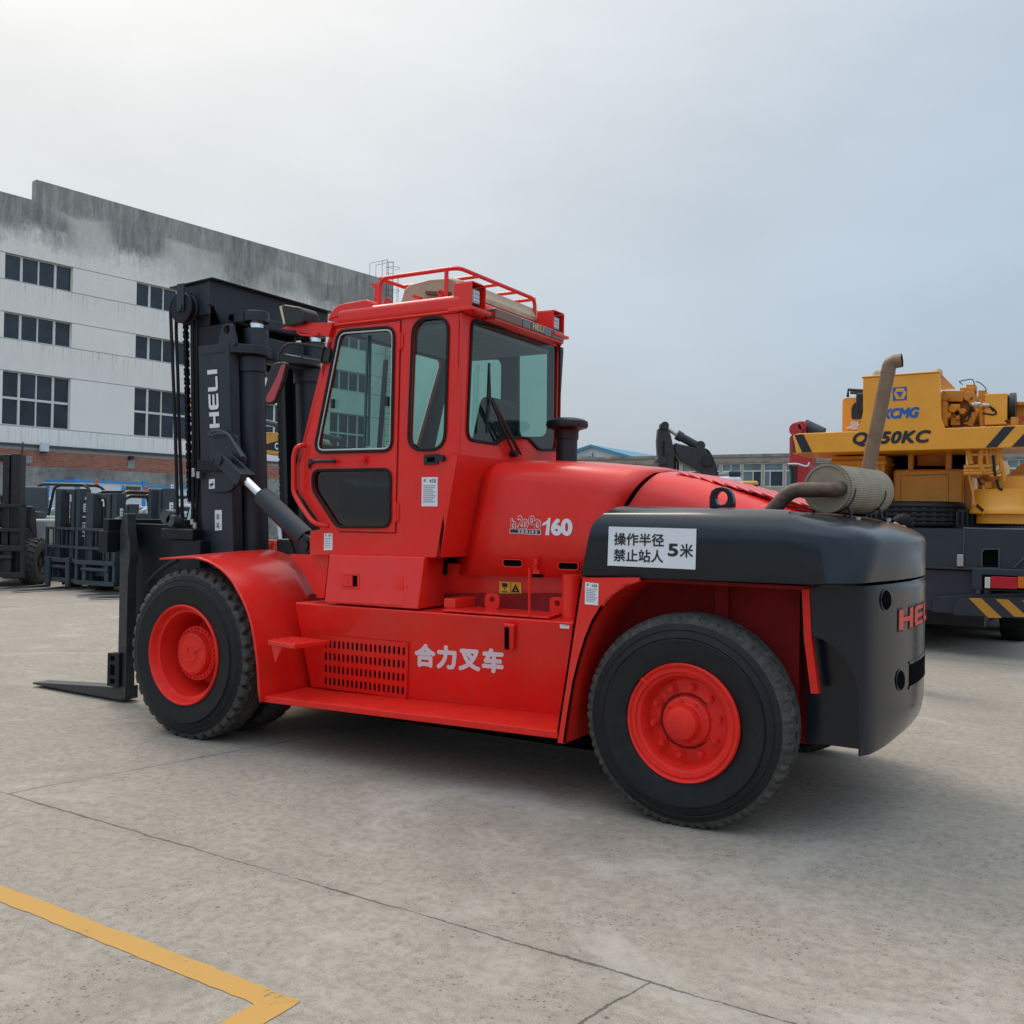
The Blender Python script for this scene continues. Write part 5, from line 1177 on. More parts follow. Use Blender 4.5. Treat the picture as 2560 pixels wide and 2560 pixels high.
# head of the inner mast: beam across with a wide top plate
zT = 3.285; xr_ = -.545; xf_ = -1.03
g = G(); yA, yB = MY - .02, MF + .36
def head(pts, vec): g.prism(pts, vec)
ar = 0.0
fl = [PY('B4', 185, 226, .70), PY('B4', 600, 128, .70)]
zf, zr2 = fl[0].z, fl[1].z; zT = (zf + zr2) / 2
g.hexa([V((fl[0].x, yA, zf - .012)), V((fl[1].x, yA, zr2 - .012)), V((fl[1].x, yB, zr2 - .012)), V((fl[0].x, yB, zf - .012)), V((fl[0].x, yA, zf)), V((fl[1].x, yA, zr2)), V((fl[1].x, yB, zr2)), V((fl[0].x, yB, zf))])
xb_ = fl[1].x
web = [(0, -.012), (0, -.20), (.10, -.21), (.19, -.27), (.25, -.335), (.34, -.35), (.38, -.31), (.41, -.245), (.46, -.235), (1.0, -.235)]
PW = [V((xb_ - .05, yA + .02 + u * (YC - yA - .02), zr2 + h)) for u, h in web]; PW2 = [V((p.x, yA + yB - p.y if p.y < YC - .02 else YC, p.z)) for p in PW[:-1]][::-1]
g.plate(PW + PW2, [], (-.025, 0, 0))
for y in (yA + .03, yA + .20, yB - .05, yB - .22): g.prism([V((fl[0].x + .06, y, zf - .012)), V((xb_ - .06, y, zr2 - .012)), V((xb_ - .06, y, zr2 - .27)), V((fl[0].x + .16, y, zf - .25)), V((fl[0].x + .06, y, zf - .08))], (0, .02, 0))
g.build('mast_head', 'mast2', im, bevel=.004)
g = G(); mbox(g, X1 - .10, X1 - .02, MY + .2, MF - .2, 2.98, 3.06)
for y in (MY + .235, MF - .12): g.cyl((X1 + .05 + mx(3.0), y, 2.985), (X1 + .05 + mx(3.0), y, 3.065), .10, 28); mbox(g, X1 - .1, X1 + .05, y - .09, y + .09, 2.985, 3.06)
g.build('rod_yoke', 'mast2', im, bevel=.006)
# sheave and hoses
sc0 = PY('B4', 300, 428, MY - .05)
R_ = .118
for y in (MY - .05, MF - .03):
    g = G(); g.lathe([(0, -.03), (R_ * .25, -.03), (R_ * .28, -.022), (R_ * .95, -.022), (R_, -.016), (R_ * .93, -.004), (R_ * .93, .03), (R_, .04), (R_ * .93, .05), (R_ * .93, .08), (R_, .09), (0, .09)], (sc0.x, y, sc0.z), (0, 1, 0), 40); g.build('sheave', 'mast', im)
for y in (MY - .085, MF + .06):
    g = G(); g.box(sc0.x - .035, sc0.x + .045, y, y + .012, sc0.z - .03, zf - .01); g.cyl((sc0.x + .005, y - .01, sc0.z), (sc0.x + .005, y + .03, sc0.z), .028, 14); g.build('sheave_bracket', 'mast2', im, bevel=.003)
def hose(pts, Y, name='hydraulic_hose', r=.013, par_=None): 
    g = G(); g.tube(smoothpath([PY(k, x, y, Y) for k, x, y in pts], .08, 6), r, 10); return g.build(name, 'rubber', par_ or im)
hose([('A1', 1345, 1015), ('A1', 1300, 1060), ('A1', 1287, 1130), ('A1', 1293, 1300), ('A1', 1310, 1700), ('A2', 1325, 300), ('A2', 1338, 800), ('A2', 1340, 1240)], MY - .045)
hose([('A1', 1370, 1020), ('A1', 1335, 1090), ('A1', 1328, 1250), ('A1', 1342, 1600), ('A2', 1352, 200), ('A2', 1375, 800), ('A2', 1382, 1240)], MY - .01)
hose([('A1', 1425, 1010), ('A1', 1448, 1060), ('A1', 1450, 1300), ('A1', 1456, 1900), ('A2', 1460, 400), ('A2', 1455, 900), ('A2', 1450, 1000), ('A2', 1505, 1150)], MY + .0, r=.014)
hose([('A1', 1435, 1005), ('A1', 1480, 1050), ('A1', 1483, 1250), ('A1', 1490, 1700), ('A2', 1500, 500), ('A2', 1475, 950)], MY + .02, r=.011)
g = G()
for x, y0, y1 in ((1345, 1068, 1100), (1380, 1068, 1100), (1343, 1196, 1250), (1382, 1196, 1245), (1452, 900, 940), (1472, 925, 970), (1462, 515, 580), (1500, 540, 590)): g.cyl(PY('A2', x, y0, MY - .03), PY('A2', x, y1, MY - .03), .017, 12)
g.build('hose_fitting', 'steel', im)
hose([('A2', 1340, 1205), ('A2', 1250, 1255), ('A2', 1160, 1330), ('A2', 1110, 1390)], MY - .25, r=.018)
# chains: alternating link plates
def chain(p, q, name='lift_chain'):
    g = G(); p, q = V(p), V(q); L = (q - p).length; n = int(L / .036); d = (q - p) / n
    for i in range(n):
        a = p + d * i; b_ = a + d * 1.25; off = .010 if i % 2 else .017
        for s_ in (-1, 1): 
            o = V((0, s_ * off, 0)); g.prism([a + o + V((-.017, 0, 0)), a + o + V((.017, 0, 0)), a + o + d * .5 + V((.011, 0, 0)), b_ + o + V((.017, 0, 0)), b_ + o + V((-.017, 0, 0)), a + o + d * .5 + V((-.011, 0, 0))], (0, .004, 0))
        g.cyl(a + V((0, -.024, 0)), a + V((0, .024, 0)), .007, 6)
    g.bar(p, q, .020, .016, (0, 1, 0))
    return g.build(name, 'mast', im, smooth=False)
for dy in (0, MF - MY): chain(PY('A1', 1400, 1230, MY + .02) + V((0, dy, 0)), PY('A2', 1432, 760, MY + .02) + V((0, dy, 0)))
chain(PY('A1', 1462, 1255, MY + .12), PY('A2', 1480, 560, MY + .12))
chain(PY('B4', 600, 340, MY + .12), PY('B4', 600, 760, MY + .12))
# tilt-cylinder bracket plate on the rail web, cylinder itself
g = G(); P = rpoly([PY('B5', x, y, MY - .03) for x, y in ((205, 440), (480, 408), (530, 430), (542, 560), (640, 700), (590, 890), (525, 920), (505, 1060), (440, 1110), (225, 1115))], .04); g.prism(P, (0, .03, 0)); tb = g.build('tilt_bracket', 'mast2', om, bevel=.006)
g = G(); q = [PY('B5', 60, 720, MY - .06), PY('B5', 350, 730, MY - .06), PY('B5', 350, 860, MY - .06), PY('B5', 60, 850, MY - .06)]; g.prism(q, (0, .05, 0)); g.build('clamp_block', 'mast', tb, bevel=.005)
g = G(); g.tube(smoothpath([PY('B5', x, y, MY - .05) for x, y in ((205, 435), (240, 380), (310, 365), (440, 405), (520, 540), (610, 690))], .05), .012, 8); g.tube(smoothpath([PY('B5', x, y, MY - .05) for x, y in ((230, 430), (300, 400), (450, 410))], .05), .010, 8); g.build('strap', 'cgrey2', tb)
def tiltcyl(y, dy):
    pv = PY('B5', 415, 735, .60); a = PY('B5', 690, 880, .57); b_ = PY('B5', 905, 1035, .55); e_ = PY('B5', 1480, 1590, .50)
    s_ = V((0, dy, 0)); pv, a, b_, e_ = [p + s_ for p in (pv, a, b_, e_)]
    d = (e_ - b_).normalized(); bb = pv + d * ((b_ - pv).dot(d))
    g = G(); g.cyl(bb, bb + d * (e_ - b_).length * .93, .070, 36); g.cyl(bb + d * -.012, bb + d * .0, .062, 36); t = g.build('tilt_cylinder', 'mast2', T, ang=40, bevel=.006)
    g = G(); g.cyl(pv + d * .26, bb + d * .02, .034, 24); g.build('piston_rod', 'chrome', t)
    g = G(); up = V((0, 0, 1))
    for s2 in (-1, 1): g.bar(pv + V((0, s2 * .055, 0)) - d * .05, pv + V((0, s2 * .05, 0)) + d * .22, .026, .10)
    g.bar(pv + d * .19, pv + d * .275, .13, .10); g.cyl(pv + V((0, -.085, 0)), pv + V((0, .085, 0)), .035, 18); g.cyl(pv + V((-.09, -.06, -.0)), pv + V((-.09, .0, 0)), .016, 10); g.build('rod_clevis', 'mast2', t, bevel=.005)
    g = G(); ee = bb + d * ((e_ - b_).length * .93 + .07); g.cyl(ee + V((0, -.07, 0)), ee + V((0, .07, 0)), .062, 24); g.cyl(ee + V((0, -.085, 0)), ee + V((0, -.07, 0)), .036, 16); g.bar(ee - d * .1, ee + d * .06, .10, .10); g.build('rear_pin', 'black', t)
tiltcyl(0, 0); tiltcyl(0, 2 * YC - 1.16)
hose([('B5', 1020, 1400), ('B5', 1100, 1450), ('B5', 1160, 1560), ('B5', 1200, 1720), ('B5', 1240, 1850)], .55, par_=om)
g = G(); p = PY('B5', 1050, 1410, .56); g.cyl(p, p + V((.07, 0, -.05)), .014, 12); g.build('hose_fitting', 'steel', om)
g = G(); mbox(g, -.10, .30, .95, 1.68, 1.10, 1.33); g.build('valve_block', 'black', T, bevel=.02)
# lettering up the rail, stickers
LY = MY - .002
a_, b2_ = PY('A3', 452, 1295, LY), PY('A3', 430, 855, LY); w_ = PY('A3', 380, 1298, LY)
heli(PY('A3', 452, 1295, LY), PY('A3', 432, 855, LY) - PY('A3', 452, 1295, LY), PY('A3', 378, 1300, LY) - PY('A3', 452, 1295, LY), 'white', om, thick=.002)
sticker('B5', [(205, 1075), (277, 1068), (275, 950), (205, 958)], MY - .032, tb, 0, False); sticker('B5', [(280, 1578), (362, 1570), (360, 1328), (276, 1330)], LY, om, 0, False)
g = G()
for q in (((212, 1015), (238, 1010), (245, 985), (252, 1012), (262, 1005), (258, 1030), (235, 1035), (232, 1055), (222, 1055), (222, 1032), (212, 1028)),): g.prism([PY('B5', x, y, MY - .034) for x, y in q], (0, -.0005, 0))
for cy_ in (1410, 1515):
    ring = [PY('B5', 315 + 26 * cos(t * pi / 12), cy_ + 36 * sin(t * pi / 12), LY - .0013) for t in range(24)]; g.plate(ring, [inset(ring, -.003, (0, 1, 0))], (0, -.0004, 0)); g.prism([PY('B5', x, y, LY - .0013) for x, y in ((308, cy_ - 25), (322, cy_ - 28), (318, cy_ + 5), (330, cy_ + 22), (300, cy_ + 22))], (0, -.0004, 0))
g.build('pictogram', 'ink', om)
# carriage and forks
XC = -1.50
yc0, yc1 = .50, 2 * YC - .50
car = G(); car.box(XC - .03, XC + .04, yc0, yc1, 1.335, 1.455); car.box(XC - .02, XC + .04, .80, 2 * YC - .80, .62, .80)
car.box(XC - .06, XC + .055, yc0 - .02, yc0 + .09, 1.19, 1.36)
car.box(XC - .06, XC + .055, yc1 - .09, yc1 + .02, 1.19, 1.36); car.box(XC - .01, XC + .03, yc0 + .09, yc1 - .09, 1.20, 1.335)
for y in (MY + .04, MF - .10): car.box(XC + .04, XC + .58, y, y + .06, .35, 1.42)
cr = car.build('carriage', 'mast', T, bevel=.006)
g = G(); a = PY('A2', 1185, 965, MY - .12); g.box(a.x + .04, a.x + .40, MY - .12, MY - .02, 1.31, 1.39); g.box(a.x + .14, a.x + .46, MY - .10, MY + .02, 1.08, 1.31); g.build('carriage_bracket', 'mast', cr, bevel=.01)
g = G(); p = PY('A2', 1245, 880, MY - .1); g.cyl(p, p + V((0, .10, 0)), .055, 24); g.cyl(p + V((.06, 0, -.03)), p + V((.06, .08, -.03)), .045, 24); g.build('carriage_roller', 'cgrey2', cr)
g = G(); p = PY('A2', 905, 900, yc0 + .1); g.bar(p + V((-.03, 0, 0)), p + V((.02, .0, .01)), .05, .02); g.build('fork_stop', 'steel', cr)
for fy0 in (.575, 2 * YC - .575 - .15):
    g = G(); w = .085
    x = -1.335
    sh_ = [(x + .00, 1.50), (x - .055, 1.50), (x - .09, 1.36), (x - .085, 1.20), (x - .08, 1.06), (x - .08, .12), (x - .07, .055), (x - .0, .025), (x + .02, .05), (x + .02, 1.02), (x + .035, 1.12), (x + .035, 1.25), (x + .005, 1.36)]
    g.prism([V((a, fy0, b)) for a, b in sh_], (0, w, 0))
    xt = -2.57
    w = .16
    g.hexa([V((xt, fy0 + .03, .022)), V((x - .03, fy0, .020)), V((x - .03, fy0 + w, .020)), V((xt, fy0 + w + .02, .022)), V((xt, fy0 + .03, .040)), V((x - .03, fy0, .125)), V((x - .03, fy0 + w, .125)), V((xt, fy0 + w + .02, .040))])
    fk = g.build('fork', 'fork', T, bevel=.006)
    g = G()
    yb0 = fy0 - .035
    g.plate([V((x - .16, yb0, .13)), V((x - .02, yb0, .13)), V((x - .02, yb0, .40)), V((x - .16, yb0, .39))], [[V((x - .125, yb0, a)), V((x - .07, yb0, a)), V((x - .07, yb0, b)), V((x - .125, yb0, b))] for a, b in ((.15, .19), (.215, .30), (.33, .37))], (0, .03, 0)); g.box(x - .16, x - .145, yb0, fy0 + .05, .13, .39); g.build('fork_bracket', 'mast', fk, bevel=.003)
# ================================================================== CONTAINER CABINS IN FRONT OF THE WALL
def cabin(s0, s1, d, ztop, label):
    c = thing('container_cabin', label, 'container cabin', fp((s0 + s1) / 2, 0, d), 'blue framed container cabins along the wall')
    g = G(); fbar(g, s0 + .1, s1 - .1, .15, ztop - .08, d - 2.3, d - .04); g.build('wall_panel', 'cabwhite', c, smooth=False)
    g = G()
    for z0, z1 in ((0.0, .16), (ztop - .09, ztop)):
        fbar(g, s0, s1, z0, z1, d - .10, d); fbar(g, s0, s1, z0, z1, d - 2.4, d - 2.3)
        for s in (s0, s1 - .10): fbar(g, s, s + .10, z0, z1, d - 2.3, d - .10)
    for s in (s0, s1 - .13):
        for dd in (d, d - 2.27): fbar(g, s, s + .13, .16, ztop - .09, dd - .13, dd)
        fbar(g, s - .02, s + .15, ztop - .16, ztop + .05, d - .16, d + .015)
    g.build('frame', 'cabblue', c, smooth=False)
    return c
q0, q1 = PN('B1', 842, 540, fp(0, 0, 6), BNr), PN('B1', 1602, 535, fp(0, 0, 6), BNr)
sA, sB = (q0 - BO).dot(BE), (q1 - BO).dot(BE); zc_ = (q0.z + q1.z) / 2
ca = cabin(sA, sB, 6.0, zc_, 'blue framed white container cabin with a printed sign, left of the pair')
cb_ = cabin(sB + .25, sB + .25 + (sB - sA), 5.2, zc_ - .08, 'blue framed white container cabin, right of the pair, behind the mast')
g = G(); a = PN('B1', 1345, 575, fp(0, 0, 6.02), BNr); b = PN('B1', 1368, 575, fp(0, 0, 6.02), BNr); sa, sb = (a - BO).dot(BE), (b - BO).dot(BE); fbar(g, sa, sb, .2, zc_ - .16, 5.97, 6.02); g.build('door_frame', 'cabblue', ca)
g = G(); a = PN('B1', 1372, 640, fp(0, 0, 6.0), BNr); sa = (a - BO).dot(BE); a2 = PN('B1', 1545, 640, fp(0, 0, 6.0), BNr); sb = (a2 - BO).dot(BE); fbar(g, sa, sb, a.z - .25, zc_ - .25, 5.97, 5.99); sg_ = g.build('sign', 'beige', ca)
g = G()
for i in range(7): s = sa + (sb - sa) * (i + .35) / 7.4; fbar(g, s, s + .10, a.z + .02, a.z + .16, 5.99, 5.995); 
g.build('sign_lettering', 'rust', sg_)
# ================================================================== PARKED FORKLIFTS (forks towards local -x)
def small_tyre(g, o, R, w, rin, n=36):
    o = V(o)
    g.lathe([(rin, -w / 2), (rin + .03, -w / 2 - .01), (R - .04, -w / 2), (R - .01, -w / 2 + .03), (R, -w / 2 + .05), (R, w / 2 - .05), (R - .01, w / 2 - .03), (R - .04, w / 2), (rin + .03, w / 2 + .01), (rin, w / 2)], o, (0, 1, 0), n)
    for k in range(22):
        for s in (-1, 1):
            t = 2 * pi * (k + (.5 if s > 0 else 0)) / 22; e_ = V((cos(t), 0, sin(t))); q = V((-sin(t), 0, cos(t)))
            p = o + e_ * R + V((0, s * w * .24, 0)); a = V((0, s * w * .22, 0)) + q * .02; b_ = q * .022; h = e_ * .014
            g.hexa([p - a - b_ - h, p + a - b_ - h, p + a + b_ - h, p - a + b_ - h, p - a - b_ + h, p + a - b_ + h, p + a + b_ + h, p - a + b_ + h])
def forklift(label, H=2.1, sc=1.0, body='fred', mastm='fmast', frame='fblack', backrest=True, forks=True, guard=True, cabbed=False, gh=None):
    gh = gh or H - .03
    t = thing('parked_forklift', label, 'forklift', (0, 0, 0), 'forklifts parked in a row before the wall')
    hw = .30
    g = G()
    for s in (-1, 1):
        y0, y1 = sorted((s * .41, s * .28)); g.box(-.24, -.02, y0, y1, .12, H)
    for z in (.35, 1.15, H - .05): g.box(-.06, -.01, -.39, .39, z - .06, z + .05)
    om_ = g.build('outer_mast', mastm, t, bevel=.006)
    g = G()
    for s in (-1, 1): y0, y1 = sorted((s * .27, s * .18)); g.box(-.27, -.08, y0, y1, .14, H - .015)
    g.box(-.16, -.08, -.26, .26, H - .1, H - .02); g.box(-.2, -.08, -.26, .26, .3, .4); g.build('inner_mast', mastm, t, bevel=.006)
    g = G()
    for s in (-1, 1): g.cyl((-.0, s * .20, .2), (.0, s * .20, H - .25), .045, 14)
    g.cyl((-.13, 0, .3), (-.13, 0, 1.1), .05, 14); g.build('lift_cylinder', mastm, t)
    g = G()
    for s in (-.1, .1): g.tube(smoothpath([(-.17, s, 1.0), (-.22, s, 1.25), (-.12, s * 1.5, 1.35), (-.05, s * 1.5, .9)], .1), .015, 6); g.tube([(-.17, s * .6, H - .15), (-.17, s * .6, .45)], .018, 6)
    g.build('hoses', 'rubber', t)
    if backrest:
        g = G(); xb = -.33
        g.box(xb - .05, xb + .03, -.53, .53, .52, .60); g.box(xb - .05, xb + .03, -.53, .53, .14, .22)
        for s in (-1, 1): y0, y1 = sorted((s * .53, s * .47)); g.box(xb - .03, xb + .02, y0, y1, .15, 1.2)
        g.box(xb - .03, xb + .02, -.53, .53, 1.15, 1.2); g.box(xb - .03, xb + .02, -.47, .47, .80, .85)
        for i in range(5): y = -.3 + i * .15; g.box(xb - .01, xb + .01, y - .012, y + .012, .85, 1.15)
        for s in (-1, 1): g.box(xb - .02, xb + .04, s * .3 - .05, s * .3 + .05, .2, .55)
        g.tube([(xb - .01, -.36, .43), (xb - .01, .36, .43)], .04, 10)
        g.build('carriage', mastm, t, bevel=.005)
    if forks:
        for s in (-1, 1):
            g = G(); y = s * .33; xb = -.38; g.prism([V((xb, y - .06, .62)), V((xb - .045, y - .06, .62)), V((xb - .05, y - .06, .075)), V((xb - 1.10, y - .06, .035)), V((xb - 1.10, y - .06, .025)), V((xb - .02, y - .06, .022)), V((xb, y - .06, .05))], (0, .12, 0)); g.build('fork', mastm, t, bevel=.004)
    # wheels
    for x, y, R, w in ((.22, -.46, .34, .24), (.22, .46, .34, .24), (1.75, -.44, .27, .18), (1.75, .44, .27, .18)):
        g = G(); small_tyre(g, (x, y, R), R, w, R * .55); wl_ = g.build('wheel', 'tread', t)
        g = G(); sg = 1 if y > 0 else -1; g.lathe([(R * .58, w * .42), (R * .5, w * .5), (R * .45, w * .3), (R * .2, w * .28), (R * .18, w * .42), (0, w * .42)], (x, y, R), (0, sg, 0), 24); g.build('rim', frame if body != 'fwhite' else 'fwhite', wl_)
    g = G()
    g.prism([V((.02, -.36, .30)), V((2.0, -.40, .28)), V((2.0, -.40, .55)), V((.55, -.40, .55)), V((.45, -.36, .85)), V((.02, -.36, .85))], (0, .76, 0)); g.build('chassis', frame, t, bevel=.02)
    g = G(); g.box(.85, 1.85, -.42, .42, .56, .98); g.build('body', body, t, bevel=.05, seg=3)
    g = G(); pr = [(1.68, .30), (2.28, .34), (2.36, .5), (2.34, .86), (2.18, 1.0), (1.86, 1.03), (1.80, .62), (1.95, .56), (1.68, .50)]; g.prism([V((a, -.52, b)) for a, b in pr], (0, 1.04, 0)); g.build('counterweight', body if body != 'fgrey' else 'fgrey', t, bevel=.07, seg=3)
    g = G(); g.prism([V((.30, -.38, .85)), V((.62, -.38, .55)), V((.62, -.38, .62)), V((.50, -.38, 1.15)), V((.38, -.38, 1.18))], (0, .76, 0)); g.build('dashboard', frame, t, bevel=.02)
    g = G(); g.box(.98, 1.42, -.24, .24, .98, 1.10); g.hexa([V((1.36, -.24, 1.05)), V((1.50, -.24, 1.05)), V((1.50, .24, 1.05)), V((1.36, .24, 1.05)), V((1.46, -.2, 1.50)), V((1.56, -.2, 1.50)), V((1.56, .2, 1.50)), V((1.46, .2, 1.50))]); g.build('seat', 'seat', t, bevel=.03)
    g = G(); c = V((.62, 0, 1.24)); u = V((0, 1, 0)); v = V((.5, 0, .86)).cross(u); g.tube([c + (u * cos(k * pi / 10) + v * sin(k * pi / 10)) * .16 for k in range(21)], .014, 6, cap=False); g.tube([c, (.45, 0, 1.0)], .02, 6); g.tube([c - u * .16, c + u * .16], .012, 6); g.build('steering_wheel', 'black', t)
    if guard:
        g = G(); zt_ = gh
        for s in (-1, 1):
            g.tube(smoothpath([(.42, s * .44, .85), (.66, s * .42, zt_ - .06), (.80, s * .42, zt_), (1.75, s * .42, zt_), (1.90, s * .42, zt_ - .10), (2.02, s * .44, .95)], .10), .035, 8)
        for i in range(8): x = .78 + i * .14; g.box(x - .015, x + .015, -.40, .40, zt_ - .01, zt_ + .02)
        gd = g.build('overhead_guard', 'fwhite' if cabbed else 'fblack', t)
        for s in (-1, 1): g = G(); g.cyl((.60, s * .46, 1.75), (.54, s * .46, 1.75), .06, 14); g.build('headlight', 'tailw', gd)
        g = G(); g.lathe([(.05, 0), (.05, .03), (.04, .04), (.04, .12), (0, .13)], (1.75, .3, zt_ + .02), (0, 0, 1), 14); g.build('beacon', 'tailor', gd)
    if cabbed:
        g = G(); g.quad((.66, -.41, gh - .07), (.66, .41, gh - .07), (.48, .43, 1.0), (.48, -.43, 1.0)); g.build('windscreen', 'glass', t, smooth=False)
        g = G(); g.box(.80, 1.80, -.44, .44, gh + .02, gh + .06); g.build('roof_sheet', 'fwhite', t, bevel=.02)
    return t
def place(t, p, ang, s=1.0): t.location = V((p.x, p.y, 0)); t.rotation_euler = (0, 0, ang); t.scale = (s, s, s)
def ang_of(d): return math.atan2(d.y, d.x) + pi         # local -x points along d
hd = (PZ('B1', 250, 1780, .03) - PZ('B1', 770, 1725, .03)); A1_ = ang_of(hd) - rad(22)
F1_ = forklift('dark green forklift with white letters up its mast and forks resting on the ground', H=1.95)
base1 = PZ('B1', 645, 1722, 0)
off = V((cos(A1_), sin(A1_), 0)) * .38
place(F1_, base1 + off, A1_)

def omast(t): return [c for c in t.children if c.name.startswith('outer_mast')][0]
def rail_marks(t, z0=1.02, letters=True, tags=((1.50, 1.66, .07), (1.74, 1.79, .04))):
    om_ = omast(t); loc = t.location.copy(); rot = t.rotation_euler.copy(); t.location = (0, 0, 0); t.rotation_euler = (0, 0, 0)
    if letters: heli((-.075, -.412, z0), (0, 0, .40), (-.10, 0, 0), 'white', om_)
    for a, b, w in tags:
        g = G(); g.prism([V((-.09, -.411, a)), V((-.09 - w, -.411, a)), V((-.09 - w, -.411, b)), V((-.09, -.411, b))], (0, -.001, 0)); s_ = g.build('sticker', 'white', om_, smooth=False)
        g = G(); z = a + .02
        while z < b - .03: g.prism([V((-.10, -.4125, z)), V((-.08 - w * .8, -.4125, z)), V((-.08 - w * .8, -.4125, z + .02)), V((-.10, -.4125, z + .02))], (0, -.0005, 0)); z += .045
        g.build('print', 'ink', s_, smooth=False)
    t.location = loc; t.rotation_euler = rot
rail_marks(F1_)
# second truck: mast only, carriage low, no forks
F2_ = forklift('dark green forklift with no forks on its carriage, just left of the big fork shank', H=1.86, forks=False)
b2 = PZ('B1', 1060, 1765, 0); A2_ = A1_ + rad(6); place(F2_, b2 + V((cos(A2_), sin(A2_), 0)) * .3, A2_); rail_marks(F2_, .95, False, ((1.40, 1.58, .07), (1.28, 1.32, .06)))
F3_ = forklift('dark green forklift with lowered forks just right of the big black fork shank', H=1.95, cabbed=True)
h3 = PZ('B1', 1575, 1845, .03); t3 = PZ('B1', 1060, 1875, .03); A3_ = ang_of(t3 - h3) - rad(10)
b3 = PZ('B1', 1660, 1800, 0); place(F3_, b3 + V((cos(A3_), sin(A3_), 0)) * .3, A3_); rail_marks(F3_, .9, False, ((1.52, 1.70, .07), (1.95, 2.02, .05)))
F0_ = forklift('tall black masted forklift at the left edge of the yard with a chunky front tyre', H=1.93, body='fgrey', mastm='fblack', forks=False, guard=False)
b0 = PZ('B1', -150, 1700, 0); A0_ = rad(-52) + pi; place(F0_, b0 + V((cos(A0_), sin(A0_), 0)) * .4, A0_, 1.36)
F5_ = forklift('grey forklift with a black overhead guard and a white number five, behind the front row', H=1.85, gh=2.12, body='fgrey', frame='fgrey', forks=False, backrest=False)
p5 = PD('B1', 190, 1500, 24.0); A5_ = math.atan2(CR.y, CR.x); place(F5_, p5, A5_, 1.02)
F6_ = forklift('white forklift with a white overhead guard behind the second dark green mast', H=1.8, body='fwhite', cabbed=True, forks=False, backrest=False)
p6 = PD('B1', 1500, 1600, 24.0); place(F6_, p6, A1_ - rad(30), .95)
F7_ = forklift('red bodied forklift with white roof standing between the two front masts', H=1.75, body='fred', cabbed=True, forks=False)
p7 = PD('B1', 1180, 1600, 23.6); place(F7_, p7, A1_ - rad(8), .93)
F8_ = forklift('white forklift far left whose pale roof shows beside the tall black mast', H=1.75, body='fwhite', cabbed=True, forks=False)
p8 = PD('B1', 330, 1560, 27.0); place(F8_, p8, A1_ - rad(15), .92)
F9_ = forklift('white forklift seen only between the hoses of the tall black mast', H=1.8, body='fwhite', cabbed=True, forks=False)
p9 = PD('B1', 2080, 1700, 21.5); place(F9_, p9, A1_ + rad(4), .92)
# number on the grey truck's dashboard
om5 = [c for c in F5_.children if c.name.startswith('dashboard')][0]; om5.data.materials[0] = M['fblack']
loc, rot, sc_ = F5_.location.copy(), F5_.rotation_euler.copy(), F5_.scale.copy(); F5_.location = (0, 0, 0); F5_.rotation_euler = (0, 0, 0); F5_.scale = (1, 1, 1)
text('lettering', '5', (.40, -.383, .88), (.10, 0, 0), (0, 0, .17), 'white', om5, heavy=.04)
F5_.location, F5_.rotation_euler, F5_.scale = loc, rot, sc_
# ================================================================== EXCAVATORS
def slabpoly(pts, th, dirv): return [(p, V(dirv) * th) for p in pts]
def digger(name, label, D, boom, arm, thick, m, extra=None):
    t = thing(name, label, 'excavator', V((0, 0, 0)))
    return t
CF2 = V((CF.x, CF.y, 0)).normalized()
CT = thing('yellow_excavator', 'yellow excavator whose boom with a black name panel shows between the mast columns', 'excavator', PD('C3', 300, 900, 26) * 1)
CT.location.z = 0
DB = 26.0
def dp(k, x, y, o=0.0): return PD(k, x, y, DB) + CF2 * o
g = G(); bo_ = [dp(*q) for q in (('A2', 1440, -40), ('A2', 1500, 40), ('C3', -500, 640), ('C3', 150, 730), ('C3', 520, 735), ('C3', 900, 800), ('C3', 1500, 1100), ('C3', 1420, 1190), ('C3', 900, 1120), ('C3', 440, 1100), ('C3', 160, 1055), ('C3', -500, 900), ('A2', 1475, 190), ('A2', 1420, 40))]
g.prism(bo_, CF2 * .5); bm_ = g.build('boom', 'catY', CT, bevel=.02)
g = G(); g.prism([dp('C3', x, y, -.004) for x, y in ((-450, 960), (160, 905), (300, 865), (440, 848), (900, 900), (900, 1060), (445, 1025), (160, 992), (-450, 985))], CF2 * -.004); nm = g.build('name_panel', 'ink', bm_, smooth=False)
o = dp('C3', 285, 985, -.012); text('lettering', 'CAT', o, dp('C3', 438, 1012, -.012) - o, dp('C3', 285, 880, -.012) - o, 'white', nm, heavy=.04)
g = G(); g.prism([dp('C3', x, y, -.016) for x, y in ((330, 992), (385, 1002), (362, 955))], CF2 * -.002); g.build('logo_triangle', 'yellowlab', nm, smooth=False)
g = G(); g.prism([dp('C3', x, y, -.01) for x, y in ((-450, 930), (160, 1035), (440, 1078), (440, 1098), (160, 1055), (-450, 950))], CF2 * -.003); g.build('boom_edge', 'brick', bm_)
g = G(); g.tube([dp('C3', -600, 330, -.1), dp('C3', 120, 570, -.1), dp('C3', 450, 650, -.1), dp('C3', 1300, 850, -.1)], .075, 12); g.build('boom_cylinder', 'cgrey2', bm_)
c0 = PD('C3', 1500, 1500, DB + 1); c0.z = 0
g = G()
for s in (0, 2.2): a = c0 + CF2 * s; R_v = V((CF2.y, -CF2.x, 0)); P = [a + R_v * u + V((0, 0, h)) for u, h in ((-2, .3), (-1.8, .05), (1.8, .05), (2, .3), (2, .6), (1.8, .85), (-1.8, .85), (-2, .6))]; g.prism(P, CF2 * .55)
g.build('tracks', 'dgrey', CT, bevel=.03)
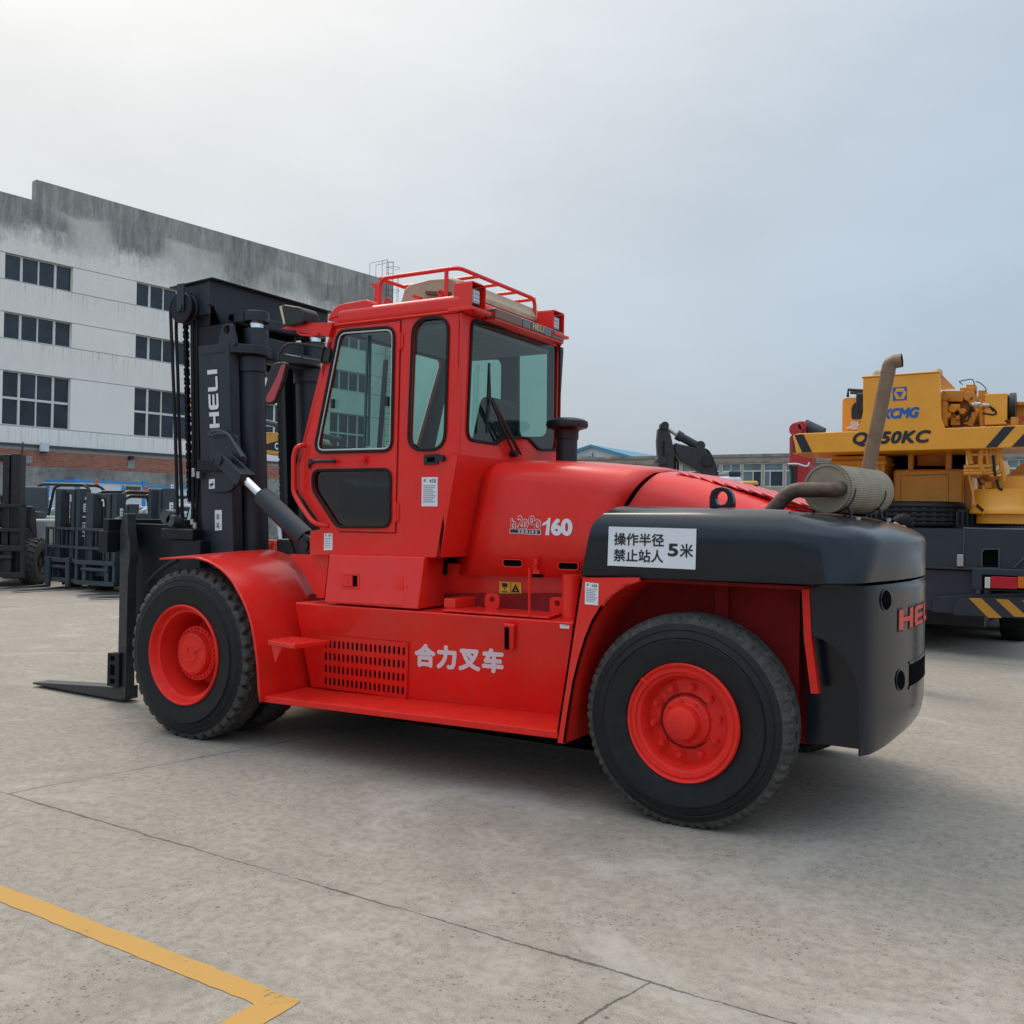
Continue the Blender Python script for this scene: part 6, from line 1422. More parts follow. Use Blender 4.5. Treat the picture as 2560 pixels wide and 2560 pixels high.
g = G(); a = c0 + CF2 * -.1; P = [a + V((CF2.y, -CF2.x, 0)) * u + V((0, 0, h)) for u, h in ((-1.4, 1.0), (2.1, 1.0), (2.2, 1.9), (1.2, 2.1), (-1.4, 2.1))]; g.prism(P, CF2 * 2.6); g.build('body', 'catY', CT, bevel=.08)
# black excavator arm behind the bonnet
BX = thing('black_excavator', 'excavator with a raised black boom and arm behind the red bonnet', 'excavator', (0, 0, 0)); DB = 24.0
q = PD('B2', 500, 760, DB); BX.location = (q.x, q.y, 0)
g = G(); g.prism([dp('B2', *p) for p in ((180, 270), (272, 270), (300, 340), (325, 450), (335, 560), (330, 720), (300, 1000), (215, 1000), (190, 640), (175, 520), (168, 400))], CF2 * .32); ar_ = g.build('arm', 'dgrey', BX, bevel=.03)
g = G(); g.prism([dp('B2', *p) for p in ((196, 275), (200, 232), (212, 224), (262, 222), (275, 240), (278, 290), (250, 300), (210, 300))], CF2 * .24); g.cyl(dp('B2', 238, 248, -.06), dp('B2', 238, 248, .3), .10, 16); g.build('arm_linkage', 'dgrey', ar_)
g = G(); g.cyl(dp('B2', 205, 582, -.08), dp('B2', 205, 582, .4), .11, 16); g.build('bucket_pin', 'dgrey', ar_)
g = G(); g.tube([dp('B2', 228, 400, -.03), dp('B2', 226, 620, -.03)], .02, 6); g.tube(smoothpath([dp('B2', 335, 540, .1), dp('B2', 372, 600, .1), dp('B2', 376, 760, .1)], .2), .03, 6); g.tube(smoothpath([dp('B2', 330, 520, .2), dp('B2', 350, 600, .2), dp('B2', 352, 760, .2)], .2), .03, 6); g.tube(smoothpath([dp('B2', 600, 465, .1), dp('B2', 660, 480, .1), dp('B2', 715, 570, .1), dp('B2', 748, 700, .1), dp('B2', 752, 800, .1)], .3), .03, 6); g.build('hoses', 'rubber', ar_)
g = G(); g.prism([dp('B2', *p) for p in ((335, 425), (350, 412), (380, 425), (560, 465), (630, 480), (680, 530), (715, 600), (745, 730), (770, 1000), (640, 1000), (610, 720), (560, 680), (390, 590), (345, 510))], CF2 * .42); b3_ = g.build('boom', 'dgrey', BX, bevel=.04)
g = G(); g.tube([dp('B2', x, y, .2) for x, y in ((345, 420), (440, 440), (540, 462), (620, 480))], .03, 6); g.tube([dp('B2', x, y, .2) for x, y in ((352, 428), (520, 468))], .02, 6); g.cyl(dp('B2', 645, 590, -.06), dp('B2', 645, 590, .5), .13, 16); g.cyl(dp('B2', 690, 600, -.04), dp('B2', 690, 600, .46), .08, 16); g.build('boom_pins', 'black', b3_)
g = G(); g.cyl(dp('B2', 238, 250, .12), dp('B2', 372, 338, .12), .05, 14); rd = g.build('piston_rod', 'steel', BX)
g = G(); g.cyl(dp('B2', 365, 332, .12), dp('B2', 585, 452, .12), .105, 16); g.cyl(dp('B2', 362, 330, .12), dp('B2', 412, 358, .12), .125, 16); g.cyl(dp('B2', 585, 440, .0), dp('B2', 585, 440, .26), .12, 14); g.build('arm_cylinder', 'dgrey', BX)
c0 = PD('B2', 900, 1300, DB + .6); c0.z = 0; Rv = V((CF2.y, -CF2.x, 0))
g = G()
for s in (-1.0, 1.4): P = [c0 + CF2 * s + Rv * u + V((0, 0, h)) for u, h in ((-1.9, .3), (-1.7, .05), (1.7, .05), (1.9, .3), (1.9, .6), (1.7, .85), (-1.7, .85), (-1.9, .6))]; g.prism(P, CF2 * .5)
g.build('tracks', 'dgrey', BX, bevel=.03)
g = G(); P = [c0 + CF2 * -.9 + Rv * u + V((0, 0, h)) for u, h in ((-1.6, .95), (1.6, .95), (1.7, 1.7), (-1.6, 1.8))]; g.prism(P, CF2 * 2.2); g.build('body', 'dgrey', BX, bevel=.06)
# ================================================================== LONG BEIGE BUILDING, SHED, FAR VEHICLES
YB = 64.0
BB = thing('workshop_building', 'long low beige building with a band of windows behind the excavator arm', 'building', (0, YB, 0))
zt = PY('B2', 900, 534, YB).z; zw1 = PY('B2', 1050, 610, YB).z; zwm = PY('B2', 1050, 686, YB).z; zw0 = PY('B2', 1050, 838, YB).z
xl = PY('B2', 970, 700, YB).x; pit = PY('B2', 1175, 700, YB).x - xl; xs0 = xl - 16 * pit; nW = 34
g = G(); x0, x1 = xs0 - 1, xs0 + nW * pit + 1
hs = [[V((xs0 + i * pit + .12, YB, zw0)), V((xs0 + (i + 1) * pit - .0, YB, zw0)), V((xs0 + (i + 1) * pit, YB, zw1)), V((xs0 + i * pit + .12, YB, zw1))] for i in range(nW)]
g.plate([V((x0, YB, 0)), V((x1, YB, 0)), V((x1, YB, zt)), V((x0, YB, zt))], hs, (0, .25, 0)); g.box(x0, x1, YB + .3, YB + 12, 0, zt - .6); g.build('wall', 'beam', BB, smooth=False)
g = G(); g.box(x0, x1, YB - .12, YB, zt - .14, zt + .06); g.box(x0, x1, YB - .06, YB, zw1 + .02, zw1 + .16); g.build('parapet_cap', 'oldconc', BB)
rw = random.Random(5)
for i in range(nW):
    a = xs0 + i * pit + .12; b = a + pit - .12; g = G(); y = YB + .08
    for x in (a, b - .07): g.box(x, x + .07, y, y + .06, zw0, zw1)
    g.box(a + .07, b - .07, y, y + .06, zwm - .04, zwm + .04); g.box(a + .07, b - .07, y, y + .06, zw0, zw0 + .05); g.box(a + .07, b - .07, y, y + .06, zw1 - .05, zw1)
    mid = a + (b - a) * (.33 if i % 2 else .55); g.box(mid - .03, mid + .03, y, y + .05, zw0 + .05, zwm - .04)
    if i % 3 == 0: g.box(mid + .2, mid + .24, y, y + .05, zwm + .04, zw1 - .05)
    wf = g.build('window', 'framewh', BB, smooth=False)
    g = G(); g.quad((a, y + .04, zw0), (b, y + .04, zw0), (b, y + .04, zw1), (a, y + .04, zw1)); g.build('pane', 'panel2', wf, smooth=False)
    g = G(); g.quad((mid, y + .033, zw0 + .05), (b - .07, y + .033, zw0 + .05), (b - .07, y + .033, zwm - .04), (mid, y + .033, zwm - .04)); g.build('open_sash', 'pane', wf, smooth=False)
YS = 95.0
SH = thing('gabled_shed', 'pale gabled shed with blue roof edging seen beyond the red bonnet', 'building', (0, YS, 0))
ap, ea, wl0 = PY('C1', 515, 350, YS), PY('C1', 1120, 522, YS), PY('C1', 300, 540, YS)
wd = ea.x - ap.x
g = G(); g.prism([V((ap.x - wd, YS, 0)), V((ea.x, YS, 0)), V((ea.x, YS, ea.z - .2)), V((ap.x, YS, ap.z - .2)), V((ap.x - wd, YS, ea.z - .2))], (0, 40, 0)); g.build('wall', 'shedwall', SH, smooth=False)
g = G()
for sx in (1, -1): g.hexa([V((ap.x, YS - .4, ap.z - .2)), V((ap.x + sx * (wd + .4), YS - .4, ea.z - .35)), V((ap.x + sx * (wd + .4), YS + 41, ea.z - .35)), V((ap.x, YS + 41, ap.z - .2)), V((ap.x, YS - .4, ap.z + .12)), V((ap.x + sx * (wd + .4), YS - .4, ea.z)), V((ap.x + sx * (wd + .4), YS + 41, ea.z)), V((ap.x, YS + 41, ap.z + .12))])
g.build('roof', 'shedblue', SH, smooth=False)
g = G(); a = PY('C1', 408, 450, YS - .1); g.box(a.x - .6, a.x + .6, YS - .5, YS - .02, 0, ap.z - 1.2); g.build('pier', 'render', SH); g = G(); g.tube([(ap.x + .2, YS - .2, 0), (ap.x + .2, YS - .2, ap.z - .8)], .06, 6); g.build('drain_pipe', 'cgrey2', SH)
# white truck cab and yellow machine in front of the beige building
VT = thing('white_truck', 'white truck partly hidden behind the red bonnet and louvres', 'truck', (0, 0, 0)); DB = 34.0
q = PD('B2', 870, 900, DB); VT.location = (q.x, q.y, 0)
def vbox(g, k, x0, x1, y0, y1, dpth, z0=None):
    a, b, c, d = dp(k, x0, y1), dp(k, x1, y1), dp(k, x1, y0), dp(k, x0, y0)
    if z0 is not None: a.z = b.z = z0
    g.prism([a, b, c, d], CF2 * dpth)
g = G(); vbox(g, 'B2', 740, 992, 738, 800, 2.2, .6); g.build('cab', 'fwhite', VT, bevel=.12)
g = G(); a = [dp('B2', x, y, .05) for x, y in ((862, 738), (985, 738), (978, 682), (866, 682))]; g.prism(a, CF2 * 1.9); g.build('windscreen', 'pane', VT, bevel=.06)
g = G()
for u in (760, 960): p = dp('B2', u, 900, .1); p.z = .45; g.cyl(p, p + CF2 * .3, .45, 24); p2 = p + CF2 * 1.7; g.cyl(p2, p2 + CF2 * .3, .45, 24)
g.build('wheel', 'tyre', VT)
YM = thing('yellow_loader', 'small yellow machine body just right of the white truck', 'loader', (0, 0, 0)); q = PD('B2', 1075, 900, 32); YM.location = (q.x, q.y, 0); DB = 32
g = G(); vbox(g, 'B2', 992, 1150, 780, 830, 1.6); g.build('body', 'catY', YM, bevel=.12, seg=3)
g = G(); vbox(g, 'B2', 1005, 1140, 826, 860, 1.4, .5); g.build('chassis', 'dgrey', YM)
g = G()
for u in (1020, 1125): p = dp('B2', u, 900, -.1); p.z = .42; g.cyl(p, p + CF2 * .35, .42, 24); p = p + CF2 * 1.3; g.cyl(p, p + CF2 * .35, .42, 24)
g.build('wheel', 'tyre', YM)
# ================================================================== YELLOW TRUCK CRANE ON THE RIGHT (its rear towards us)
KY = 8.0
TC = thing('truck_crane', 'yellow truck crane with striped counterweight beam and dark grey chassis parked on the right', 'crane', (3.2, KY, 0))
def c8(x, y, Y=KY): return PY('A8', x, y, Y)
def cpr(pts, Y=KY): return [c8(x, y, Y) for x, y in pts]
def c6(pts, Y=KY): return [PY('B6', x, y, Y) for x, y in pts]
bl_, br_ = c8(170, 630), c8(1640, 592); tl_, tr_ = c8(170, 520), c8(1640, 457)
zb0 = (bl_.z + br_.z) / 2; zb1 = (tl_.z + tr_.z) / 2
g = G(); g.prism([V((bl_.x, KY + .16, bl_.z)), V((bl_.x + .10, KY, bl_.z)), V((br_.x - .1, KY, br_.z)), V((br_.x, KY + .16, br_.z)), V((br_.x, KY + 1.0, br_.z)), V((bl_.x, KY + 1.0, bl_.z))], (0, 0, zb1 - zb0)); bmx = g.build('counterweight_beam', 'orange', TC, bevel=.012)
g = G()
def bz(x, y): p = c8(x, y, KY - .002); return p
for q in (((196, 522), (250, 519), (300, 622), (243, 625)), ((1402, 470), (1470, 467), (1362, 594), (1296, 596)), ((1560, 462), (1640, 459), (1520, 590), (1446, 592))):
    P = [bz(*p) for p in q]; [setattr(p, 'z', min(max(p.z, zb0 + .002), zb1 - .002)) for p in P]; g.prism(P, (0, -.002, 0)); g.build('hazard_stripe', 'ink', bmx, smooth=False); g = G()
g.prism([V((bl_.x + .07, KY + .045, zb0 + .004)), V((bl_.x - .002, KY + .16, zb0 + .004)), V((bl_.x - .002, KY + .16, zb1 - .05)), V((bl_.x + .0, KY + .14, zb1 - .07))], (-.003, -.003, 0))
g.build('hazard_stripe', 'ink', bmx, smooth=False)
o = c8(532, 592, KY - .003); text('lettering', 'QY50KC', o, c8(985, 580, KY - .003) - o, (c8(545, 508, KY - .003) - c8(545, 592, KY - .003)), 'ink', bmx, heavy=.05, shear=.25, space=1.08)
# winch housing plate on top with logo
zbx = zb1 - .02
P = [c8(592, 195), c8(1020, 165), c8(1032, 170), c8(1040, 425), c8(1052, 455), c8(1066, 478), c8(560, 500), c8(585, 440), c8(592, 400)]
for i in (5, 6): P[i].z = zbx
g = G(); g.prism(P, (0, .10, 0)); zl = (P[0].z + P[1].z) / 2; g.box(P[0].x, P[0].x + .08, KY + .10, KY + 1.2, zbx, zl - .01)
g.hexa([V((P[0].x - .02, KY - .01, P[0].z)), V((P[1].x + .02, KY - .01, P[1].z)), V((P[1].x + .02, KY + 1.6, P[1].z)), V((P[0].x - .02, KY + 1.6, P[0].z)), V((P[0].x - .02, KY - .01, P[0].z + .02)), V((P[1].x + .02, KY - .01, P[1].z + .02)), V((P[1].x + .02, KY + 1.6, P[1].z + .02)), V((P[0].x - .02, KY + 1.6, P[0].z + .02))])
hb = g.build('winch_housing', 'orange', TC, bevel=.01)
g = G()
for x in (672, 1025): p = c8(x, 172 if x > 900 else 182, KY + .3); g.lathe([(.05, -.04), (.05, .03), (.03, .06), (0, .065)], p, (0, 0, 1), 14)
g.build('vent_cap', 'beige', hb)
g = G(); g.prism(c6([(348, 492), (518, 484), (518, 320), (348, 332)], KY - .001), (0, -.003, 0)); lg = g.build('logo_plate', 'blue', hb, smooth=False)
g = G(); ox = c6([(362, 410), (392, 345), (474, 340), (512, 402), (478, 470), (392, 474)], KY - .005); ix = c6([(386, 386), (480, 380), (434, 462)], KY - .005)
g.plate(ox, [ix], (0, -.002, 0)); g.build('logo_hexagon', 'orange', lg, smooth=False)
o = c8(690, 435, KY - .002); text('lettering', 'XCMG', o, c8(918, 424, KY - .002) - o, c8(690, 372, KY - .002) - o, 'blue', hb, heavy=.06, shear=.22, space=.95)
# machinery to the right of the housing
g = G()
def mb(x0, x1, y0, y1, Y, d): a, b, c, e = c8(x0, y1, Y), c8(x1, y1, Y), c8(x1, y0, Y), c8(x0, y0, Y); g.prism([a, b, c, e], (0, d, 0))
mb(1046, 1170, 268, 330, KY + .35, .4); mb(1150, 1230, 250, 380, KY + .45, .4); mb(1046, 1075, 330, 470, KY + .2, .5); mb(1095, 1150, 345, 466, KY + .3, .5); mb(1160, 1260, 380, 466, KY + .5, .3)
mb(1030, 1300, 300, 470, KY + .95, .1); mb(1185, 1240, 232, 270, KY + .5, .2); mb(1255, 1300, 265, 330, KY + .5, .3)
for x, y in ((1060, 300), (1200, 300), (1230, 330), (1262, 350), (1120, 400), (1060, 420)): p = c8(x, y, KY + .3); g.cyl(p, p + V((0, .3, 0)), .06, 14)
for i in range(9): p = c8(1050 + i * 28, 355 + (i * 53) % 90, KY + .25); g.cyl(p, p + V((.02, .12, .0)), .025 + .012 * (i % 3), 10)
for i in range(4):
    a = c8(1120 + i * 8, 225 - i * 6, KY + .9)
g.build('winch_machinery', 'orangem', TC, bevel=.008)
g = G()
for pts in (((1210, 470), (1225, 430), (1250, 390), (1290, 350), (1300, 340)), ((1280, 470), (1270, 400), (1310, 380), (1365, 430), (1360, 470)), ((1310, 470), (1290, 420), (1262, 360))): g.tube(smoothpath(cpr(pts, KY + .22), .06), .028, 10)
mh_ = g.build('feed_pipes', 'orangem', TC)
g = G()
for pts in (((1215, 350), (1205, 390), (1175, 430), (1172, 450), (1195, 440), (1222, 370)), ((1300, 352), (1345, 372), (1362, 400), (1340, 408), (1280, 398)), ((1325, 360), (1340, 385), (1350, 380)), ((1410, 440), (1450, 460)), ((1145, 215), (1222, 200), (1232, 225), (1230, 240)), ((1145, 215), (1165, 235)), ((1240, 215), (1270, 225), (1300, 255), (1300, 275))): g.tube(smoothpath(cpr(pts, KY + .15), .04), .011 if pts[0][1] > 300 else .006, 6)
g.build('hoses', 'rubber', TC)
g = G(); 
for x, y in ((1217, 348), (1232, 342), (1280, 350)): p = c8(x, y, KY + .12); g.cyl(p, p + V((.07, 0, -.01)), .022, 10)
g.build('hose_fittings', 'steel', TC)
g = G(); a, b = c8(1290, 466, KY + .15), c8(1422, 280, KY + .15); g.box(a.x, b.x, KY + .15, KY + .75, a.z, b.z); g.build('oil_tank', 'orange', TC, bevel=.012)
g = G(); p = c8(1440, 362, KY + .35); g.lathe([(.10, 0), (.15, .01), (.165, .03), (.165, .09), (.0, .09)], p + V((-.03, 0, 0)), (1, 0, 0), 28); g.build('cooling_fan', 'black', TC)
g = G(); mb(1424, 1560, 345, 470, KY + .6, .3); mb(1460, 1640, 330, 352, KY + .5, .4); mb(1440, 1480, 420, 468, KY + .1, .2); g.build('pump_block', 'orangem', TC, bevel=.01)
g = G(); p = c8(1513, 432, KY + .1); g.lathe([(.03, 0), (.03, .03), (0, .03)], p, (0, -1, 0), 16); g.build('stop_lamp', 'tailred', TC)
# operator's cab behind, left
CB = KY + 1.0
g = G(); a, b = c8(472, 500, CB), c8(600, 305, CB); hole = rpoly([c8(x, y, CB) for x, y in ((525, 435), (588, 432), (588, 330), (545, 335), (525, 365))], .04)
g.plate(rpoly([V((a.x, CB, a.z - .6)), V((b.x + .3, CB, a.z - .6)), V((b.x + .3, CB, b.z)), V((a.x, CB, b.z))], .06), [hole], (0, .04, 0)); g.box(a.x, a.x + .04, CB + .04, CB + 1.4, a.z - .6, b.z - .05); g.box(a.x, b.x + .3, CB + .04, CB + 1.4, b.z - .05, b.z - .01); ob = g.build('operator_cab', 'orange', TC, smooth=False)
g = G(); g.prism([p + V((0, .02, 0)) for p in hole], (0, .004, 0)); g.build('window_pane', 'pane', ob); g = G(); g.tube(cpr([(505, 305), (508, 262), (592, 268)], CB), .02, 6); g.tube(cpr([(520, 280), (592, 283)], CB), .02, 6)
for i in range(6): g.tube([c8(515 + i * 14, 266, CB), c8(515 + i * 14, 266, CB) + V((0, .8, 0))], .01, 5)
g.build('roof_guard', 'black', ob)
g = G()
for i in range(5): p, q = c8(526 + i * 9, 492, CB - .05), c8(526 + i * 9, 445, CB - .05); g.tube([p, q], .012, 6)
g.tube(cpr([(500, 485), (575, 462)], CB - .05), .012, 6); g.build('grille', 'fwhite', ob)
g = G(); p, q = c8(582, 345, CB - .1), c8(578, 320, CB - .1); g.box(q.x - .05, q.x + .08, CB - .15, CB - .08, p.z - .12, q.z + .08); g.build('mirror', 'black', ob, bevel=.02)
# slewing platform under the beam
g = G(); a, b = c8(410, 735, KY + .5), c8(718, 640, KY + .5); g.box(a.x, b.x, KY + .5, KY + 2.2, 1.70, b.z); g.box(a.x - .02, b.x + .02, KY + .46, KY + 2.2, b.z - .12, b.z - .06); pf = g.build('engine_cowl', 'orange', TC, bevel=.015)
g = G(); P = rpoly([c8(x, y, KY + .488) for x, y in ((640, 840), (690, 840), (690, 695), (640, 695))], .02); g.plate(P, [inset(P, -.008, (0, 1, 0))], (0, .004, 0)); g.build('cowl_door', 'brick', pf)
a, b = c8(762, 960, KY + .72), c8(1172, 708, KY + .72)
g = G(); g.box(a.x, b.x, KY + .72, KY + 1.9, a.z, b.z - .02); mbx = g.build('platform_box', 'orange', TC, bevel=.035, seg=4)
g = G(); P = rpoly([c8(x, y, KY + .718) for x, y in ((808, 1000), (1085, 1000), (1085, 748), (808, 756))], .03); P = [V((p.x, p.y, max(p.z, a.z + .02))) for p in P]; g.plate(P, [inset(P, -.007, (0, 1, 0))], (0, -.003, 0)); g.build('panel_seam', 'brick', mbx, smooth=False)
g = G(); p = c8(845, 732, KY + .72); g.cyl(p, p + V((0, -.01, 0)), .012, 10); p = c8(820, 900, KY + .72); g.cyl(p, p + V((0, -.01, 0)), .008, 10); g.build('bolt', 'steel', mbx)
g = G(); a, b = c8(1150, 970, KY + .85), c8(1222, 700, KY + .85); g.box(a.x, b.x, KY + .85, KY + 1.8, a.z, b.z - .1); g.build('platform_box_side', 'orange', TC, bevel=.02)
for x0, x1 in ((850, 880), (1066, 1098)): g = G(); a, b = c8(x0, 720, KY + .75), c8(x1, 590, KY + .75); g.box(a.x, b.x, KY + .75, KY + .9, a.z - .02, b.z); g.build('beam_support', 'orange', TC, bevel=.006)

g = G(); a, b = c8(880, 712, KY + 1.1), c8(1180, 605, KY + 1.1); g.box(a.x - .3, b.x, KY + 1.1, KY + 1.2, a.z - .05, b.z + .1); g.box(c8(718, 900, KY + 1.1).x, c8(775, 900, KY + 1.1).x, KY + 1.1, KY + 1.3, 1.6, zb0 + .1); g.build('radiator', 'void', TC)  # near-black boxes paint the dark gap and depth behind the posts
g = G(); g.prism(c8(0, 0) and [c8(x, y, KY + .95) for x, y in ((905, 700), (1060, 700), (1075, 625), (900, 620))], (0, .2, 0)); g.build('frame_gusset', 'orangem', TC)
g = G()
for pts, r in ((((1172, 708), (1340, 700), (1368, 680), (1365, 600)), .026), (((1172, 745), (1370, 742), (1390, 720), (1378, 600)), .024), (((1172, 728), (1330, 728), (1352, 700), (1345, 600)), .022), (((1195, 600), (1215, 690)), .03), (((1275, 600), (1265, 690), (1290, 740)), .03), (((1300, 600), (1315, 690)), .024), (((1330, 610), (1340, 700)), .02), (((1200, 745), (1225, 860), (1232, 930), (1270, 955), (1285, 980)), .014), (((1250, 770), (1290, 835)), .012), (((1385, 700), (1400, 740), (1402, 790)), .022)): g.tube(smoothpath(cpr(pts, KY + .1), .05), r, 10)
g.build('hydraulic_pipes', 'orangem', TC)
g = G(); mb(1250, 1340, 760, 860, KY + .45, .4); mb(1200, 1320, 640, 760, KY + .9, .2); mb(1290, 1330, 790, 830, KY + .2, .2)
for i in range(10): p = c8(1240 + (i * 37) % 130, 765 + (i * 29) % 95, KY + .3); g.cyl(p, p + V((.03, .15, .02)), .02 + .01 * (i % 2), 8)
g.build('valve_bank', 'orangem', TC, bevel=.006)
g = G()
for pts in (((1255, 770), (1262, 800), (1280, 810)), ((1360, 780), (1372, 830), (1395, 840)), ((1340, 640), (1352, 760)), ((1245, 925), (1285, 960))): g.tube(smoothpath(cpr(pts, KY + .06), .03), .016, 8)
g.build('hoses', 'rubber', TC)
# slewing motor: flanged drum
sm = c8(1385, 900, KY + .35); zz = lambda y: c8(1385, y, KY + .35).z
g = G(); g.lathe([(.0, zz(835)), (.29, zz(835)), (.295, zz(838)), (.295, zz(920)), (.33, zz(945)), (.345, zz(962)), (.345, zz(978)), (.27, zz(980)), (.27, zz(1034)), (0, zz(1034))], (sm.x, sm.y + .1, 0), (0, 0, 1), 40); g.lathe([(.25, zz(760)), (.25, zz(835))], (sm.x + .03, sm.y + .2, 0), (0, 0, 1), 32)
g.build('slewing_motor', 'orange', TC, bevel=.004)
g = G(); a, b = c8(1445, 925, KY + .3), c8(1640, 770, KY + .3); g.box(a.x, b.x, KY + .3, KY + .5, a.z, c8(1445, 880, KY + .3).z + .05); g.box(a.x + .05, b.x, KY + .6, KY + .7, c8(1445, 880, KY + .3).z, b.z); g.box(a.x - .06, b.x, KY + .45, KY + .9, b.z + .0, b.z + .05); g.build('platform_frame', 'orange', TC, bevel=.01)
g = G(); g.prism([c8(x, y, KY + .5) for x, y in ((1420, 760), (1500, 690), (1640, 680), (1640, 760))], (0, .3, 0)); g.build('boom_foot', 'orangem', TC)
# slew ring with teeth
g = G(); rc_ = V((3.2, KY + 1.6, 0)); z0, z1 = 1.50, 1.72; R_ = 1.42
g.lathe([(R_ - .1, z0), (R_, z0), (R_, z1), (R_ - .1, z1)], rc_, (0, 0, 1), 96)
for k in range(150): t = 2 * pi * k / 150; e_ = V((cos(t), sin(t), 0)); q = V((-sin(t), cos(t), 0)) * .014; p = rc_ + e_ * R_; g.hexa([p - q + V((0, 0, z0 + .03)), p + q + V((0, 0, z0 + .03)), p + q * .5 + e_ * .04 + V((0, 0, z0 + .03)), p - q * .5 + e_ * .04 + V((0, 0, z0 + .03)), p - q + V((0, 0, z1 - .03)), p + q + V((0, 0, z1 - .03)), p + q * .5 + e_ * .04 + V((0, 0, z1 - .03)), p - q * .5 + e_ * .04 + V((0, 0, z1 - .03))])
g.build('slew_ring', 'cgrey', TC, smooth=False)
# boom lying forwards over the cab
g = G(); g.box(3.0, 3.7, KY + 1.2, KY + 11, 2.15, 2.85); g.build('boom', 'orange', TC, bevel=.03)
# chassis
g = G(); xL, xR = 1.7, 4.72; zc1 = 1.475
a = c8(1100, 1290); zl1 = c8(1240, 1295).z; zbt = .49
hole = [c8(x, y) for x, y in ((1275, 1298), (1375, 1298), (1375, 1178), (1288, 1180), (1275, 1198))]
for p in hole[:2]: p.z = zl1 + .03
g.plate([V((xL, KY, zl1)), V((xR, KY, zl1)), V((xR, KY, zc1)), V((xL, KY, zc1))], [hole], (0, .05, 0)); g.box(xL, xL + .05, KY + .05, KY + 10, zl1, zc1); g.box(xR - .05, xR, KY + .05, KY + 10, zl1, zc1); g.box(xL, xR, KY + .02, KY + 10, zc1, zc1 + .012)
g.box(xL + .05, xR - .05, KY + .5, KY + 9.8, zl1 - .2, zc1 - .05); g.box(2.3, 4.1, KY + .7, KY + 9.5, .28, zl1 - .1)  # low underbody box added to darken the ground beneath
g.box(xL + .0, xR, KY - .03, KY + .06, zl1 - .012, zl1 + .016)
ch_ = g.build('chassis', 'cgrey', TC, bevel=.006)
g = G(); P = [c8(x, y, KY - .003) for x, y in ((1277, 1298), (1373, 1298), (1373, 1180), (1288, 1181), (1277, 1199))]; P[0].z = P[1].z = zl1 + .02; g.plate(inset(P, .012, (0, 1, 0)), [inset(P, -.004, (0, 1, 0))], (0, -.01, 0)); g.build('opening_frame', 'cgrey2', ch_); g = G(); p = c8(1170, 1040, KY - .001); g.box(p.x, p.x + .012, KY - .012, KY, zl1 + .02, zc1); g.build('frame_trim', 'cgrey2', ch_); g = G(); g.tube([c8(1460, 1288, KY - .02), c8(1518, 1230, KY - .02)], .010, 6); g.build('stay_rod', 'cgrey2', ch_)
g = G(); p = c8(1148, 1245, KY - .04); g.box(p.x - .03, p.x + .04, KY - .06, KY, p.z - .07, p.z + .07); g.build('socket', 'steel', ch_, bevel=.01)
# lower outrigger box with rounded end, bumper with stripes, lamp box
g = G(); P = rpoly([c8(x, y, KY + .0) for x, y in ((870, 1292), (1260, 1292), (1260, 1560), (870, 1535))], .02); g.box(xL, c8(1240, 1400).x, KY + .02, KY + .6, c8(1000, 1535).z, zl1 - .02)
og = g.build('outrigger_box', 'cgrey', TC, bevel=.01)
g = G(); P = rpoly([c8(x, y, KY - .04) for x, y in ((990, 1542), (1215, 1556), (1640, 1582), (1640, 1420), (1250, 1438), (1020, 1452), (992, 1480))], [.0, 0, 0, 0, 0, .06, .06]); g.prism(P, (0, .06, 0))
P = rpoly([c8(x, y, KY - .09) for x, y in ((1112, 1560), (1640, 1584), (1640, 1455), (1250, 1458), (1150, 1464), (1114, 1500))], [0, 0, 0, 0, .06, .05]); g.prism(P, (0, .05, 0)); bp_ = g.build('bumper', 'cgrey', TC, bevel=.008)
for q in (((1200, 1460), (1272, 1462), (1392, 1575), (1312, 1574)), ((1354, 1466), (1428, 1470), (1540, 1570), (1462, 1568)), ((1505, 1474), (1580, 1476), (1690, 1570), (1620, 1568))): g = G(); g.prism([c8(x, y, KY - .091) for x, y in q], (0, -.002, 0)); g.build('hazard_stripe', 'stripe', bp_, smooth=False)
g = G(); a, b = c8(1216, 1412, KY - .12), c8(1640, 1302, KY - .12); g.box(a.x, b.x, KY - .12, KY + .3, a.z, b.z); lb = g.build('lamp_housing', 'cgrey', TC, bevel=.012)
g = G(); a, b = c8(1276, 1408, KY - .125), c8(1640, 1340, KY - .125); g.box(a.x, b.x, KY - .126, KY - .122, a.z, b.z); g.build('lamp_recess', 'void', lb)
for x0, x1, m in ((1292, 1326, 'tailw'), (1327, 1480, 'tailred'), (1481, 1600, 'tailor')):
    g = G(); a, b = c8(x0, 1403, KY - .15), c8(x1, 1342, KY - .15); g.box(a.x, b.x - .003, KY - .15, KY - .127, a.z, b.z)
    if m == 'tailw':
        for i in range(7): z = a.z + (b.z - a.z) * (i + .5) / 7; g.box(a.x, b.x - .003, KY - .156, KY - .15, z - .004, z + .004)
    g.build('tail_light', m, lb, bevel=.004)
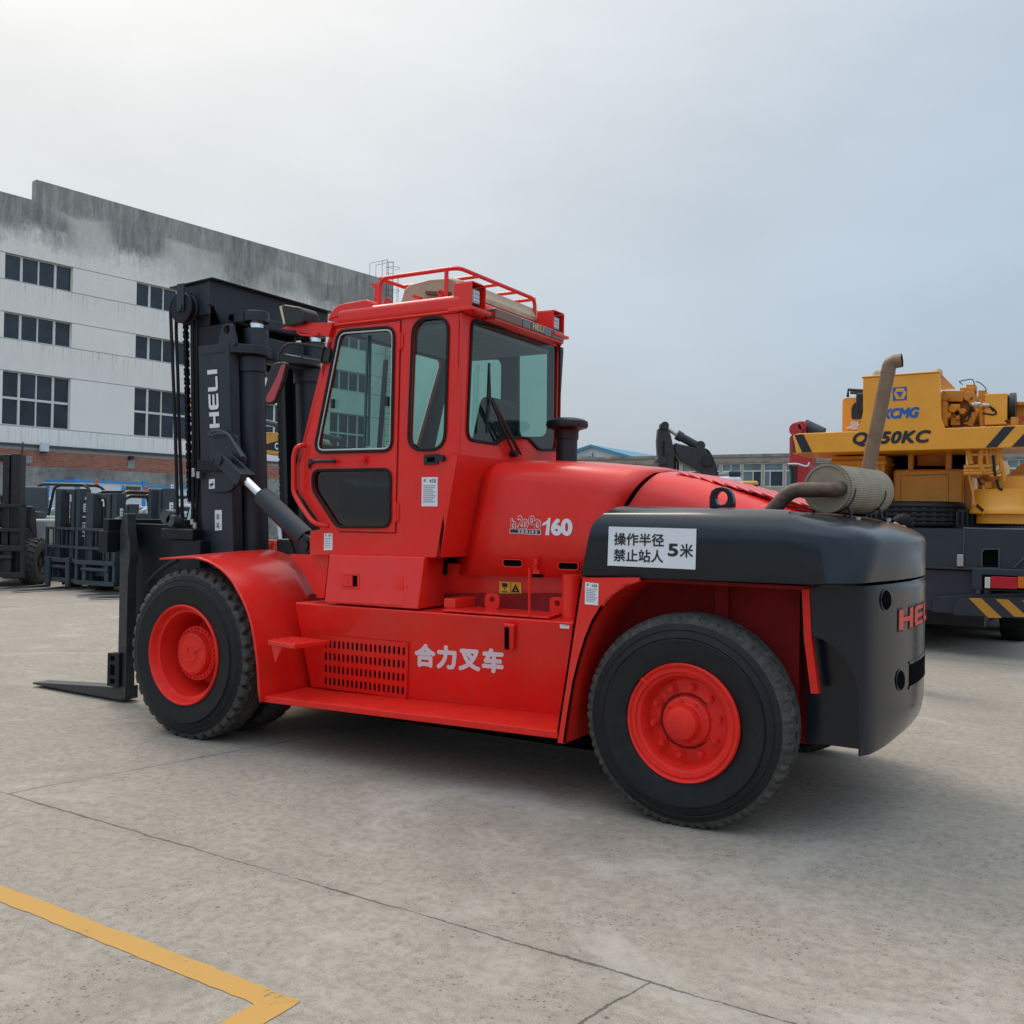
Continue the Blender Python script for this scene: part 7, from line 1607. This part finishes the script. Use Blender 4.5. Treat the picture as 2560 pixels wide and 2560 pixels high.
# spare wheel lying on the deck, wheels below
sp = (c8(640, 980, KY + .42) + c8(1180, 980, KY + .42)) / 2; Rs = (c8(1180, 980, KY + .42) - c8(640, 980, KY + .42)).length / 2
z0, z1 = c8(900, 1058, KY + .05).z, c8(900, 902, KY + .05).z
g = G(); n = 180; b_ = g.b; prof = [(.28, z0 + .03), (.34, z0), (Rs - .06, z0), (Rs - .01, z0 + .03), (Rs, z0 + .05)] + [(Rs, z0 + .05 + (z1 - z0 - .1) * i / 16) for i in range(1, 16)] + [(Rs, z1 - .05), (Rs - .01, z1 - .03), (Rs - .06, z1), (.34, z1), (.28, z1 - .03)]
rg = []
for j, (r, h) in enumerate(prof):
    row = []
    for k in range(n):
        t = 2 * pi * k / n; rr, hh = r, h
        if 5 <= j <= 19 and (j - 5) % 4 == 1: rr -= .016; hh += .010 if (k // 3) % 2 else -.010
        row.append(b_.verts.new((sp.x + rr * cos(t), KY + .05 + Rs + rr * sin(t), hh)))
    rg.append(row)
for a, c in zip(rg, rg[1:]):
    for k in range(n): g._f([a[k], a[(k + 1) % n], c[(k + 1) % n], c[k]])
g.build('spare_wheel', 'tyre', TC, ang=25)
for yy in (2.3, 3.65, 7.0, 8.4):
    for x in (2.05, 4.35):
        g = G(); small_tyre(g, (x, KY + yy, .54), .54, .34, .28, 40); w_ = g.build('wheel', 'tyre', TC); g = G(); g.lathe([(.29, .12), (.2, .02), (0, .02)], (x, KY + yy, .54), (0, 0, 0) if 0 else (1, 0, 0), 20); g.build('rim', 'cgrey', w_)
for o in [c for c in TC.children if c.name.startswith('wheel')]:
    me = o.data; c = sum((v.co for v in me.vertices), V()) / len(me.vertices)
    for v in me.vertices: d = v.co - c; v.co = c + V((d.y, d.x, d.z))
# ================================================================== RED LOADER CRANE BEHIND IT
LC = thing('loader_crane', 'red knuckle boom loader crane rising behind the left end of the yellow beam', 'crane', (0, 0, 0)); LY_ = 14.0
q = c8(240, 900, LY_); LC.location = (q.x, LY_, 0)
def l8(pts, Y=LY_): return [c8(x, y, Y) for x, y in pts]
g = G(); P = l8([(205, 680), (285, 690), (285, 1000), (205, 1000)]); P[2].z = P[3].z = .9; P2 = l8([(168, 690), (285, 700), (300, 640), (180, 520), (168, 540)]); g.prism(P, (0, .4, 0)); g.prism(P2, (0, .4, 0)); g.build('column', 'redcr', LC, bevel=.02)
g = G(); g.prism(rpoly(l8([(178, 525), (185, 480), (205, 450), (225, 442), (250, 445), (262, 470), (268, 530)]), .06), (0, .35, 0)); p = c8(205, 490, LY_ - .04); g.cyl(p, p + V((0, .45, 0)), .13, 18); p = c8(240, 470, LY_ - .04); g.cyl(p, p + V((0, .45, 0)), .09, 18); g.build('knuckle', 'redcr', LC, bevel=.02)
g = G(); g.cyl(c8(255, 470, LY_ + .15), c8(360, 520, LY_ + .15), .13, 18); g.build('boom_cylinder', 'dgrey', LC)
g = G(); P = l8([(180, 700), (206, 700), (206, 900), (180, 900)], LY_ - .05); g.prism(P, (0, .15, 0)); g.tube(l8([(172, 690), (182, 760), (180, 880)], LY_ - .08), .02, 6); g.build('hose_guard', 'dgrey', LC)
g = G(); g.tube(smoothpath(l8([(160, 690), (215, 688), (250, 700), (275, 705), (285, 680)], LY_ - .1), .1), .018, 6); g.build('hoses', 'fwhite', LC)
g = G(); a = LC.location; g.box(a.x - .9, a.x + 1.4, LY_ - .8, LY_ + 5, .85, 1.15); g.box(a.x - .9, a.x + 1.4, LY_ + 5, LY_ + 7, .6, 2.3); g.build('truck_bed', 'redcr', LC, bevel=.03)
g = G()
for yy in (.3, 5.8):
    for x in (-.7, 1.2): g.cyl((a.x + x - .15, LY_ + yy, .48), (a.x + x + .15, LY_ + yy, .48), .48, 24)
g.build('wheel', 'tyre', LC)
# ================================================================== PEOPLE
def person(label, p, face, h, arm=None):
    t = thing('person', label, 'person', (p.x, p.y, 0))
    s = h / 1.70; cf, sf = cos(face), sin(face)
    def L(x, y, z): return V((p.x + (x * cf - y * sf) * s, p.y + (x * sf + y * cf) * s, z * s))
    def skin(name, verts, edges, rad_, m, parent, lvl=2, root=0):
        me = bpy.data.meshes.new(name); me.from_pydata([L(*v) for v in verts], edges, [])
        o = link(name, me, parent); md = o.modifiers.new('skin', 'SKIN'); md.use_smooth_shade = True
        for sv, r in zip(me.skin_vertices[0].data, rad_): r = r if isinstance(r, tuple) else (r, r); sv.radius = (r[0] * s, r[1] * s)
        me.skin_vertices[0].data[root].use_root = True
        o.modifiers.new('sub', 'SUBSURF').levels = lvl; o.modifiers['sub'].render_levels = lvl; me.materials.append(M[m]); return o
    # x forward, y left
    V_ = [(0, 0, .94), (0, 0, 1.10), (0, 0, 1.28), (0, 0, 1.40), (0, 0, 1.47), (.01, 0, 1.53), (.02, 0, 1.60), (.01, 0, 1.67)]
    E_ = [(i, i + 1) for i in range(7)]; R_ = [(.15, .11), (.14, .10), (.16, .11), (.13, .09), .055, .058, (.078, .092), (.06, .075)]
    def add(v, r, f): V_.append(v); R_.append(r); E_.append((f, len(V_) - 1)); return len(V_) - 1
    for sd_ in (1, -1):
        hp = add((0, sd_ * .09, .90), .085, 0); kn = add((.02, sd_ * .10, .48), .058, hp); an = add((-.02, sd_ * .10, .09), .042, kn); ft = add((.10, sd_ * .11, .035), .035, an)
        sh_ = add((0, sd_ * .17, 1.39), .055, 3); el = add((-.04, sd_ * .25, 1.11) if not arm else (-.06, sd_ * .30, 1.12), .042, sh_); wr = add((.10, sd_ * .20, .90) if not arm else (.14, sd_ * .16, 1.16), .030, el); hn = add((.15, sd_ * .19, .83) if not arm else (.22, sd_ * .10, 1.20), .032, wr)
        for f in range(4): add((.19 + .0 * f, sd_ * (.16 + .018 * f), .775 + .006 * f) if not arm else (.29, sd_ * (.06 + .02 * f), 1.20 + .012 * f), .010, hn)
        add((.20, sd_ * .15, .85) if not arm else (.25, sd_ * .10, 1.25), .011, hn)
    bd = skin('body', V_, E_, R_, 'skin', t)
    skin('shirt', [(0, 0, .80), (0, 0, .98), (0, 0, 1.14), (0, 0, 1.30), (0, 0, 1.43), (0, .17, 1.385), (-.03, .24, 1.17), (0, -.17, 1.385), (-.03, -.24, 1.17)], [(0, 1), (1, 2), (2, 3), (3, 4), (3, 5), (5, 6), (3, 7), (7, 8)], [(.185, .145), (.185, .145), (.178, .138), (.195, .14), (.10, .085), .082, .072, .082, .072], 'cloth' if not arm else 'fwhite', bd)
    skin('trousers', [(0, 0, 1.00), (0, .09, .88), (.02, .10, .48), (-.02, .10, .10), (0, -.09, .88), (.02, -.10, .48), (-.02, -.10, .10)], [(0, 1), (1, 2), (2, 3), (0, 4), (4, 5), (5, 6)], [(.175, .135), .115, .082, .066, .115, .082, .066], 'ink', bd)
    for sd_ in (1, -1): skin('shoe', [(-.06, sd_ * .105, .05), (.06, sd_ * .11, .045), (.15, sd_ * .115, .035)], [(0, 1), (1, 2)], [(.045, .045), (.048, .042), (.038, .03)], 'black', bd)
    g = G(); c = L(-.012, 0, 1.655); 
    for i in range(14):
        th = pi * .62 * i / 13; 
    rg = []
    for i in range(11):
        row = []
        for k in range(28):
            t_ = 2 * pi * k / 28; ph = i / 10 * pi * (.58 - .20 * max(0, cos(t_))); rr = sin(ph); x = rr * cos(t_) * .102; y = rr * sin(t_) * .086; z = cos(ph) * .098
            row.append(L(-.010 + x, y, 1.628 + z + .004 * sin(k * 5.3 + i)))
        rg.append(row)
    g.loft(rg, close=True); g.build('hair', 'hair', bd)
    g = G()
    for sd_ in (1, -1):
        e0 = L(.075, sd_ * .033, 1.605); g.lathe([(0, .012), (.009 * s, .008), (.012 * s, 0)], e0, (cf, sf, 0), 12)
    g.build('eyes', 'white', bd)
    g = G(); a, b = L(.085, 0, 1.60), L(.105, 0, 1.565); g.tube([a, b, L(.088, 0, 1.555)], .012 * s, 8, rs=[.006, .014, .008])
    for sd_ in (1, -1): q = L(.0, sd_ * .088, 1.59); g.lathe([(0, .010), (.014, .012), (.022, .004), (.018, -.006)], q, (-sf * sd_, cf * sd_, 0), 14)
    g.tube([L(.083, .022, 1.527), L(.09, 0, 1.525), L(.083, -.022, 1.527)], .005, 6); g.build('face_features', 'skin', bd)
    return t
hp = PD('B7', 812, 108, 9.0); person('person with short black hair standing behind the dark counterweight, only the head top showing', hp, rad(200), hp.z / .99 * .985)
ep = PD('C2', 1010, 700, 7.0); person('person standing at the right edge of the photo, one bare elbow in view', ep + CR * .33, rad(120), 1.66, arm=True)
